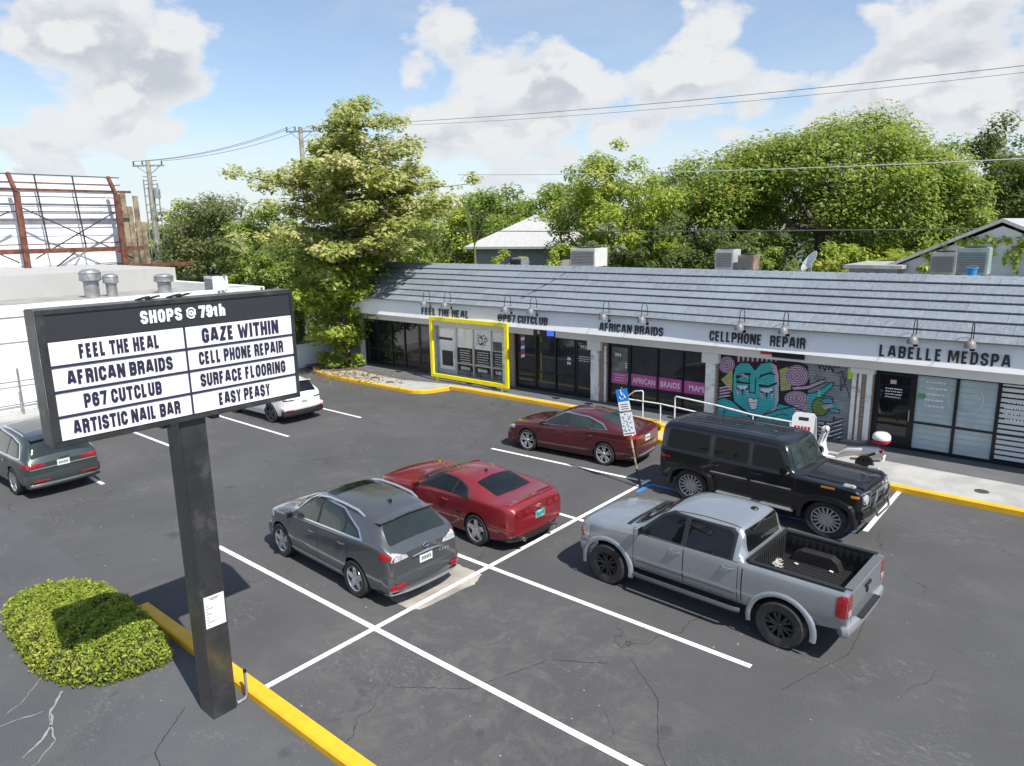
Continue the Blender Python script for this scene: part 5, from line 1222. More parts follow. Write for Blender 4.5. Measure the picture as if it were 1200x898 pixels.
def bumper(car, name, x, w_, z0, z1, depth, m, front=False, curve=.16, wrap=.45):
    """bumper bar bowed in plan, wrapping round the corners"""
    b = MB(); s = 1 if front else -1; n = 24; ring = []
    prf = [(0, z0), (.6, z0+.01), (.95, z0+(z1-z0)*.3), (1, z0+(z1-z0)*.65), (.85, z1-.015), (.3, z1), (0, z1)]
    for i in range(n+1):
        t = -1+2*i/n; e = abs(t)
        yy = math.copysign(w_*min(1, e/.86) if e < .86 else w_*(1-.10*max(0, (e-.90)/.10)**2), t)
        xx = x+s*(-curve*(min(1, e/.86))**3) if e < .86 else x+s*(-curve-(e-.86)/.14*wrap)
        dn = Vector((s, 0, 0)) if e < .86 else Vector((0, math.copysign(1, t), 0))
        if .70 < e < .94: dn = Vector((s, math.copysign((e-.70)/.14, t), 0)).normalized()
        ring.append([(xx+dn.x*depth*(a-1), yy*1.0+dn.y*depth*(a-1), z) for a, z in prf])
    V = [p for r in ring for p in r]; k = len(prf); F = [(i*k+j, i*k+j+1, (i+1)*k+j+1, (i+1)*k+j) for i in range(n) for j in range(k-1)]
    b.add(V, F); return b.build(name, m, car.t, smooth=True, angle=50)

P_SILVER = paint("silver_grey_paint", (0.36, 0.385, 0.405), 0.6, 0.30, 0.05)
P_GREY = paint("dark_grey_paint", (0.115, 0.122, 0.130), 0.6, 0.28, 0.05)
P_REDF = paint("faded_red_paint", (0.21, 0.012, 0.018), 0.2, 0.36, 0.08)
P_MAROON = paint("maroon_paint", (0.085, 0.008, 0.012), 0.3, 0.30, 0.07)
P_BLACK = paint("black_paint", (0.004, 0.004, 0.005), 0.0, 0.3, 0.0, .7)
P_TEALG = paint("green_grey_paint", (0.060, 0.075, 0.076), 0.5, 0.26, 0.03)
P_WHITE = paint("white_car_paint", (0.70, 0.70, 0.70), 0.0, 0.35, 0.05)

def pickup():
    c = Car("pickup_truck", "silver crew cab pickup truck with an open black lined bed", (-5.18, 11.66, 0), R(178.1), 1.0, P_SILVER,
        top=[(2.36, .97), (2.31, 1.10), (2.0, 1.20), (1.6, 1.25), (1.30, 1.28), (1.20, 1.30), (.50, 1.71), (.25, 1.76), (-.2, 1.785), (-.66, 1.77), (-.84, 1.72), (-.95, 1.30), (-.98, 1.245), (-2.0, 1.245), (-2.58, 1.25)],
        belt=[(2.36, .90), (2.2, 1.05), (1.5, 1.15), (.8, 1.19), (-1.0, 1.215), (-2.58, 1.225)],
        half=[(2.36, .68), (2.28, .82), (2.12, .89), (1.6, .925), (0, .925), (-1.6, .935), (-2.5, .93), (-2.58, .91)],
        bot=[(2.36, .55), (2.1, .48), (1, .46), (-1.2, .46), (-2.2, .55), (-2.58, .62)],
        roofw=[(2.36, .6), (1.2, .78), (.5, .71), (-.8, .70), (-.95, .76), (-2.58, .8)],
        wheels=[(1.618, .385), (-1.618, .385)], arch=.475, round_=.22, it=2, cat="pickup truck")
    c.t.scale = (1.028, 1.0, 1.0)
    c.cutbox(-2.46, -1.03, -.755, .755, .82, 1.6)
    c.finish_body()
    M_LINER = mat("black_bed_liner", (0.012, 0.012, 0.013), .7, bump=.3, bscale=30)
    b = MB(); b.box(-2.455, -1.035, -.75, .75, .822, .832)
    for i in range(17): y = -.70+i*.0875; b.box(-2.45, -1.04, y-.015, y+.015, .8325, .843)
    for sg_ in (-1, 1):
        b.prism([(-2.02, sg_*.75, .833), (-1.20, sg_*.75, .833), (-1.26, sg_*.75, .98), (-1.36, sg_*.75, 1.05), (-1.86, sg_*.75, 1.05), (-1.96, sg_*.75, .98)], (0, -sg_*.20, 0))
        for i in range(12): x = -2.42+i*.112; b.box(x, x+.04, min(sg_*.747, sg_*.735), max(sg_*.747, sg_*.735), 1.06, 1.20)
    for i in range(15): y = -.66+i*.09; b.box(-1.045, -1.032, y, y+.045, .85, 1.2)
    lin = c_lin = b.build("bed_liner", M_LINER, c.t)
    b = MB()
    for sg_ in (-1, 1): b.box(-2.50, -1.03, sg_*.80-.05, sg_*.80+.05, 1.242, 1.268)
    b.box(-1.035, -.985, -.82, .82, 1.2425, 1.285); b.build("bed_rail_cap", M_TRIM, c.t, bevel=.008)
    M_TG = mat("grey_tailgate_cap", (0.10, 0.115, 0.12), .45)
    b = MB(); b.box(-2.592, -2.462, -.745, .745, 1.243, 1.262); b.build("tailgate_cap", M_TG, c.t, bevel=.006)
    random.seed(4); M_PAPER = mat("pale_litter", (0.52, 0.50, 0.46), .8, var=.3, vscale=20); b = MB()
    for i in range(26):
        x, y, a = random.gauss(-1.12, .05), random.gauss(-.22, .10), random.uniform(0, 3)
        b.obox((x, y, .855+random.uniform(0, .02)), (.035*math.cos(a), .035*math.sin(a), .008), (-.03*math.sin(a), .03*math.cos(a), .01), (0, 0, .003))
    for (x, y) in ((-1.35, -.42), (-1.9, -.5), (-2.28, -.3)): b.obox((x, y, .855), (.03, 0, .005), (0, .025, 0), (0, 0, .004))
    tag(b.build("leaf_litter", M_PAPER), None); lit = bpy.data.objects[b and "leaf_litter"]; tag(lit, "little heap of pale dry litter in the front of the pickup bed", "litter")
    lit.location = c.t.location; lit.rotation_euler = c.t.rotation_euler; lit.scale = c.t.scale
    # glass
    fd = [(.93, 1.215), (.14, 1.225), (.14, 1.66), (.44, 1.645), (.60, 1.55)]; rd = [(.04, 1.225), (-.74, 1.235), (-.74, 1.59), (-.66, 1.65), (.04, 1.665)]
    c.doors([[(1.06, .53), (.09, .53), (.09, 1.195), (1.06, 1.18)], [(.07, .53), (-.89, .53), (-.89, 1.21), (.07, 1.2)]], handles=[(.24, 1.07), (-.72, 1.085)], hm=M_CHROME)
    c.glass([(1.03, 1.205), (-.79, 1.22), (-.79, 1.62), (-.70, 1.685), (.42, 1.685), (.62, 1.59)], [fd, rd], M_CGLASS)
    c.patch("windscreen", [(1.17, -.70), (1.17, .70), (.54, .62), (.54, -.62)], 'T', M_CGLASS, .006, rnd=.06)
    c.strip("wiper_cowl", [(1.27, -.74), (1.22, 0), (1.27, .74)], 'T', .09, M_TRIM, .007)
    b = MB(); 
    for ya in (.1, -.5): b.bar(c.top(1.20, ya)+Vector((0, 0, .012)), c.top(1.08, ya+.5)+Vector((0, 0, .015)), .018, .014)
    b.build("wiper", M_TRIM, c.t)
    c.patch("rear_window", [(-.64, 1.32), (.64, 1.32), (.60, 1.66), (-.60, 1.66)], 'B', M_CGLASS, .012, rnd=.05)
    c.strip("roof_drip_line", [(.45, .61), (-.78, .60)], 'T', .018, M_TRIM, .003); c.strip("roof_drip_line", [(.45, -.61), (-.78, -.60)], 'T', .018, M_TRIM, .003)
    b = MB(); p = c.top(-.66, -.2); b.lathe([(.07, 0), (.06, .02), (.035, .035), (0, .04)], 14, p, 'Z'); b.build("roof_antenna", M_BLK, c.t, smooth=True)
    for sg_ in (-1, 1):
        v = 'L' if sg_ > 0 else 'R'
        for xw in (1.618, -1.618):    # flared arches
            b = MB(); n = 18; R0, R1 = .475, .565; vs = []
            for i in range(n+1):
                a = math.pi*(-.06+1.12*i/n); y = float(c.fhalf(xw))
                for rr, dy in ((R0-.005, .004), (R0, .016), (R0+.04, .020), (R1-.015, .007), (R1, -.02)): vs.append((xw+rr*math.cos(a), sg_*(y+dy), .385+rr*math.sin(a)))
            b.add(vs, [(i*5+j, i*5+j+1, (i+1)*5+j+1, (i+1)*5+j) for i in range(n) for j in range(4)]); b.build("wheel_arch_flare", c.pm, c.t, smooth=True, angle=50)
        b = MB(); y = .95; b.tube([(1.02, sg_*(y-.04), .38), (.92, sg_*(y+.02), .40), (-.85, sg_*(y+.02), .40), (-.95, sg_*(y-.04), .38)], .045, 8); b.build("side_step", mat("side_step_metal", (.10, .10, .105), .4, .6), c.t, smooth=True)
        c.strip("cab_bed_gap", [(-.97, .5), (-.97, 1.23)], v, .018, M_BLK, .002)
        c.patch("tail_lamp", [(-2.42, .84), (-2.57, .84), (-2.57, 1.19), (-2.48, 1.19), (-2.42, 1.15)], v, M_TAIL, .006, rnd=.02)
        c.patch("tail_lamp", [(sg_*.74, .84), (sg_*.90, .84), (sg_*.895, 1.19), (sg_*.74, 1.19)], 'B', M_TAIL, .008, rnd=.02)
        c.patch("reverse_lamp", [(sg_*.75, .86), (sg_*.89, .86), (sg_*.89, .94), (sg_*.75, .94)], 'B', M_CLEAR, .014)
        c.patch("headlamp", [(2.06, .84), (2.34, .84), (2.32, .97), (2.06, 1.06)], v, M_CLEAR, .006, rnd=.02)
        c.patch("headlamp", [(sg_*.42, .80), (sg_*.72, .80), (sg_*.72, .96), (sg_*.42, .93)], 'F', M_CLEAR, .006)
        c.patch("side_marker", [(2.16, .84), (2.28, .84), (2.28, .91), (2.16, .91)], v, M_AMBER, .012)
        c.mirror(.93, 1.24, sg_, P_SILVER, .2, .19, .11)
        c.strip("door_moulding_shade", [(1.0, .66), (-.86, .66)], v, .012, M_TRIM, .005)  # thin dark strip painting the shade line of a door moulding
    c.patch("grille", [(-.40, .62), (.40, .62), (.38, .92), (-.38, .92)], 'F', M_TRIM, .008, rnd=.04)
    c.patch("tailgate", [(-.72, .70), (.72, .70), (.72, 1.21), (-.72, 1.21)], 'B', P_SILVER, .007, rnd=.03)
    bb = bumper(c, "rear_bumper", -2.66, .93, .50, .70, .10, M_SATIN, curve=.05, wrap=.18); 
    b = MB(); b.box(-2.685, -2.58, -.45, .45, .69, .712); b.build("bumper_step", M_TRIM, c.t, bevel=.006)
    bumper(c, "front_bumper", 2.41, .90, .45, .74, .14, P_SILVER, True, .16, .35)
    c.plate(0, .60, w_=.32); bpy.data.objects
    p = c.rear(0, .98); b = MB(); b.lathe([(.05, 0), (.052, -.012), (.03, -.012), (.03, 0)], 16, (p.x-.008, 0, .98), 'X'); b.box(p.x-.03, p.x-.008, -.13, .13, 1.06, 1.11); b.build("tailgate_handle", M_BLK, c.t)
    c.wheelset(.385, .265, .225, 'vee', M_RIMD, 6, -.03)
    return c

def crossover_suv():
    c = Car("parked_suv", "dark grey parked crossover with silver roof rails and a glass roof panel", (-11.52, 8.40, 0), R(177.8), 1.0, P_GREY,
        top=[(2.14, .76), (2.08, .88), (1.85, 1.01), (1.5, 1.10), (1.18, 1.16), (1.06, 1.19), (.28, 1.61), (.1, 1.66), (-.4, 1.695), (-1.2, 1.665), (-1.72, 1.595), (-1.88, 1.545), (-2.22, 1.22), (-2.30, 1.16), (-2.42, 1.06)],
        belt=[(2.14, .70), (1.9, .90), (1.4, 1.01), (.8, 1.05), (-.5, 1.10), (-1.6, 1.18), (-2.1, 1.18), (-2.42, 1.02)],
        half=[(2.14, .56), (2.07, .70), (1.88, .83), (1.45, .915), (0, .93), (-1.4, .94), (-1.9, .925), (-2.25, .87), (-2.42, .78)],
        bot=[(2.14, .35), (1.95, .24), (1, .22), (-1.2, .22), (-2.1, .30), (-2.42, .42)],
        roofw=[(2.14, .5), (1.0, .78), (.2, .70), (-1.2, .70), (-1.9, .69), (-2.3, .74)],
        wheels=[(1.37, .365), (-1.37, .365)], arch=.425, round_=.25, it=2)
    c.t.scale = (.952, .965, .975); c.finish_body()
    c.doors([[(.92, .40), (-.10, .40), (-.10, 1.05), (.92, 1.03)], [(-.12, .40), (-.92, .40), (-1.12, .62), (-1.18, 1.10), (-.12, 1.055)]], handles=[(.06, .95), (-1.0, 1.0)], hm=P_GREY)
    fd = [(.82, 1.12), (-.08, 1.145), (-.08, 1.575), (.12, 1.565), (.36, 1.44)]; rd = [(-.16, 1.15), (-1.02, 1.19), (-.98, 1.41), (-.75, 1.545), (-.16, 1.58)]; qd = [(-1.08, 1.195), (-1.50, 1.235), (-1.36, 1.32), (-1.06, 1.39)]
    c.glass([(.90, 1.10), (-1.57, 1.22), (-1.42, 1.34), (-.82, 1.57), (.10, 1.61), (.38, 1.495)], [fd, rd, qd], M_CGLASS2, chrome=M_CHROME)
    c.patch("windscreen", [(1.02, -.68), (1.02, .68), (.36, .58), (.36, -.58)], 'T', M_CGLASS2, .006, rnd=.06)
    c.patch("roof_glass", [(.12, -.50), (.12, .50), (-.28, .51), (-.28, -.51)], 'T', M_CGLASS, .005, rnd=.04)
    c.patch("rear_window", [(-1.91, -.62), (-1.91, .62), (-2.23, .70), (-2.23, -.70)], 'T', M_CGLASS2, .008, rnd=.07)
    b = MB(); n = 10; vs = []
    for i in range(n+1):
        y = -.66+1.32*i/n; p = c.top(-1.72, y); e = 1-(abs(y)/.66)**3*.25
        vs += [(p.x, y, p.z+.006), (-1.87-.08*e, y, 1.585-abs(y)*.06), (-1.87-.08*e, y, 1.56-abs(y)*.06), (-1.80, y, 1.53-abs(y)*.05)]
    b.add(vs, [(i*4+j, i*4+j+1, (i+1)*4+j+1, (i+1)*4+j) for i in range(n) for j in range(3)]+[(0,1,2,3), (n*4+3, n*4+2, n*4+1, n*4)]); b.build("roof_spoiler", P_GREY, c.t, smooth=True, angle=40)
    for sg_ in (-1, 1):
        v = 'L' if sg_ > 0 else 'R'
        b = MB(); pts = [c.top(x, sg_*.65)+Vector((0, 0, dz)) for x, dz in ((.12, .0), (.02, .035), (-.3, .055), (-.8, .06), (-1.25, .05), (-1.45, .0))]; b.tube(pts, [.02, .026, .028, .028, .026, .018], 8); b.build("roof_rail", M_SATIN, c.t, smooth=True)
        c.patch("tail_lamp", [(-2.14, 1.0), (-2.38, .97), (-2.38, 1.08), (-2.14, 1.11)], v, M_TAIL, .006, rnd=.02)
        c.patch("tail_lamp", [(sg_*.42, .95), (sg_*.80, .94), (sg_*.74, 1.10), (sg_*.46, 1.02)], 'B', M_CLEAR, .007, rnd=.02)
        c.patch("tail_lamp", [(sg_*.78, .98), (sg_*.88, .96), (sg_*.88, 1.08), (sg_*.80, 1.10)], 'B', M_TAIL, .009, rnd=.02)
        c.patch("headlamp", [(1.65, .84), (2.10, .76), (2.06, .87), (1.70, .98)], v, M_CLEAR, .006, rnd=.03)
        c.mirror(.78, 1.08, sg_, P_GREY, .19, .14, .12)
        c.strip("sill_moulding", [(.95, .36), (-.90, .36)], v, .045, M_SATIN, .010)
        c.strip("crease_highlight_strip", [(.9, .62), (-.5, .50), (-.95, .52)], v, .02, mat("crease_highlight", (.16, .155, .145), .3, .5), .006)  # lighter strip: highlight along the door crease put into the colour
        c.patch("bumper_reflector", [(sg_*.56, .44), (sg_*.78, .45), (sg_*.78, .51), (sg_*.56, .50)], 'B', M_TAIL, .085, rim=.05)
    bumper(c, "rear_bumper", -2.50, .90, .34, .66, .09, P_GREY, curve=.14, wrap=.40)
    bumper(c, "bumper_lip", -2.515, .87, .30, .335, .09, M_SATIN, curve=.14, wrap=.30)
    bumper(c, "front_bumper", 2.20, .86, .28, .62, .10, P_GREY, True, .2, .45)
    p = c.rear(0, .90); b = MB(); b.tube([(p.x-.03, -.34, .935), (p.x-.05, 0, .965), (p.x-.03, .34, .935)], [.014, .026, .014], 8); b.build("tailgate_trim", M_CHROME, c.t, smooth=True)
    p = c.rear(0, 1.06); b = MB(); b.tube([(p.x-.02+.0, .065*math.cos(a), 1.06+.045*math.sin(a)) for a in np.linspace(0, 6.28, 14)], .010, 5); b.tube([(p.x-.02, .03, 1.08), (p.x-.02, -.02, 1.045)], .008, 5); b.build("emblem", M_CHROME, c.t, smooth=True)
    b = MB(); p = c.rear(-.45, .80); 
    for i in range(4): b.box(p.x-.012, p.x-.003, -.58+i*.07, -.54+i*.07, .80, .84)
    b.build("badge", M_CHROME, c.t)
    c.plate(0, .81)
    b = MB(); p = c.top(-1.35, 0); b.prism([p+Vector(q) for q in ((.09, -.02, 0), (-.07, -.03, 0), (-.08, 0, .08), (-.07, .03, 0))], (0, 0, .002)); b.add([p+Vector(q) for q in ((.09, 0, 0), (-.07, -.03, 0), (-.08, 0, .08), (-.07, .03, 0))], [(0,1,2), (0,2,3), (1,3,2)]); b.build("roof_antenna", M_BLK, c.t)
    c.wheelset(.365, .235, .250, 'five', M_RIM, 5)
    return c

def coupe():
    c = Car("parked_coupe", "faded red two door muscle coupe with black side windows", (-11.30, 11.44, 0), R(178.6), 1.0, P_REDF,
        top=[(2.36, .66), (2.30, .78), (2.0, .88), (1.4, .96), (.90, 1.0), (.78, 1.02), (.02, 1.31), (-.25, 1.355), (-.6, 1.36), (-1.05, 1.30), (-1.74, 1.105), (-1.84, 1.085), (-2.1, 1.08), (-2.36, 1.09), (-2.42, 1.04), (-2.46, .95)],
        belt=[(2.36, .60), (2.1, .80), (1.4, .90), (.8, .92), (-.2, .94), (-.9, .99), (-1.4, 1.04), (-2.1, 1.03), (-2.46, .91)],
        half=[(2.36, .60), (2.27, .75), (2.0, .87), (1.4, .945), (.5, .925), (-.4, .925), (-1.4, .965), (-1.9, .955), (-2.3, .88), (-2.46, .80)],
        bot=[(2.36, .24), (2.0, .17), (1, .16), (-1.2, .17), (-2.1, .24), (-2.46, .38)],
        roofw=[(2.36, .6), (.8, .75), (0, .63), (-.8, .61), (-1.6, .72), (-2.46, .7)],
        wheels=[(1.426, .355), (-1.426, .355)], arch=.405, round_=.25, it=2)
    c.t.scale = (.935, .985, .985); c.finish_body()
    c.doors([[(.78, .30), (-.55, .28), (-.62, .55), (-.58, .91), (.78, .90)]], handles=[(-.40, .84)], hm=P_REDF)
    fd = [(.50, .985), (-.56, 1.0), (-.56, 1.245), (-.2, 1.262), (.08, 1.23), (.32, 1.12)]; qd = [(-.62, 1.0), (-1.16, 1.03), (-.95, 1.15), (-.62, 1.235)]
    c.glass([(.58, .97), (-1.23, 1.015), (-1.0, 1.16), (-.55, 1.258), (-.2, 1.275), (.10, 1.25), (.40, 1.12)], [fd, qd], M_CGLASS)
    c.patch("windscreen", [(.74, -.66), (.80, 0), (.74, .66), (.08, .55), (.10, 0), (.08, -.55)], 'T', M_CGLASS2, .006, rnd=.05)
    c.strip("wiper_cowl", [(.80, -.70), (.88, 0), (.80, .70)], 'T', .07, M_TRIM, .007)
    c.patch("rear_window", [(-1.08, -.53), (-1.05, 0), (-1.08, .53), (-1.74, .56), (-1.78, 0), (-1.74, -.56)], 'T', M_CGLASS, .006, rnd=.05)
    b = MB(); p = c.top(-.82, 0); b.add([p+Vector(q) for q in ((.09, 0, 0), (-.05, -.025, 0), (-.06, 0, .07), (-.05, .025, 0))], [(0,1,2), (0,2,3), (1,3,2)]); b.build("roof_antenna", M_BLK, c.t)
    b = MB(); n = 12; vs = []
    for i in range(n+1):
        y = -.74+1.48*i/n; e = (abs(y)/.74)**3; x = -2.34+.10*e; z = c.top(x, y).z
        vs += [(x+.14, y, z+.003), (x-.03, y, z+.045-.03*e), (x-.055, y, z+.03-.03*e), (x-.04, y, z-.03)]
    b.add(vs, [(i*4+j, i*4+j+1, (i+1)*4+j+1, (i+1)*4+j) for i in range(n) for j in range(3)]+[(0,1,2,3), (n*4+3, n*4+2, n*4+1, n*4)]); b.build("boot_spoiler", P_REDF, c.t, smooth=True, angle=35)
    for sg_ in (-1, 1):
        v = 'L' if sg_ > 0 else 'R'
        for (a0, a1) in ((.30, .48), (.53, .72)):
            c.patch("tail_lamp_surround", [(sg_*a0, .78), (sg_*a1, .78), (sg_*a1, .94), (sg_*a0, .94)], 'B', M_TRIM, .004, rnd=.03)
            c.patch("tail_lamp", [(sg_*(a0+.02), .80), (sg_*(a1-.02), .80), (sg_*(a1-.02), .92), (sg_*(a0+.02), .92)], 'B', M_TAIL, .012, rnd=.03)
        c.patch("headlamp", [(2.05, .62), (2.32, .60), (2.3, .72), (2.05, .78)], v, M_CLEAR, .006, rnd=.03)
        c.mirror(.55, .96, sg_, P_REDF, .2, .13, .13)
        c.strip("scraped_sill", [(.7, .36), (-.2, .30), (-.6, .30), (-.85, .45)], v, .03, mat("scraped_paint", (.38, .30, .27), .6, var=.4, vscale=20), .006)
        c.patch("door_gills", [(-.75, .62), (-.95, .64), (-.95, .68), (-.75, .66)], v, M_BLK, .003, rim=0)
    bumper(c, "rear_bumper", -2.53, .93, .36, .72, .09, P_REDF, curve=.22, wrap=.45)
    bumper(c, "rear_valance", -2.50, .86, .22, .36, .09, M_TRIM, curve=.22, wrap=.35)
    bumper(c, "front_bumper", 2.43, .90, .2, .56, .10, P_REDF, True, .22, .5)
    for sg_ in (-1, 1):
        b = MB(); b.lathe([(.045, 0), (.045, .12), (.035, .12), (.035, .0)], 14, (-2.54, sg_*.52, .29), 'X'); b.build("exhaust_tip", M_CHROME, c.t, smooth=True, angle=30)
    p = c.rear(0, .90); b = MB(); b.box(p.x-.02, p.x, -.09, .09, .885, .91); b.box(p.x-.02, p.x, -.04, .04, .865, .93); b.build("emblem", mat("gold_emblem", (.5, .42, .25), .3, .6), c.t, bevel=.004)
    M_PLT2 = mat("blue_green_number_plate", (0.10, 0.40, 0.42), .4, var=.5, vscale=9)
    o = c.plate(0, .72, M_PLT2)
    o.location.x -= .05
    c.wheelset(.355, .265, .262, 'five', M_RIM, 5)
    return c

def sedan():
    c = Car("parked_sedan", "dark maroon four door sedan with chrome window line and black star shaped wheels", (-12.14, 17.40, 0), R(185.0), 1.0, P_MAROON,
        top=[(2.38, .62), (2.32, .72), (2.0, .85), (1.5, .95), (1.15, 1.0), (1.02, 1.025), (.20, 1.37), (-.1, 1.42), (-.5, 1.435), (-1.0, 1.385), (-1.84, 1.16), (-1.96, 1.135), (-2.25, 1.115), (-2.36, 1.12), (-2.41, 1.05), (-2.44, .95)],
        belt=[(2.38, .56), (2.1, .77), (1.4, .88), (.8, .91), (-.3, .96), (-1.4, 1.055), (-2.2, 1.05), (-2.44, .92)],
        half=[(2.38, .55), (2.28, .72), (2.0, .84), (1.4, .91), (0, .92), (-1.4, .925), (-2.0, .90), (-2.34, .83), (-2.44, .76)],
        bot=[(2.38, .26), (2.0, .17), (1, .16), (-1.2, .17), (-2.1, .24), (-2.44, .36)],
        roofw=[(2.38, .55), (1, .76), (.1, .64), (-1.0, .62), (-1.9, .72), (-2.44, .70)],
        wheels=[(1.425, .345), (-1.425, .345)], arch=.395, round_=.25, it=2)
    c.t.scale = (.925, .965, .97); c.finish_body()
    c.doors([[(.98, .30), (-.06, .28), (-.06, .92), (.98, .89)], [(-.08, .28), (-.90, .28), (-1.12, .5), (-1.15, .95), (-.08, .925)]], handles=[(.10, .82), (-.98, .86)], hm=P_MAROON)
    fd = [(.80, .975), (-.02, 1.0), (-.02, 1.315), (.15, 1.30), (.42, 1.18)]; rd = [(-.09, 1.005), (-.95, 1.05), (-.92, 1.21), (-.60, 1.30), (-.09, 1.32)]; qd = [(-1.0, 1.055), (-1.42, 1.10), (-1.27, 1.15), (-.98, 1.20)]
    c.glass([(.88, .96), (-1.48, 1.09), (-1.28, 1.18), (-.70, 1.31), (-.05, 1.335), (.15, 1.325), (.46, 1.18)], [fd, rd, qd], M_CGLASS2, chrome=M_CHROME)
    c.patch("windscreen", [(.96, -.66), (1.02, 0), (.96, .66), (.24, .54), (.27, 0), (.24, -.54)], 'T', M_CGLASS2, .006, rnd=.05)
    c.patch("rear_window", [(-1.08, -.52), (-1.05, 0), (-1.08, .52), (-1.78, .57), (-1.84, 0), (-1.78, -.57)], 'T', M_CGLASS2, .006, rnd=.05)
    for sg_ in (-1, 1):
        v = 'L' if sg_ > 0 else 'R'
        c.patch("tail_lamp", [(-2.15, .90), (-2.42, .88), (-2.42, .97), (-2.18, 1.0)], v, M_TAIL, .006, rnd=.02)
        c.patch("tail_lamp", [(sg_*.30, .90), (sg_*.80, .89), (sg_*.78, .98), (sg_*.30, .95)], 'B', M_TAIL, .006, rnd=.02)
        c.patch("headlamp", [(1.95, .68), (2.34, .60), (2.3, .70), (1.98, .79)], v, M_CLEAR, .006, rnd=.03)
        c.mirror(.78, .96, sg_, P_MAROON, .2, .13, .13)
    bumper(c, "rear_bumper", -2.50, .89, .36, .66, .09, P_MAROON, curve=.18, wrap=.42)
    bumper(c, "rear_valance", -2.48, .84, .24, .36, .08, M_TRIM, curve=.18, wrap=.3)
    bumper(c, "bumper_trim", -2.505, .85, .335, .365, .08, M_SATIN, curve=.18, wrap=.35)
    bumper(c, "front_bumper", 2.44, .85, .2, .52, .10, P_MAROON, True, .2, .45)
    c.plate(0, .79)
    c.wheelset(.345, .235, .262, 'vee', mat("two_tone_rim", (.52, .52, .53), .25, .6), 5)
    return c

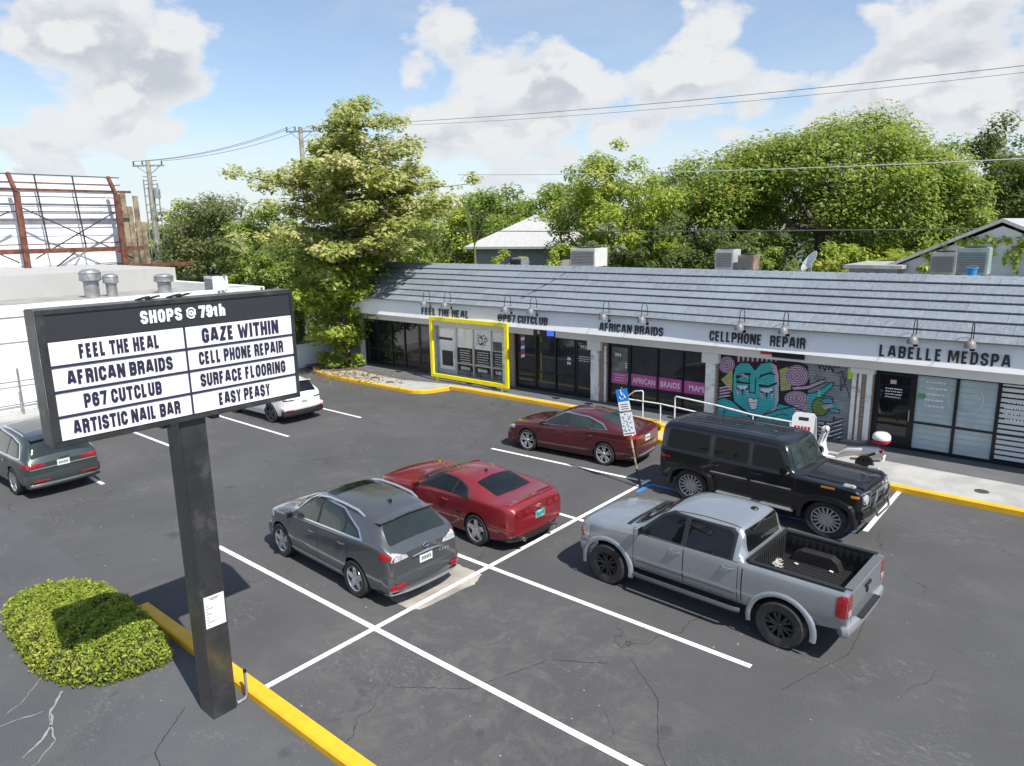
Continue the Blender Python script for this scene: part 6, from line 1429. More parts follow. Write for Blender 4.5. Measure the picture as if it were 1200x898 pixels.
M_PRIV = mat('privacy_glass', (0.004, 0.004, 0.005), 0.03, spec=0.25)
def boxy_suv():
    c = Car("boxy_off_roader", "glossy black boxy off roader with chrome front guard and many spoked wheels", (-5.87, 16.47, 0), R(-3.0), 1.0, P_BLACK,
        top=[(2.04, 1.08), (2.0, 1.17), (1.7, 1.195), (.95, 1.235), (.84, 1.25), (.52, 1.86), (.42, 1.90), (-.5, 1.925), (-1.9, 1.91), (-2.16, 1.88), (-2.22, 1.84), (-2.24, 1.78)],
        belt=[(2.04, 1.04), (1.9, 1.15), (.9, 1.19), (-2.24, 1.20)],
        half=[(2.04, .80), (1.94, .855), (.9, .885), (-2.1, .885), (-2.24, .865)],
        bot=[(2.04, .50), (1, .42), (-1.2, .42), (-2.24, .52)],
        roofw=[(2.04, .8), (.8, .80), (.45, .735), (-2.24, .735)],
        wheels=[(1.445, .405), (-1.445, .405)], arch=.475, round_=.13, it=2, tuck=.985, shoulder=.985, cat="off roader")
    c.t.scale = (1.125, 1.06, 1.0); c.finish_body()
    c.doors([[(.80, .50), (-.12, .50), (-.12, 1.17), (.80, 1.17)], [(-.15, .50), (-.88, .50), (-1.05, .75), (-1.05, 1.17), (-.15, 1.17)]], handles=[(-.0, 1.08), (-.92, 1.08)], hm=P_BLACK)
    wins = [[(.62, 1.27), (-.10, 1.27), (-.10, 1.72), (.40, 1.72)], [(-.22, 1.27), (-.95, 1.27), (-.95, 1.72), (-.22, 1.72)], [(-1.10, 1.27), (-2.08, 1.27), (-2.05, 1.72), (-1.10, 1.72)]]
    for sg_ in (-1, 1):
        v = 'L' if sg_ > 0 else 'R'
        for w_ in wins:
            c.patch("window_seal", grow(w_, .03), v, M_TRIM, .004, rim=.01); c.patch("side_window", w_, v, M_PRIV, .008, rim=.01, rnd=.05)
        c.strip("rub_strip", [(.74, .90), (-.10, .90)], v, .055, M_TRIM, .02); c.strip("rub_strip", [(-.17, .90), (-1.0, .90)], v, .055, M_TRIM, .02)
        c.strip("bright_strip", [(.74, .90), (-.10, .90)], v, .028, M_SATIN, .024); c.strip("bright_strip", [(-.17, .90), (-1.0, .90)], v, .028, M_SATIN, .024)
        for xw in (1.445, -1.445):
            b = MB(); prof_ = []; n = 20; vs = []; y = float(c.fhalf(xw))-.01
            for i in range(n+1):
                a = math.pi*(-.03+1.06*i/n); ca, sa = math.cos(a), math.sin(a); q = 1/max(abs(ca), abs(sa)*1.05)**.35
                for rr, dy in ((.470, .0), (.475, .095), (.50, .105), (.56, .095), (.585, .0)): vs.append((xw+rr*ca*q*.98, sg_*(y+dy), .405+rr*sa*q*.92))
            b.add(vs, [(i*5+j, i*5+j+1, (i+1)*5+j+1, (i+1)*5+j) for i in range(n) for j in range(4)]); b.build("wheel_arch_flare", P_BLACK, c.t, smooth=True, angle=50)
        b = MB(); b.box(-.85, .82, min(sg_*.84, sg_*.95), max(sg_*.84, sg_*.95), .40, .455); b.build("running_board", M_SATIN, c.t, bevel=.02)
        b = MB(); p = c.top(1.78, sg_*.74); b.obox(p+Vector((0, 0, .03)), (.11, 0, 0), (0, .055, 0), (0, 0, .035)); b.build("indicator_housing", M_CLEAR, c.t, bevel=.02)
        c.patch("side_marker", [(1.85, 1.0), (1.99, 1.0), (1.99, 1.05), (1.85, 1.05)], v, M_AMBER, .01)
        c.patch("side_marker_strip", [(1.30, 1.10), (1.55, 1.10), (1.55, 1.14), (1.30, 1.14)], v, M_AMBER, .01)
        c.patch("tail_lamp", [(-1.98, 1.0), (-2.2, 1.0), (-2.2, 1.05), (-1.98, 1.05)], v, M_TAIL, .008)
        b = MB(); b.lathe([(0, .06), (.10, .05), (.115, .02), (.115, -.02)], 20, (c.rear(sg_*.60, .93, True).x-.01, sg_*.60, .93), 'X'); b.build("headlamp", M_CLEAR, c.t, smooth=True)
        b = MB(); x = 2.08; b.tube([(x, sg_*.44, .78), (x, sg_*.44, 1.08), (x-.02, sg_*.50, 1.10), (x-.05, sg_*.76, 1.10), (x-.10, sg_*.80, 1.05), (x-.10, sg_*.80, .80), (x-.05, sg_*.76, .77), (x, sg_*.44, .77)], .016, 8); b.build("lamp_guard", M_CHROME, c.t, smooth=True)
        c.mirror(.62, 1.26, sg_, P_BLACK, .2, .17, .14)
        c.strip("roof_gutter", [(.40, sg_*.70), (-2.1, sg_*.70)], 'T', .03, P_BLACK, .02)
        b = MB(); b.lathe([(0, .03), (.05, .03), (.065, .01), (.065, 0)], 12, (2.08, sg_*.62, .62), 'X'); b.build("fog_lamp", M_CLEAR, c.t, smooth=True)
    c.patch("windscreen", [(-.70, 1.30), (.70, 1.30), (.64, 1.80), (-.64, 1.80)], 'F', M_CGLASS2, .008, rnd=.05)
    c.patch("rear_window", [(-.55, 1.30), (.55, 1.30), (.52, 1.75), (-.52, 1.75)], 'B', M_CGLASS, .008, rnd=.05)
    c.patch("grille_surround", [(-.42, .72), (.42, .72), (.42, 1.06), (-.42, 1.06)], 'F', M_CHROME, .010, rnd=.03); c.patch("grille", [(-.38, .75), (.38, .75), (.38, 1.03), (-.38, 1.03)], 'F', M_TRIM, .018, rnd=.02)
    p = c.rear(0, .9, True); b = MB()
    for z in (.80, .89, .98): b.box(p.x+.02, p.x+.035, -.37, .37, z-.012, z+.012)
    b.lathe([(.10, 0), (.10, .02), (.085, .02), (.085, 0)], 20, (p.x+.03, 0, .89), 'X'); b.obox((p.x+.045, 0, .93), (.006, 0, 0), (0, .008, 0), (0, 0, .045)); b.obox((p.x+.045, .03, .87), (.006, 0, 0), (0, .035, -.02), (0, .004, .008)); b.obox((p.x+.045, -.03, .87), (.006, 0, 0), (0, .035, .02), (0, -.004, .008)); b.build("grille_bar", M_CHROME, c.t)
    bumper(c, "front_bumper", 2.15, .88, .50, .76, .14, P_BLACK, True, .06, .30)
    b = MB(); b.tube([(2.18, -.40, .74), (2.21, -.36, .55), (2.21, .36, .55), (2.18, .40, .74)], .022, 8); b.tube([(2.14, -.42, .76), (2.18, -.40, .98), (2.16, -.36, 1.08), (2.16, .36, 1.08), (2.18, .40, .98), (2.14, .42, .76)], .022, 8); b.build("bull_bar", M_CHROME, c.t, smooth=True)
    bumper(c, "rear_bumper", -2.32, .88, .46, .66, .10, P_BLACK, False, .05, .30)
    b = MB(); b.lathe([(0, -2.47), (.26, -2.47), (.34, -2.45), (.37, -2.40), (.37, -2.26)], 28, (0, .05, 1.05), 'X'); b.build("spare_wheel_cover", P_BLACK, c.t, smooth=True, angle=40)
    b = MB()
    for y in np.linspace(-.5, .5, 7): 
        b.add([(x, y+dy, c.top(x, y).z+dz) for x in (.25, -.6, -1.4, -2.0) for dy, dz in ((-.02, .001), (0, .012), (.02, .001))], [(i*3+j, i*3+j+1, (i+1)*3+j+1, (i+1)*3+j) for i in range(3) for j in range(2)])
    b.build("roof_rib", P_BLACK, c.t, smooth=True)
    c.strip("hood_ridge", [(2.0, .58), (.95, .62)], 'T', .05, P_BLACK, .03); c.strip("hood_ridge", [(2.0, -.58), (.95, -.62)], 'T', .05, P_BLACK, .03)
    c.strip("wiper_cowl", [(.90, -.70), (.90, .70)], 'T', .08, M_TRIM, .01)
    c.plate(0, .62, front=True)
    c.wheelset(.405, .285, .285, 'multi', M_RIM, 16, -.04)
    return c

def estate_suv():
    c = Car("parked_suv", "green grey large parked SUV seen from behind at the left edge", (-23.15, 6.12, 0), R(181.5), 1.0, P_TEALG,
        top=[(2.42, .80), (2.34, .92), (2.0, 1.04), (1.4, 1.10), (1.2, 1.14), (.35, 1.62), (0, 1.68), (-.6, 1.70), (-1.6, 1.67), (-2.05, 1.61), (-2.12, 1.57), (-2.45, 1.16), (-2.50, 1.08), (-2.56, .98)],
        belt=[(2.42, .72), (2.0, .92), (1.2, 1.0), (-.5, 1.04), (-2.0, 1.07), (-2.4, 1.04), (-2.56, .95)],
        half=[(2.42, .6), (2.3, .78), (2.0, .89), (1.4, .965), (-1.5, .975), (-2.1, .96), (-2.45, .91), (-2.56, .85)],
        bot=[(2.42, .36), (2.1, .26), (1, .24), (-1.3, .24), (-2.2, .32), (-2.56, .42)],
        roofw=[(2.42, .6), (1.1, .82), (.2, .73), (-1.5, .72), (-2.1, .70), (-2.5, .80)],
        wheels=[(1.497, .385), (-1.497, .385)], arch=.44, round_=.24, it=2)
    c.t.scale = (.90, .96, .96); c.finish_body()
    c.doors([[(1.0, .42), (-.10, .42), (-.10, 1.0), (1.0, .98)], [(-.12, .42), (-1.0, .42), (-1.22, .62), (-1.25, 1.03), (-.12, 1.01)]], handles=[(.06, .90), (-1.05, .93)], hm=P_TEALG)
    fd = [(.88, 1.07), (-.06, 1.08), (-.06, 1.57), (.14, 1.56), (.42, 1.43)]; rd = [(-.14, 1.08), (-1.12, 1.10), (-1.10, 1.52), (-.14, 1.575)]; qd = [(-1.20, 1.10), (-1.98, 1.14), (-1.72, 1.42), (-1.18, 1.515)]
    c.glass([(.96, 1.06), (-2.08, 1.12), (-1.78, 1.45), (-1.15, 1.55), (.10, 1.605), (.44, 1.48)], [fd, rd, qd], M_CGLASS2, chrome=M_SATIN)
    c.patch("windscreen", [(1.12, -.7), (1.12, .7), (.42, .6), (.42, -.6)], 'T', M_CGLASS2, .006, rnd=.06)
    c.patch("rear_window", [(-2.14, -.63), (-2.14, .63), (-2.45, .74), (-2.45, -.74)], 'T', M_CGLASS2, .008, rnd=.06)
    c.patch("roof_panel", [(.1, -.52), (.1, .52), (-1.5, .52), (-1.5, -.52)], 'T', mat("pale_roof_paint", (.17, .17, .165), .4, .3), .004, rnd=.05)  # roof panel paler than the body paint
    b = MB(); n = 8; vs = []
    for i in range(n+1):
        y = -.62+1.24*i/n; p = c.top(-1.95, y); vs += [(p.x, y, p.z+.005), (-2.24, y, 1.60-abs(y)*.05), (-2.24, y, 1.57-abs(y)*.05), (-2.10, y, 1.54-abs(y)*.05)]
    b.add(vs, [(i*4+j, i*4+j+1, (i+1)*4+j+1, (i+1)*4+j) for i in range(n) for j in range(3)]); b.build("roof_spoiler", mat("blue_black_gloss", (.02, .03, .05), .2), c.t, smooth=True, angle=40)
    for sg_ in (-1, 1):
        v = 'L' if sg_ > 0 else 'R'
        b = MB(); b.tube([c.top(x, sg_*.62)+Vector((0, 0, dz)) for x, dz in ((.1, .0), (0, .03), (-.8, .04), (-1.55, .03), (-1.7, 0))], .02, 8); b.build("roof_rail", M_SATIN, c.t, smooth=True)
        c.patch("tail_lamp", [(sg_*.44, .90), (sg_*.90, .88), (sg_*.88, 1.0), (sg_*.44, .97)], 'B', M_TAIL, .008, rnd=.02)
        c.patch("tail_lamp", [(-2.2, .90), (-2.54, .88), (-2.54, .99), (-2.22, 1.0)], v, M_TAIL, .006, rnd=.02)
        c.patch("bumper_reflector", [(sg_*.40, .50), (sg_*.80, .51), (sg_*.80, .545), (sg_*.40, .54)], 'B', M_TAIL, .075, rim=.04)
        c.mirror(.86, 1.06, sg_, P_TEALG, .2, .15, .12)
        c.patch("headlamp", [(2.0, .80), (2.36, .74), (2.32, .84), (2.0, .92)], v, M_CLEAR, .006)
    bumper(c, "rear_bumper", -2.64, .95, .40, .68, .09, P_TEALG, curve=.12, wrap=.42)
    bumper(c, "rear_valance", -2.65, .92, .29, .40, .08, M_TRIM, curve=.12, wrap=.35)
    bumper(c, "bumper_trim", -2.655, .90, .385, .41, .08, M_SATIN, curve=.12, wrap=.30)
    c.strip("tailgate_trim", [(-.82, .84), (.82, .84)], 'B', .02, M_SATIN, .010)
    b = MB(); p = c.rear(0, .97)
    for i in range(4): b.tube([(p.x-.012, -.13+i*.055+.035*math.cos(a), 1.02+.035*math.sin(a)) for a in np.linspace(0, 6.28, 12)], .006, 5)
    b.build("emblem", M_BLK, c.t)
    bumper(c, "front_bumper", 2.5, .92, .3, .66, .10, P_TEALG, True, .2, .45)
    c.plate(0, .90)
    c.wheelset(.385, .265, .285, 'twin', M_RIM, 8)
    return c

def white_crossover():
    c = Car("parked_suv", "white parked crossover half hidden behind the tall sign's right edge", (-24.1, 14.32, 0), R(181), 1.0, P_WHITE,
        top=[(2.2, .74), (2.12, .86), (1.8, 1.0), (1.3, 1.08), (1.1, 1.12), (.3, 1.56), (0, 1.61), (-.6, 1.62), (-1.5, 1.57), (-1.8, 1.52), (-2.18, 1.12), (-2.24, 1.02), (-2.30, .92)],
        belt=[(2.2, .68), (1.8, .88), (1.2, .98), (-.5, 1.03), (-1.7, 1.07), (-2.1, 1.04), (-2.30, .9)],
        half=[(2.2, .56), (2.1, .74), (1.8, .86), (1.3, .91), (-1.3, .915), (-1.9, .88), (-2.2, .78), (-2.3, .7)],
        bot=[(2.2, .34), (1.9, .24), (1, .22), (-1.2, .22), (-2.0, .30), (-2.3, .40)],
        roofw=[(2.2, .55), (1.0, .74), (.2, .64), (-1.4, .62), (-1.8, .60), (-2.2, .66)],
        wheels=[(1.35, .36), (-1.35, .36)], arch=.42, round_=.24, it=2)
    c.t.scale = (.91, .96, .96); c.finish_body()
    c.doors([[(.9, .4), (-.10, .4), (-.10, 1.0), (.9, .97)], [(-.12, .4), (-.9, .4), (-1.1, .6), (-1.14, 1.02), (-.12, 1.0)]], handles=[(.06, .9), (-.95, .93)], hm=P_WHITE)
    c.glass([(.86, 1.06), (-1.75, 1.13), (-1.5, 1.36), (-.9, 1.48), (.10, 1.53), (.38, 1.43)], [[(.78, 1.075), (-.06, 1.085), (-.06, 1.5), (.12, 1.49), (.36, 1.38)], [(-.14, 1.085), (-1.05, 1.11), (-1.02, 1.44), (-.14, 1.5)], [(-1.12, 1.11), (-1.66, 1.14), (-1.46, 1.34), (-1.1, 1.43)]], M_CGLASS)
    c.patch("windscreen", [(1.02, -.68), (1.02, .68), (.36, .57), (.36, -.57)], 'T', M_CGLASS, .006, rnd=.06)
    c.patch("rear_window", [(-1.82, -.55), (-1.82, .55), (-2.17, .62), (-2.17, -.62)], 'T', M_CGLASS, .008, rnd=.06)
    b = MB(); n = 8; vs = []
    for i in range(n+1):
        y = -.58+1.16*i/n; p = c.top(-1.66, y); vs += [(p.x, y, p.z+.005), (-1.95, y, 1.53-abs(y)*.05), (-1.95, y, 1.50-abs(y)*.05), (-1.8, y, 1.46-abs(y)*.05)]
    b.add(vs, [(i*4+j, i*4+j+1, (i+1)*4+j+1, (i+1)*4+j) for i in range(n) for j in range(3)]); b.build("roof_spoiler", P_WHITE, c.t, smooth=True, angle=40)
    for sg_ in (-1, 1):
        v = 'L' if sg_ > 0 else 'R'
        c.patch("tail_lamp", [(sg_*.42, .88), (sg_*.80, .88), (sg_*.80, .93), (sg_*.42, .91)], 'B', M_TRIM, .008)
        c.patch("tail_lamp", [(sg_*.50, .50), (sg_*.80, .52), (sg_*.80, .57), (sg_*.50, .54)], 'B', M_TAIL, .08, rim=.05)
        c.mirror(.76, 1.06, sg_, P_WHITE, .19, .14, .12)
    bumper(c, "rear_bumper", -2.38, .88, .48, .66, .09, P_WHITE, curve=.12, wrap=.42)
    bumper(c, "rear_valance", -2.39, .87, .28, .48, .09, M_TRIM, curve=.12, wrap=.42)
    bumper(c, "front_bumper", 2.26, .86, .28, .6, .10, P_WHITE, True, .2, .45)
    c.plate(0, .78)
    c.wheelset(.36, .235, .255, 'five', M_RIMD, 5)
    return c
pickup(); crossover_suv(); coupe(); sedan(); boxy_suv(); estate_suv(); white_crossover()

# ------------------------------------------------------------------ vegetation
def leafmat(name, c0, c1, c2=None, amt2=0.3, trans=0.28):
    m = bpy.data.materials.new(name); m.use_nodes = True; t = NT(m.node_tree); t.n.clear()
    g = t.new('ShaderNodeNewGeometry'); isl = g.outputs['Random Per Island']; p = g.outputs['Position']
    c = t.mix(isl, c0, c1)
    if c2: c = t.mix(t.math('MULTIPLY', t.ramp(t.noise(p, 0.55, 3.0, 0.6), 0.42, 0.66), t.ramp(isl, 1-amt2*1.6, 1-amt2*.6)), c, c2)
    d = t.new('ShaderNodeBsdfPrincipled'); t.set(d.inputs['Base Color'], c); d.inputs['Roughness'].default_value = 0.48; d.inputs['Specular IOR Level'].default_value = 0.4
    tr = t.new('ShaderNodeBsdfTranslucent'); t.set(tr.inputs[0], t.mix(0.5, c, (0.42, 0.50, 0.07)))
    mx = t.new('ShaderNodeMixShader'); mx.inputs[0].default_value = min(.5, trans+.10); t.l.new(d.outputs[0], mx.inputs[1]); t.l.new(tr.outputs[0], mx.inputs[2])
    o = t.new('ShaderNodeOutputMaterial'); t.l.new(mx.outputs[0], o.inputs[0]); return m
L_ALM = leafmat("almond_leaf", (0.220, 0.268, 0.055), (0.439, 0.451, 0.134), (0.732, 0.647, 0.390), 0.55, .35)
L_MANGO = leafmat("mango_leaf", (0.116, 0.201, 0.032), (0.256, 0.354, 0.061), (0.464, 0.439, 0.098), 0.45, .35)
L_LIME = leafmat("lime_leaf", (0.201, 0.293, 0.034), (0.403, 0.488, 0.067), (0.561, 0.537, 0.122), 0.4, .38)
L_DARK = leafmat("dark_leaf", (0.061, 0.098, 0.029), (0.134, 0.183, 0.055))
L_OLIVE = leafmat("olive_leaf", (0.091, 0.116, 0.043), (0.183, 0.201, 0.076), (0.256, 0.244, 0.122), .4, .33)
L_MID = leafmat("mid_leaf", (0.128, 0.213, 0.037), (0.287, 0.366, 0.073), None, .3, .35)
L_SILV = leafmat("silver_leaf", (0.17, 0.20, 0.11), (0.32, 0.34, 0.22))
L_HEDGE = leafmat("hedge_leaf", (0.183, 0.250, 0.029), (0.390, 0.470, 0.067), (0.561, 0.561, 0.110), .5, .3)
L_BAN = leafmat("banana_leaf", (0.10, 0.15, 0.03), (0.20, 0.24, 0.07), (0.30, 0.29, 0.14), .4, .35)
M_BARK = mat("grey_bark", (0.12, 0.10, 0.08), .9, var=.45, vscale=5, bump=.5, bscale=18)
def leaves(name, C, N, size, m, parent, rng, aspect=.5, jit=.35):
    """one mesh of folded diamond leaves at points C with outward-ish directions N"""
    n = len(C); N = N/np.linalg.norm(N, axis=1)[:, None]
    T = np.cross(N, rng.normal(size=(n, 3))); T /= np.linalg.norm(T, axis=1)[:, None]; B = np.cross(N, T)
    s = (size*(1+jit*rng.normal(size=n)).clip(.4, 1.9))[:, None]
    droop = -0.12*s*np.array([0, 0, 1])
    P = np.stack([C-T*s*.5, C+B*s*aspect*.5+N*s*.05, C+T*s*.5+droop, C-B*s*aspect*.5+N*s*.05], 1).reshape(-1, 3)
    me = bpy.data.meshes.new(name); me.vertices.add(4*n); me.loops.add(4*n); me.polygons.add(n)
    me.vertices.foreach_set('co', P.astype(np.float32).ravel()); me.loops.foreach_set('vertex_index', np.arange(4*n, dtype=np.int32))
    me.polygons.foreach_set('loop_start', np.arange(0, 4*n, 4, dtype=np.int32)); me.update(calc_edges=True); me.materials.append(m)
    return link(bpy.data.objects.new(name, me), parent)
def clumps(cs, rs, per, rng, flat=.7, upb=.5):
    """leaf points and normals for clumps at cs with radii rs"""
    cnt = np.maximum(6, (per*rs**2/np.mean(rs**2)).astype(int)); idx = np.repeat(np.arange(len(cs)), cnt); n = len(idx)
    d = rng.normal(size=(n, 3)); d /= np.linalg.norm(d, axis=1)[:, None]; rad = rng.random(n)**(1/2.2)
    off = d*rad[:, None]*rs[idx][:, None]*np.array([1, 1, flat])
    return cs[idx]+off, d*.7+np.array([0, 0, upb+.2])+np.array(SUN_V)*.75+rng.normal(size=(n, 3))*.5
def limb(b, p0, p1, r0, r1, rng, wob=.12, n=6):
    p0, p1 = np.array(p0, float), np.array(p1, float); L = np.linalg.norm(p1-p0)
    pts = [p0+(p1-p0)*t+rng.normal(size=3)*wob*L*.25*math.sin(math.pi*t) for t in np.linspace(0, 1, n)]
    b.tube([tuple(p) for p in pts], [r0+(r1-r0)*t for t in np.linspace(0, 1, n)], 7)
def round_tree(name, label, base, top, R_, z0, leaf, nl, size, m, seed, cat="tree", ry=None, nclump=70, trunk_r=.22, fork=None, group=None, flat=.75, lobes=.22, rise=1.0, gap=.0, hollow=.35, cr=.24, carve=None):
    rng = np.random.default_rng(seed); t = thing(name, label, cat, (base[0], base[1], 0), 0, group)
    H = top-z0; c = np.array([0, 0, z0+H*.46]); E = np.array([R_, ry or R_, H*.5])
    d = rng.normal(size=(nclump*3, 3)); d /= np.linalg.norm(d, axis=1)[:, None]
    keep = rng.random(len(d)) < np.where(d[:, 2] < -.35, .45, 1.0); d = d[keep][:nclump]
    ph = rng.random(3)*6.28
    lob = 1+lobes*(np.sin(d[:, 0]*4.1+ph[0])*.5+np.sin(d[:, 1]*4.7+ph[1])*.5+rng.normal(size=len(d))*.35)
    f = np.where(rng.random(len(d)) < hollow, .35+.45*rng.random(len(d)), .80+.10*rng.random(len(d)))*lob
    cs = c+d*f[:, None]*E; rs = (R_*cr*(.65+.7*rng.random(len(d)))).clip(.25)
    if carve:
        k = ~((np.abs(cs[:, 0]-carve[0]) < carve[1]) & (cs[:, 1] < 1.5) & (cs[:, 2] < carve[2])); cs, rs = cs[k], rs[k]
    C, N = clumps(cs, rs, 1.45*nl/len(cs), rng, flat)
    leaves("crown", C, N, size*.84, m, t, rng)
    b = MB(); fz = fork or z0+H*.22
    limb(b, (0, 0, -.1), (rng.normal()*.15, rng.normal()*.15, fz), trunk_r*1.25, trunk_r*.8, rng, .05)
    for i in rng.choice(len(cs), min(9, len(cs)), False): limb(b, (0, 0, fz-.1), cs[i]*np.array([.85, .85, .95]), trunk_r*.55, trunk_r*.12, rng, .2)
    b.build("trunk", M_BARK, t, smooth=True); return t
# the big tiered almond tree at the end of the shops
def almond():
    rng = np.random.default_rng(77); base = Vector((-29.7, 22.05, .15))
    t = thing("almond_tree", "tall tiered almond tree with cream and yellow green leaves beside the shops", "tree", base)
    rtv = np.array([math.cos(yaw), math.sin(yaw), 0])
    tiers = [(12.0, 1.0, .9), (11.2, 2.8, 1.2), (10.3, 3.2, .6), (9.3, 5.3, .5), (8.5, 4.6, 1.5), (7.7, 5.2, 1.7), (6.8, 5.0, 1.2), (5.9, 3.6, .3), (4.8, 3.0, -.5), (3.9, 3.2, -.2), (3.1, 2.9, .1), (2.2, 2.1, .25), (1.3, 1.1, .2)]
    CS, RS = [], []; b = MB()
    b.tube([(0, 0, -.1), (.05, .02, 2), (-.04, .05, 5), (.25, .2, 8), (.5, .4, 10.6), (.75, .6, 12.0)], [.2, .17, .14, .11, .07, .03], 10)
    for (z, r, off) in tiers:
        nb = max(4, int(4+r*1.7)); a0 = rng.random()*6.28
        for k in range(nb):
            a = a0+6.28*k/nb+rng.normal()*.16; L = r*(.50+.66*rng.random())
            dirv = np.array([math.cos(a), math.sin(a), 0]); root = np.array([.05*z*.7, .04*z*.7, z-.55+.40*rng.normal()]); tip = root+dirv*L+rtv*off*.8+np.array([0, 0, .50+.15*rng.normal()])
            limb(b, root, tip, .05, .015, rng, .1)
            for s in np.arange(.30, 1.03, .155/max(.6, r*.42)):
                p = root+(tip-root)*s+np.array([0, 0, .10+.12*rng.normal()])+rng.normal(size=3)*np.array([.22, .22, .03])*(.5+r*.18)
                CS.append(p); RS.append(.42+.55*rng.random()**2)
    CS, RS = np.array(CS), np.array(RS)
    C, N = clumps(CS, RS, 60000/len(CS), rng, .50, .9)
    hz = C[:, 2]+rng.normal(size=len(C))*.8
    lowm = hz < 5.0
    leaves("crown", C[~lowm], N[~lowm], .22, L_ALM, t, rng, .55); leaves("lower_crown", C[lowm], N[lowm], .21, L_LIME, t, rng, .55)
    b.build("trunk", M_BARK, t, smooth=True)
almond()
round_tree("mango_tree", "huge dome shaped mango tree filling the right side behind the shops", (-15.9, 51.2), 13.5, 9.2, 3.6, 'm', 62000, .30, L_MANGO, 5, nclump=300, trunk_r=.42, fork=6.2, lobes=.14, ry=6.5, hollow=.10, cr=.155, carve=(.3, 2.3, 8.2))
round_tree("mango_tree", "smaller rounded mango tree touching the left side of the huge one", (-22.4, 47.2), 11.9, 5.0, 2.5, 'm', 15000, .28, L_MANGO, 6, nclump=120, cr=.2, trunk_r=.25, lobes=.15)
round_tree("bushy_tree", "bright yellow green bushy tree behind the large white air conditioner", (-25.6, 41.8), 11.7, 4.5, 1.5, 'l', 22000, .27, L_LIME, 7, nclump=120, cr=.2, trunk_r=.2, lobes=.3)
round_tree("rounded_tree", "mid green rounded tree just right of the white pyramid roof", (-37.4, 52.0), 11.6, 4.6, 2.0, 'm', 10000, .34, L_MID, 8, nclump=90)
round_tree("rounded_tree", "mid green tree peeking over the left of the white pyramid roof", (-45.8, 52.5), 10.9, 4.7, 1.5, 'm', 9500, .34, L_MID, 9, nclump=70)
round_tree("rounded_tree", "low yellowish tree between the almond tree and the white pyramid roof", (-50.0, 49.0), 10.0, 4.4, 1.0, 'm', 9000, .34, L_LIME, 10, nclump=60)
round_tree("silver_shrub", "pale silvery shrub in front of the bright yellow green bushy tree", (-23.6, 35.8), 7.6, 1.5, 2.0, 's', 2600, .24, L_SILV, 11, cat="shrub", nclump=30, trunk_r=.1)
round_tree("dark_tree", "dark grey green tall tree at the right edge behind the gabled house", (-8.7, 66), 13.6, 4.3, 2.5, 'd', 11000, .34, L_DARK, 12, nclump=85, lobes=.35)
round_tree("dark_tree", "dark loose tree at the far right edge of the photo", (-3.2, 62), 13.0, 4.0, 2.5, 'd', 9000, .34, L_DARK, 13, nclump=75, lobes=.35)
round_tree("feathery_tree", "greyish olive feathery tree behind the white building's roof", (-54.5, 28.2), 10.0, 4.1, .8, 'o', 15000, .26, L_OLIVE, 14, nclump=110, lobes=.3)
round_tree("leafy_tree", "bright green small treetop beside the rusty billboard", (-74, 34.6), 10.2, 3.0, 1.0, 'm', 4500, .36, L_LIME, 15, nclump=45)
round_tree("leafy_shrub", "green shrubby tree left of the tiered almond tree", (-46.0, 27.6), 9.3, 3.1, .5, 'm', 9000, .28, L_MID, 16, cat="shrub", nclump=70)
round_tree("leafy_shrub", "dark green dense shrub under the left side of the almond tree", (-39.5, 26.2), 6.6, 2.7, .2, 'm', 8000, .26, L_MID, 17, cat="shrub", nclump=65)
round_tree("leafy_shrub", "green shrub low behind the roof's left end by the banana plants", (-33.8, 30.6), 6.2, 2.0, .2, 'm', 4000, .26, L_MID, 18, cat="shrub", nclump=40)
lowb = [(-6.6, 33.8, 5.7, 1.0, L_LIME, "lime green bush at the left foot of the grey gabled house"), (-1.9, 34.0, 5.9, 1.1, L_MID, "mid green bush under the vines at the right edge"), (-30.8, 36.0, 5.9, 1.4, L_LIME, "lime green bush in front of the white pyramid roofed house"), (-25.8, 35.2, 6.3, 1.4, L_LIME, "lime green bush between the pyramid roof and the large white air conditioner"),
        (-21.0, 38.8, 7.2, 2.4, L_DARK, "dark bush right of the large white air conditioner"), (-18.0, 41.0, 7.2, 2.5, L_DARK, "dark bush behind the two small air conditioners"), (-16.6, 43.6, 6.6, 1.9, L_MID, "mid green bush left of the mango trunk"),
        (-12.2, 43.2, 6.0, 1.9, L_LIME, "lime green bush right of the mango trunk"), (-10.6, 46.8, 6.2, 2.1, L_LIME, "yellow green bush beside the low grey shed"), (-8.3, 52.0, 7.6, 2.8, L_MID, "green bush rising behind the low grey shed")]
for i, (x, y, tp, r, m_, lab) in enumerate(lowb): round_tree("garden_bush", lab, (x, y), tp, r, .3, 'b', int(1500*r*r**.5), .25, m_, 40+i, cat="bush", nclump=int(26*r), trunk_r=.08, group="bushes behind the shops")
far = [(-68, 57, 10.2, 6.2, "distant dark tree seen through gaps left of the almond tree"), (-58, 66, 11.8, 6.5, "distant dark tree behind the tree left of the pyramid roof"), (-48, 74, 12.9, 7.2, "distant dark tree right behind the pyramid roof"), (-37, 78, 13.6, 7.4, "distant dark tree behind the bright yellow green tree"), (-28, 76, 13.6, 7.0, "distant dark tree behind the smaller mango"), (-21, 84, 12.6, 7.6, "distant dark tree behind the huge mango"), (-10, 88, 12.6, 7.6, "distant dark tree behind the gabled house"), (-103, 40.5, 10.0, 6.5, "distant dark tree showing between the billboard and the utility pole"), (-101, 50.0, 10.6, 6.0, "distant dark tree right of the billboard's utility pole"), (-110, 33, 9.5, 6.5, "distant dark tree behind the middle of the billboard")]
for i, (x, y, tp, r, lab) in enumerate(far): round_tree("distant_tree", lab, (x, y), tp, r, .3, 'd', 6500, .55, L_DARK, 60+i, nclump=70, group="distant trees", lobes=.15)
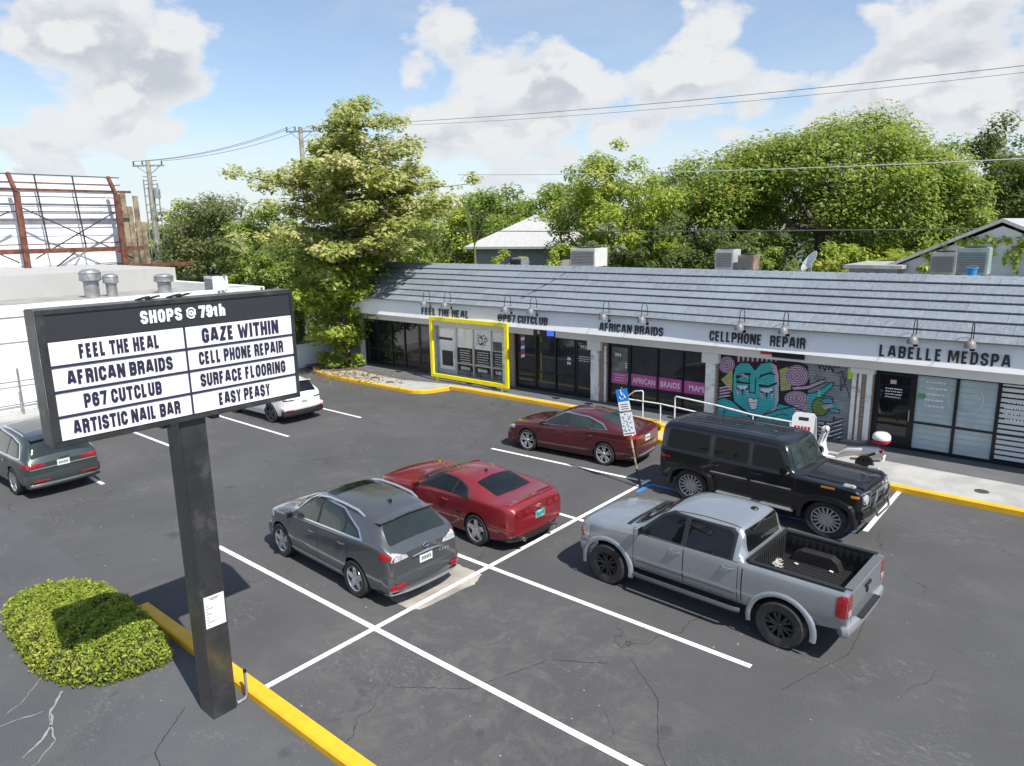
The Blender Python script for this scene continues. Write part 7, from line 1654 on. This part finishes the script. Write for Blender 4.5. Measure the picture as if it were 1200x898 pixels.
# mango limbs that show under the crown
rng = np.random.default_rng(3)
# banana plants: arching torn leaves on a short stem
def banana(name, label, loc, H, n, L, seed, fan=False, spread=1.0, tilt=None):
    rng = np.random.default_rng(seed); t = thing(name, label, "plant", loc, 0, "banana plants behind the shops")
    b = MB(); b.tube([(0, 0, 0), (.03, 0, H*.6), (0, .03, H)], [.16, .13, .06], 9); b.build("stem", mat("banana_stem", (.16, .17, .07), .7, var=.3), t, smooth=True)
    for k in range(n):
        a = (yaw+(0 if k % 2 else math.pi)) if fan else rng.random()*6.28
        el = (R(85)-abs(k-(n-1)/2)/((n-1)/2)*R(62)) if fan else R(30+50*rng.random())
        if tilt: a, el = yaw+tilt[k][0], R(tilt[k][1])
        dv = Vector((math.cos(a)*math.cos(el), math.sin(a)*math.cos(el), math.sin(el))); sd = dv.cross(Vector((0, 0, 1))).normalized() if not fan else Vector((math.cos(yaw), math.sin(yaw), 0)); Lk = L*(.8+.35*rng.random()); m_ = 14; b = MB()
        pts = []
        for i in range(m_+1):
            s = i/m_; pts.append(Vector((0, 0, H))+dv*Lk*s+Vector((0, 0, -1))*Lk*.42*s*s*spread)
        b.tube(pts, [.03*(1-.8*i/m_) for i in range(m_+1)], 5)
        if fan: sd = Vector((dv.z*math.cos(a), dv.z*math.sin(a), -math.cos(el)))
        for i in range(2, m_):
            for s_ in (-1, 1):
                if rng.random() < .08: continue
                w0, w1 = [.34*L/2.2*math.sin(math.pi*min(1, max(0.02, (j/m_-.1)/.92)))**.55 for j in (i, i+.93)]; d = Vector((0, 0, -.10-.15*rng.random()))
                q0, q1 = pts[i], pts[i]+(pts[i+1]-pts[i])*.95
                b.quad(q0, q1, q1+sd*s_*w1+d, q0+sd*s_*w0+d)
        b.build("leaf", L_BAN, t)
banana("banana_plant", "banana plant with one tall upright leaf left of the almond tree's middle", (-40.2, 27.6, 0), 5.4, 6, 2.6, 3, spread=.5, tilt=[(.2, 86), (2.6, 55), (2.2, 38), (-.5, 50), (3.0, 25), (.3, 30)])
banana("banana_plant", "banana plant with drooping pale leaves between shrubs left of the almond tree", (-44.2, 25.7, 0), 5.2, 6, 2.8, 4, spread=.8, tilt=[(3.0, 40), (2.5, 60), (.3, 45), (2.9, 18), (.1, 70), (-.4, 30)])
banana("banana_plant", "fan of banana leaves rising behind the roof right of the almond tree", (-35.2, 33.9, 0), 4.2, 7, 3.0, 5, spread=.3, tilt=[(0.2, 84), (.1, 62), (.1, 50), (3.0, 75), (3.0, 58), (3.1, 45), (.1, 72)])
banana("banana_plant", "single tall pale banana leaf left of the white pyramid roof", (-33.3, 35.6, 0), 5.6, 3, 3.2, 6, spread=.12, tilt=[(.3, 88), (2.9, 80), (0, 70)])
# yellow green palm fronds near the shed
t = thing("fan_palm", "yellow green palm fronds beside the low grey shed", "palm", (-9.9, 45.0, 0)); rng = np.random.default_rng(31)
b = MB(); b.tube([(0, 0, 0), (.05, 0, 4.6)], [.14, .1], 8); b.build("stem", M_BARK, t, smooth=True)
for k in range(11):
    a, el = 6.28*k/11, R(15+40*rng.random()); dv = Vector((math.cos(a)*math.cos(el), math.sin(a)*math.cos(el), math.sin(el))); sd = Vector((-math.sin(a), math.cos(a), 0)); b = MB()
    for i in range(12):
        s0 = i/12; p = Vector((0, 0, 4.6))+dv*1.9*s0-Vector((0, 0, 1))*1.0*s0*s0
        for s_ in (-1, 1): q = p+sd*s_*.42*(1-s0*.6)+dv*.22-Vector((0, 0, .16)); b.add([p, p+dv*.09, q], [(0, 1, 2)])
    b.build("frond", L_LIME, t)
# clipped shrub by the sign
def hedge():
    rng = np.random.default_rng(19)
    foot = [(-15.45, 3.35), (-15.55, 3.9), (-15.0, 4.5), (-14.2, 4.72), (-13.0, 4.72), (-11.9, 4.62), (-11.1, 4.45), (-11.0, 4.0), (-11.3, 3.35), (-11.9, 2.98), (-12.7, 2.85), (-13.9, 2.92), (-14.9, 3.05)]
    c = Vector((-13.2, 3.8)); foot = [((x-c.x)*.92+c.x, (y-c.y)*.95+c.y) for x, y in foot]; P = smoothpath(foot+[foot[0]], 4)
    t = thing("clipped_shrub", "low clipped bright green shrub on the pavement beside the tall sign", "shrub", (c.x+.34, c.y-.10, 0))
    H = .40; rings = [(.97, 0), (1.0, .14), (.97, .30), (.88, .46), (.70, .56), (.40, .61), (.0, .62)]
    b = MB(); n = len(P)-1; V = []
    for (f, z) in rings:
        for (x, y) in P[:-1]: V.append(((x-c.x)*f, (y-c.y)*f, z*H/.62))
    b.add(V, [(i*n+j, i*n+(j+1) % n, (i+1)*n+(j+1) % n, (i+1)*n+j) for i in range(len(rings)-1) for j in range(n)])
    o = b.build("inner_twigs", mat("dark_twigs", (.018, .024, .008), .95, var=.4), t, smooth=True); o.scale = (.965, .95, .90)
    # leaves spread over the shell
    A = np.array(V).reshape(len(rings), n, 3); C, N = [], []
    for i in range(len(rings)-1):
        for j in range(n):
            a, b_, c_, d_ = A[i, j], A[i, (j+1) % n], A[i+1, (j+1) % n], A[i+1, j]; nn = np.cross(b_-a, d_-a); ar = np.linalg.norm(nn); 
            if ar < 1e-6: nn = np.cross(c_-b_, d_-b_); ar = np.linalg.norm(nn)+1e-9
            k = rng.poisson(ar*4200*(.75 if i > 3 else .5))
            u, v = rng.random((k, 1)), rng.random((k, 1)); C.append(a*(1-u)*(1-v)+b_*u*(1-v)+c_*u*v+d_*(1-u)*v); N.append(np.tile(nn/ar, (k, 1)))
    C, N = np.concatenate(C), np.concatenate(N); bump = (np.sin(C[:, 0]*7.3)*np.sin(C[:, 1]*8.1+1)+np.sin(C[:, 0]*15+C[:, 1]*11)+np.sin(C[:, 0]*3.1+2)*np.sin(C[:, 1]*4.3))*.024
    C = C+N*(bump+(rng.normal(size=len(C))*.022+np.abs(rng.normal(size=len(C)))*(rng.random(len(C)) < .06)*.08))[:, None]; N = N*.8+np.array([0, 0, .5])+rng.normal(size=C.shape)*.6
    leaves("foliage", C, N, .048, L_HEDGE, t, rng, .55)
hedge()
# small planting under the almond tree and fallen leaves
for i, (x, y, lab) in enumerate(((-29.2, 21.0, "low leafy plant at the foot of the almond tree nearest the kerb"), (-28.6, 21.6, "low leafy plant right of the almond trunk"), (-30.2, 21.3, "low leafy plant left of the almond trunk"))):
    round_tree("garden_plant", lab, (x, y), .75, .5, .12, 'p', 420, .17, L_LIME if i else L_MID, 90+i, cat="plant", nclump=14, trunk_r=.03, group="plants under the almond tree")
rng = np.random.default_rng(55); n = 900
C = np.stack([rng.normal(-27.0, 1.6, n), rng.normal(20.2, .75, n), np.full(n, .165)], 1); C = C[(C[:, 0] > -30) & (C[:, 0] < -22)]; C[:, 2] = np.where(C[:, 1] < 19.6, .012, .165)
o = leaves("fallen_leaves", C, np.tile([0, 0, 1.0], (len(C), 1))+rng.normal(size=(len(C), 3))*.15, .11, leafmat("dry_leaf", (0.22, 0.10, 0.04), (0.45, 0.30, 0.15)), None, rng); tag(o, kind='stuff')
C = np.stack([rng.uniform(-30, 0, 260), rng.uniform(-2, 19, 260), np.full(260, .01)], 1)
o = leaves("ground_litter", C, np.tile([0, 0, 1.0], (260, 1))+rng.normal(size=(260, 3))*.1, .035, mat("pale_speck", (.38, .36, .32), .8), None, rng); tag(o, kind='stuff')

def vine(label, x0, x1, y, z0, z1, n, seed):
    rng = np.random.default_rng(seed); t = thing("creeping_vine", label, "vine", (x0, y, z0), 0); C = []
    for k in range(n):
        x = rng.uniform(0, x1-x0); z = rng.uniform(0, (z1-z0)*.4); L = (z1-z0)*(.4+.6*rng.random())
        for i in range(40): s = rng.random(); C.append((x+.10*math.sin(s*6)+rng.normal()*.05, rng.normal()*.05, z1-z0-s*L))
    for i in range(260): C.append((rng.uniform(-.1, x1-x0), rng.normal()*.08, z1-z0+rng.normal()*.09))
    C = np.array(C); leaves("foliage", C, np.tile([0., -1, .4], (len(C), 1))+rng.normal(size=C.shape)*.5, .16, L_LIME, t, rng)
vine("trailing green vine hanging over the grey gabled house's front wall", -6.6, -1.0, 34.3, 4.6, 5.9, 26, 71)

# ------------------------------------------------------------------ billboard, poles, wires, railings, small things
M_RUST = mat("rusty_red_steel", (0.15, 0.055, 0.036), .8, .1, var=.5, vscale=2.5, dirt=(.09, .06, .05), dscale=2)
M_DKST = mat("dark_steel", (0.06, 0.06, 0.075), .5, .4)
M_PANEL = mat("white_billboard_panel", (0.84, 0.84, 0.86), .6, var=.05, vscale=.5, dirt=(.58, .59, .64), dscale=.35, dlo=.55, dhi=.7)
bb = wthing("billboard", "large old billboard seen from behind with rusty red steel columns", "billboard", (-50.5, 11, 0))
b = MB(); zs = np.linspace(4.5, 10.35, 14)
for i in range(13): b.box(-52.1+.04*(i % 2), -51.95+.04*(i % 2), -1.5, 20.9, zs[i]+.005, zs[i+1]-.005)
wbuild(b, "display_panel", M_PANEL, bb)
for y in (2.0, 8.4, 14.6, 20.15):
    b = MB(); b.bar((-50.2, y, 0), (-50.2, y, 9.3), .28, .30); wbuild(b, "steel_column", M_RUST, bb); b = MB(); b.bar((-50.3, y, 9.3), (-50.9, y-.1, 10.4), .20); wbuild(b, "upper_post", M_RUST, bb)
b = MB(); b.box(-50.55, -50.40, -1.5, 21.6, 5.72, 6.0); wbuild(b, "lower_beam", M_RUST, bb)
b = MB(); b.box(-50.6, -50.5, -1.5, 21.2, 9.40, 9.54); wbuild(b, "upper_beam", M_RUST, bb)
for z, m_ in ((10.42, M_DKST), (9.95, M_RUST), (9.12, M_DKST), (8.62, M_DKST), (8.22, M_DKST), (7.72, M_RUST), (6.25, M_RUST), (4.85, M_DKST)):
    b = MB(); b.box(-51.6, -51.55, -1.5, 21.0, z-.03, z+.03); wbuild(b, "stringer", m_, bb)
for y in (4.2, 6.3, 10.6, 12.6, 16.2, 18.3):
    b = MB(); b.bar((-51.2, y, 5.9), (-51.2, y-.25, 10.4), .08); wbuild(b, "strut", M_DKST, bb)
for a, c in (((-50.9, 15, 8.4), (-50.9, 21, 5.2)), ((-50.9, 15.3, 5.4), (-50.9, 20.2, 8.2)), ((-50.9, 8.8, 8.4), (-50.9, 14.4, 5.2)), ((-50.9, 8.8, 5.4), (-50.9, 14.3, 8.2)), ((-50.5, 16, 4.7), (-51.5, 18, 5.9))):
    b = MB(); b.bar(a, c, .07); wbuild(b, "diagonal_brace", M_DKST, bb)
b = MB()
for y0_, z0_, z1_ in ((21.05, 4.6, 9.5), (21.42, 4.4, 8.6), (21.85, 4.4, 9.3), (22.2, 4.4, 7.6)): b.box(-51.94, -51.84, y0_, y0_+.33, z0_, z1_)
wbuild(b, "ragged_panel_end", mat("stained_panel", (.24, .19, .13), .9, var=.6, vscale=1.2), bb)
b = MB(); b.box(-50.4, -49.9, 19.6, 24.6, 4.6, 4.82); wbuild(b, "platform_beam", M_RUST, bb)
# utility poles
M_POLE = mat("weathered_pole_wood", (0.34, 0.30, 0.25), .9, var=.3, vscale=2)
M_INS = mat("dark_insulator", (.05, .05, .055), .3)
def upole(label, x, y, H, arm, extra=True):
    t = thing("utility_pole", label, "utility pole", (x, y, 0), 0, "utility poles")
    b = MB(); b.tube([(0, 0, 0), (0, 0, H)], [.27, .17], 10); b.build("pole", M_POLE, t, smooth=True)
    u = Vector((math.cos(arm), math.sin(arm), 0)); b = MB(); b.bar(-u*1.25+Vector((0, 0, H-.35)), u*1.25+Vector((0, 0, H-.35)), .12); b.bar(u*.9+Vector((0, 0, H-.4)), Vector((0, 0, H-1.1)), .05); b.bar(-u*.9+Vector((0, 0, H-.4)), Vector((0, 0, H-1.1)), .05); b.build("crossarm", M_GALV, t)
    for k in (-1.15, -.45, 1.1):
        b = MB(); p = u*k+Vector((0, 0, H-.29)); b.lathe([(.03, 0), (.06, .06), (.06, .14), (.08, .18), (.06, .22), (.06, .30), (0, .34)], 8, p); b.build("insulator", M_INS, t, smooth=True)
    if extra:
        b = MB(); b.lathe([(.26, 0), (.26, .7), (.1, .8)], 14, (u*.45+Vector((0, 0, H-2.9)))); b.build("transformer", M_GALV, t, smooth=True)
        b = MB(); b.tube([(.2, 0, 0), (.19, 0, H-1.6)], .05, 6); b.tube([(0, .22, 0), (0, .19, H-2.2)], .06, 6); b.tube([(-.1, -.2, 0), (-.1, -.18, H-2.0)], .04, 6); b.tube([(-.45, -.35, 0), (-.42, -.33, H-1.4)], .05, 6); b.tube([(.5, .4, 0), (.46, .36, H-1.7)], .05, 6); b.build("riser_conduit", M_GALV, t, smooth=True)
        for z in (H-1.2, H-1.5, H-1.8, H-2.1, H-2.7, H-3.4, H-4.0, H-4.6, H-5.3): b = MB(); b.bar(Vector((0, 0, z))-u*.55, Vector((0, 0, z))+u*.55, .07); b.build("bracket", M_GALV, t)
    return t
upole("crowded utility pole with crossarm and conduits beside the billboard's right end", -61.0, 27.2, 12.5, yaw)
upole("utility pole whose crossarm shows beside the top of the almond tree", -54.4, 37.2, 15.35, yaw, False)
M_WIRE = mat("dark_wire", (.09, .09, .10), .6); M_WIREL = mat("pale_wire", (.45, .45, .44), .5)
def wire(label, a, c, sag, r, m_):
    b = MB(); a, c = Vector(a), Vector(c); b.tube([a.lerp(c, i/28)-Vector((0, 0, sag*4*(i/28)*(1-i/28))) for i in range(29)], r, 5); tag(b.build("power_line", m_, smooth=True), label, "power line", "overhead lines")
u = rt
for k, off, lab in ((-1.15, 0, "lowest of the three thin lines between the billboard pole and the almond tree"), (-.45, .05, "middle one of the three thin lines between the billboard pole and the almond tree"), (1.1, .1, "uppermost of the three thin lines between the billboard pole and the almond tree")):
    wire(lab, Vector((-61, 27.2, 12.5))+u*k, Vector((-54.4, 37.2, 15.3+off*2))+u*k, .5, .018, M_WIRE)
wire("upper dark overhead line crossing the clouds above the mango tree", (-54.0, 37.5, 15.4), (0, 44.6, 13.9), .5, .017, M_WIRE)
wire("thin dark overhead line just under the upper one over the mango tree", (-53.8, 37.6, 15.25), (0.2, 44.8, 13.65), .62, .012, M_WIRE)
wire("pale overhead line crossing in front of the mango tree's middle", (-34.0, 35.0, 10.2), (1.0, 36.0, 9.0), .25, .020, M_WIREL)
wire("overhead line just above the shop roof crossing the mango trunk", (-38.0, 34.2, 6.7), (2.0, 35.4, 6.35), .12, .026, M_WIRE)
# railings
M_WPIPE = mat("white_painted_pipe", (0.74, 0.74, 0.72), .45, dirt=(.45, .40, .33), dscale=6)
t = wthing("railing", "white pipe railing with a looped end by the braids shop door", "railing", (-12, 21.2, .146))
b = MB(); b.tube([(-12.18, 21.3, .146), (-12.18, 21.3, 1.10), (-12.22, 21.3, 1.14), (-12.5, 21.3, 1.09), (-12.75, 21.3, .90), (-12.80, 21.3, .82), (-12.72, 21.3, .77), (-12.2, 21.3, .775), (-11.5, 21.3, .78), (-10.1, 21.3, .69), (-8.6, 21.3, .66)], .024, 8); wbuild(b, "top_rail", M_WPIPE, t, smooth=True)
for x, y, h in ((-11.5, 21.3, .775), (-10.1, 21.3, .685), (-8.65, 21.3, .655)): b = MB(); b.tube([(x, y, .146), (x, y, h)], .024, 8); wbuild(b, "post", M_WPIPE, t, smooth=True)
t = wthing("railing", "white pipe railing in front of the mural behind the black off roader", "railing", (-9, 20.5, .146))
b = MB(); b.tube([(-10.66, 20.7, .146), (-10.66, 20.7, 1.23), (-10.62, 20.7, 1.27), (-9.2, 20.7, 1.18), (-8.06, 20.7, 1.05), (-6.9, 20.7, 1.02)], .024, 8); wbuild(b, "top_rail", M_WPIPE, t, smooth=True)
for x, y, h in ((-8.06, 20.7, 1.045), (-6.95, 20.7, 1.015)): b = MB(); b.tube([(x, y, .146), (x, y, h)], .022, 8); wbuild(b, "post", M_WPIPE, t, smooth=True)
t = wthing("railing", "grey steel railing along the white wall behind the green grey SUV", "railing", (-31.2, 7.5, .13))
for y, h in ((5.0, 1.5), (6.6, 1.5), (8.2, 1.9), (8.75, 1.5), (10.4, 1.5), (12.0, 1.5)): b = MB(); b.bar((-31.2, y, .13), (-31.2, y, h), .07 if h > 1.6 else .05); wbuild(b, "post", M_GALV, t)
for z in (1.42, 1.22, .55): b = MB(); b.bar((-31.16, 4.5, z), (-31.16, 12.2, z), .04); wbuild(b, "rail", M_GALV, t)
# folding board on the walkway
t = wthing("sandwich_board", "white plastic sandwich board with red print in front of the mural", "sign board", (-6.6, 20.95, .146))
for s in (-1, 1):
    b = MB(); a0 = Vector((-6.95, 20.95+s*.26, .15)); w_ = Vector((.62, .05, 0)); up_ = Vector((0, -s*.22, 1.12)); n_ = w_.cross(up_).normalized()*.03
    b.prism([a0, a0+w_*.16, a0+w_*.2+up_*.12, a0+w_*.8+up_*.12, a0+w_*.84, a0+w_, a0+w_+up_*.9, a0+w_*.9+up_, a0+w_*.1+up_, a0+up_*.9], n_); wbuild(b, "board", mat("white_plastic", (.74, .74, .74), .4), t)
random.seed(2); a0 = Vector((-6.95, 20.95-.26, .15)); w_ = Vector((.62, .05, 0)); up_ = Vector((0, .22, 1.12)); n_ = w_.cross(up_).normalized(); 
if n_.y > 0: n_ = -n_
b = MB(); 
for i in range(5): c_ = a0+w_*(.2+.15*i)+up_*.62+n_*.036; b.obox(c_, w_*.05, up_.normalized()*.055, n_*.002)
wbuild(b, "red_print", M_RED, t)
b = MB(); c_ = a0+w_*.52+up_*.86+n_*.036; b.obox(c_, w_*.22, up_.normalized()*.045, n_*.002)
for i in range(7): c_ = a0+w_*(.17+.11*i)+up_*.38+n_*.036; b.obox(c_, w_*.035, up_.normalized()*.02, n_*.002)
wbuild(b, "black_print", M_LET, t)
# scooter parked on the kerb
def scooter():
    t = thing("motor_scooter", "white motor scooter with a white and red top case parked behind the black off roader", "scooter", (-5.3, 19.75, .0), R(176))
    Wp = mat("scooter_white", (.72, .72, .72), .3, coat=.6); Bk = mat("seat_vinyl", (.03, .03, .032), .5)
    t.location.z = .148
    t.location.y = 19.95
    for x in (.66, -.62):
        w = bpy.data.objects.new("wheel", None); link(w, t); w.location = (x, 0, .24)
        b = MB(); b.lathe([(.15, -.05), (.22, -.055), (.24, -.02), (.24, .02), (.22, .055), (.15, .05)], 24, (0, 0, 0), 'Y'); b.build("tyre", M_TYRE, w, smooth=True, angle=50)
        b = MB(); b.lathe([(0, -.03), (.15, -.045), (.155, .045), (0, .03)], 20, (0, 0, 0), 'Y'); b.build("rim", M_RIM, w, smooth=True)
    b = MB()   # rear body shell lofted along x
    st = [(-1.00, .05, .66, .74), (-.85, .13, .56, .80), (-.55, .17, .48, .78), (-.2, .17, .38, .72), (.0, .16, .30, .52), (.05, .15, .28, .34), (.42, .16, .28, .33)]
    V = [];
    for (x, w_, z0_, z1_) in st:
        for k in range(12): a = 6.283*k/12; V.append((x, w_*math.cos(a)*(1 if abs(math.sin(a)) < .8 else .9), (z0_+z1_)/2+(z1_-z0_)/2*math.sin(a)))
    b.add(V, [(i*12+j, i*12+(j+1) % 12, (i+1)*12+(j+1) % 12, (i+1)*12+j) for i in range(len(st)-1) for j in range(12)]+[tuple(range(12)), tuple(range((len(st)-1)*12, len(st)*12))]); b.build("body", Wp, t, smooth=True, angle=60)
    b = MB(); V = []
    for (x, w_, z_) in ((.44, .17, .30), (.52, .21, .45), (.55, .22, .65), (.50, .19, .82), (.44, .10, .96)):
        V += [(x-.06, -w_, z_), (x+.05, -w_*.6, z_), (x+.08, 0, z_), (x+.05, w_*.6, z_), (x-.06, w_, z_), (x-.05, 0, z_)]
    b.add(V, [(i*6+j, i*6+(j+1) % 6, (i+1)*6+(j+1) % 6, (i+1)*6+j) for i in range(4) for j in range(6)]+[(0,1,2,3,4,5), (24,25,26,27,28,29)]); b.build("front_shield", Wp, t, smooth=True, angle=60)
    b = MB(); b.lathe([(.25, -.075), (.27, -.06), (.275, .06), (.25, .075)], 20, (.66, 0, .24), 'Y'); 
    b.f = [f for f in b.f if np.mean([b.v[i][2] for i in f]) > .33]; b.m = [0]*len(b.f); b.build("front_mudguard", Wp, t, smooth=True)
    b = MB(); b.tube([(.66, 0, .24), (.50, 0, .70), (.40, 0, 1.0)], .03, 8); b.build("fork", M_BLK, t, smooth=True)
    b = MB(); b.tube([(.28, -.36, 1.03), (.36, -.2, 1.02), (.42, 0, 1.0), (.36, .2, 1.02), (.28, .36, 1.03)], .02, 8); b.build("handlebar", M_BLK, t, smooth=True)
    b = MB(); b.obox((.45, 0, 1.02), (.08, 0, 0), (0, .12, 0), (0, 0, .07)); b.build("headlamp_cowl", Wp, t, bevel=.03)
    for s in (-1, 1):
        m0 = MB(); m0.tube([(.36, s*.24, 1.03), (.36, s*.30, 1.22)], .008, 6); mm_ = m0.build("mirror_stem", M_BLK, t); b = MB(); b.lathe([(0, -.012), (.06, -.01), (.06, .01), (0, .012)], 14, (.36, s*.30, 1.26), 'X'); b.build("mirror", M_BLK, mm_, smooth=True)
    b = MB(); V = []
    for (x, w_, z_) in ((.02, .11, .78), (-.2, .14, .82), (-.45, .15, .83), (-.6, .15, .88), (-.85, .13, .90), (-.92, .10, .86)): V += [(x, -w_, z_-.06), (x, -w_*.8, z_), (x, w_*.8, z_), (x, w_, z_-.06)]
    b.add(V, [(i*4+j, i*4+(j+1) % 4, (i+1)*4+(j+1) % 4, (i+1)*4+j) for i in range(5) for j in range(4)]+[(0,1,2,3), (20,21,22,23)]); b.build("seat", Bk, t, smooth=True)
    b = MB(); b.box(-1.17, -.79, -.20, .20, .90, 1.0); tc_ = b.build("top_case", M_RED, t, bevel=.03)
    b = MB(); b.lathe([(.215, 1.002), (.225, 1.03), (.21, 1.12), (.14, 1.18), (0, 1.20)], 20, (-.98, 0, 0), 'Z'); b.build("lid", Wp, tc_, smooth=True)
    b = MB(); b.obox((-1.02, 0, .68), (.03, 0, 0), (0, .09, 0), (0, 0, .04)); b.build("tail_lamp", M_TAIL, t, bevel=.01)
    b = MB(); b.obox((-1.08, 0, .50), (.008, 0, .01), (0, .10, 0), (-.01, 0, .07)); b.build("number_plate", M_PLATE, t)
    b = MB(); b.tube([(-.2, -.14, .28), (-.75, -.17, .34), (-.95, -.17, .38)], [.03, .05, .055], 10); b.build("exhaust", M_GALV, t, smooth=True)
    b = MB(); b.tube([(-.62, .0, .24), (-.55, .1, .42), (-.9, .12, .62)], .03, 6); b.bar((-.05, .12, .25), (-.12, .22, .0), .02); b.build("stand", M_BLK, t)
scooter()
# drain covers / dark spots on the walkway
for i, (x, y, lab) in enumerate(((-25.6, 20.45, "small dark drain cover on the walkway nearest the almond tree"), (-24.3, 20.25, "small dark drain cover on the walkway left of the yellow frame"), (-2.05, 20.2, "dark round drain cover on the walkway near the right edge"))):
    b = MB(); b.lathe([(0, .148), (.16, .148), (.165, .142)], 14, (x, y, 0)); tag(b.build("drain_cover", mat("cast_iron", (.07, .07, .07), .7, .3)), lab, "drain cover", "drain covers on the walkway")
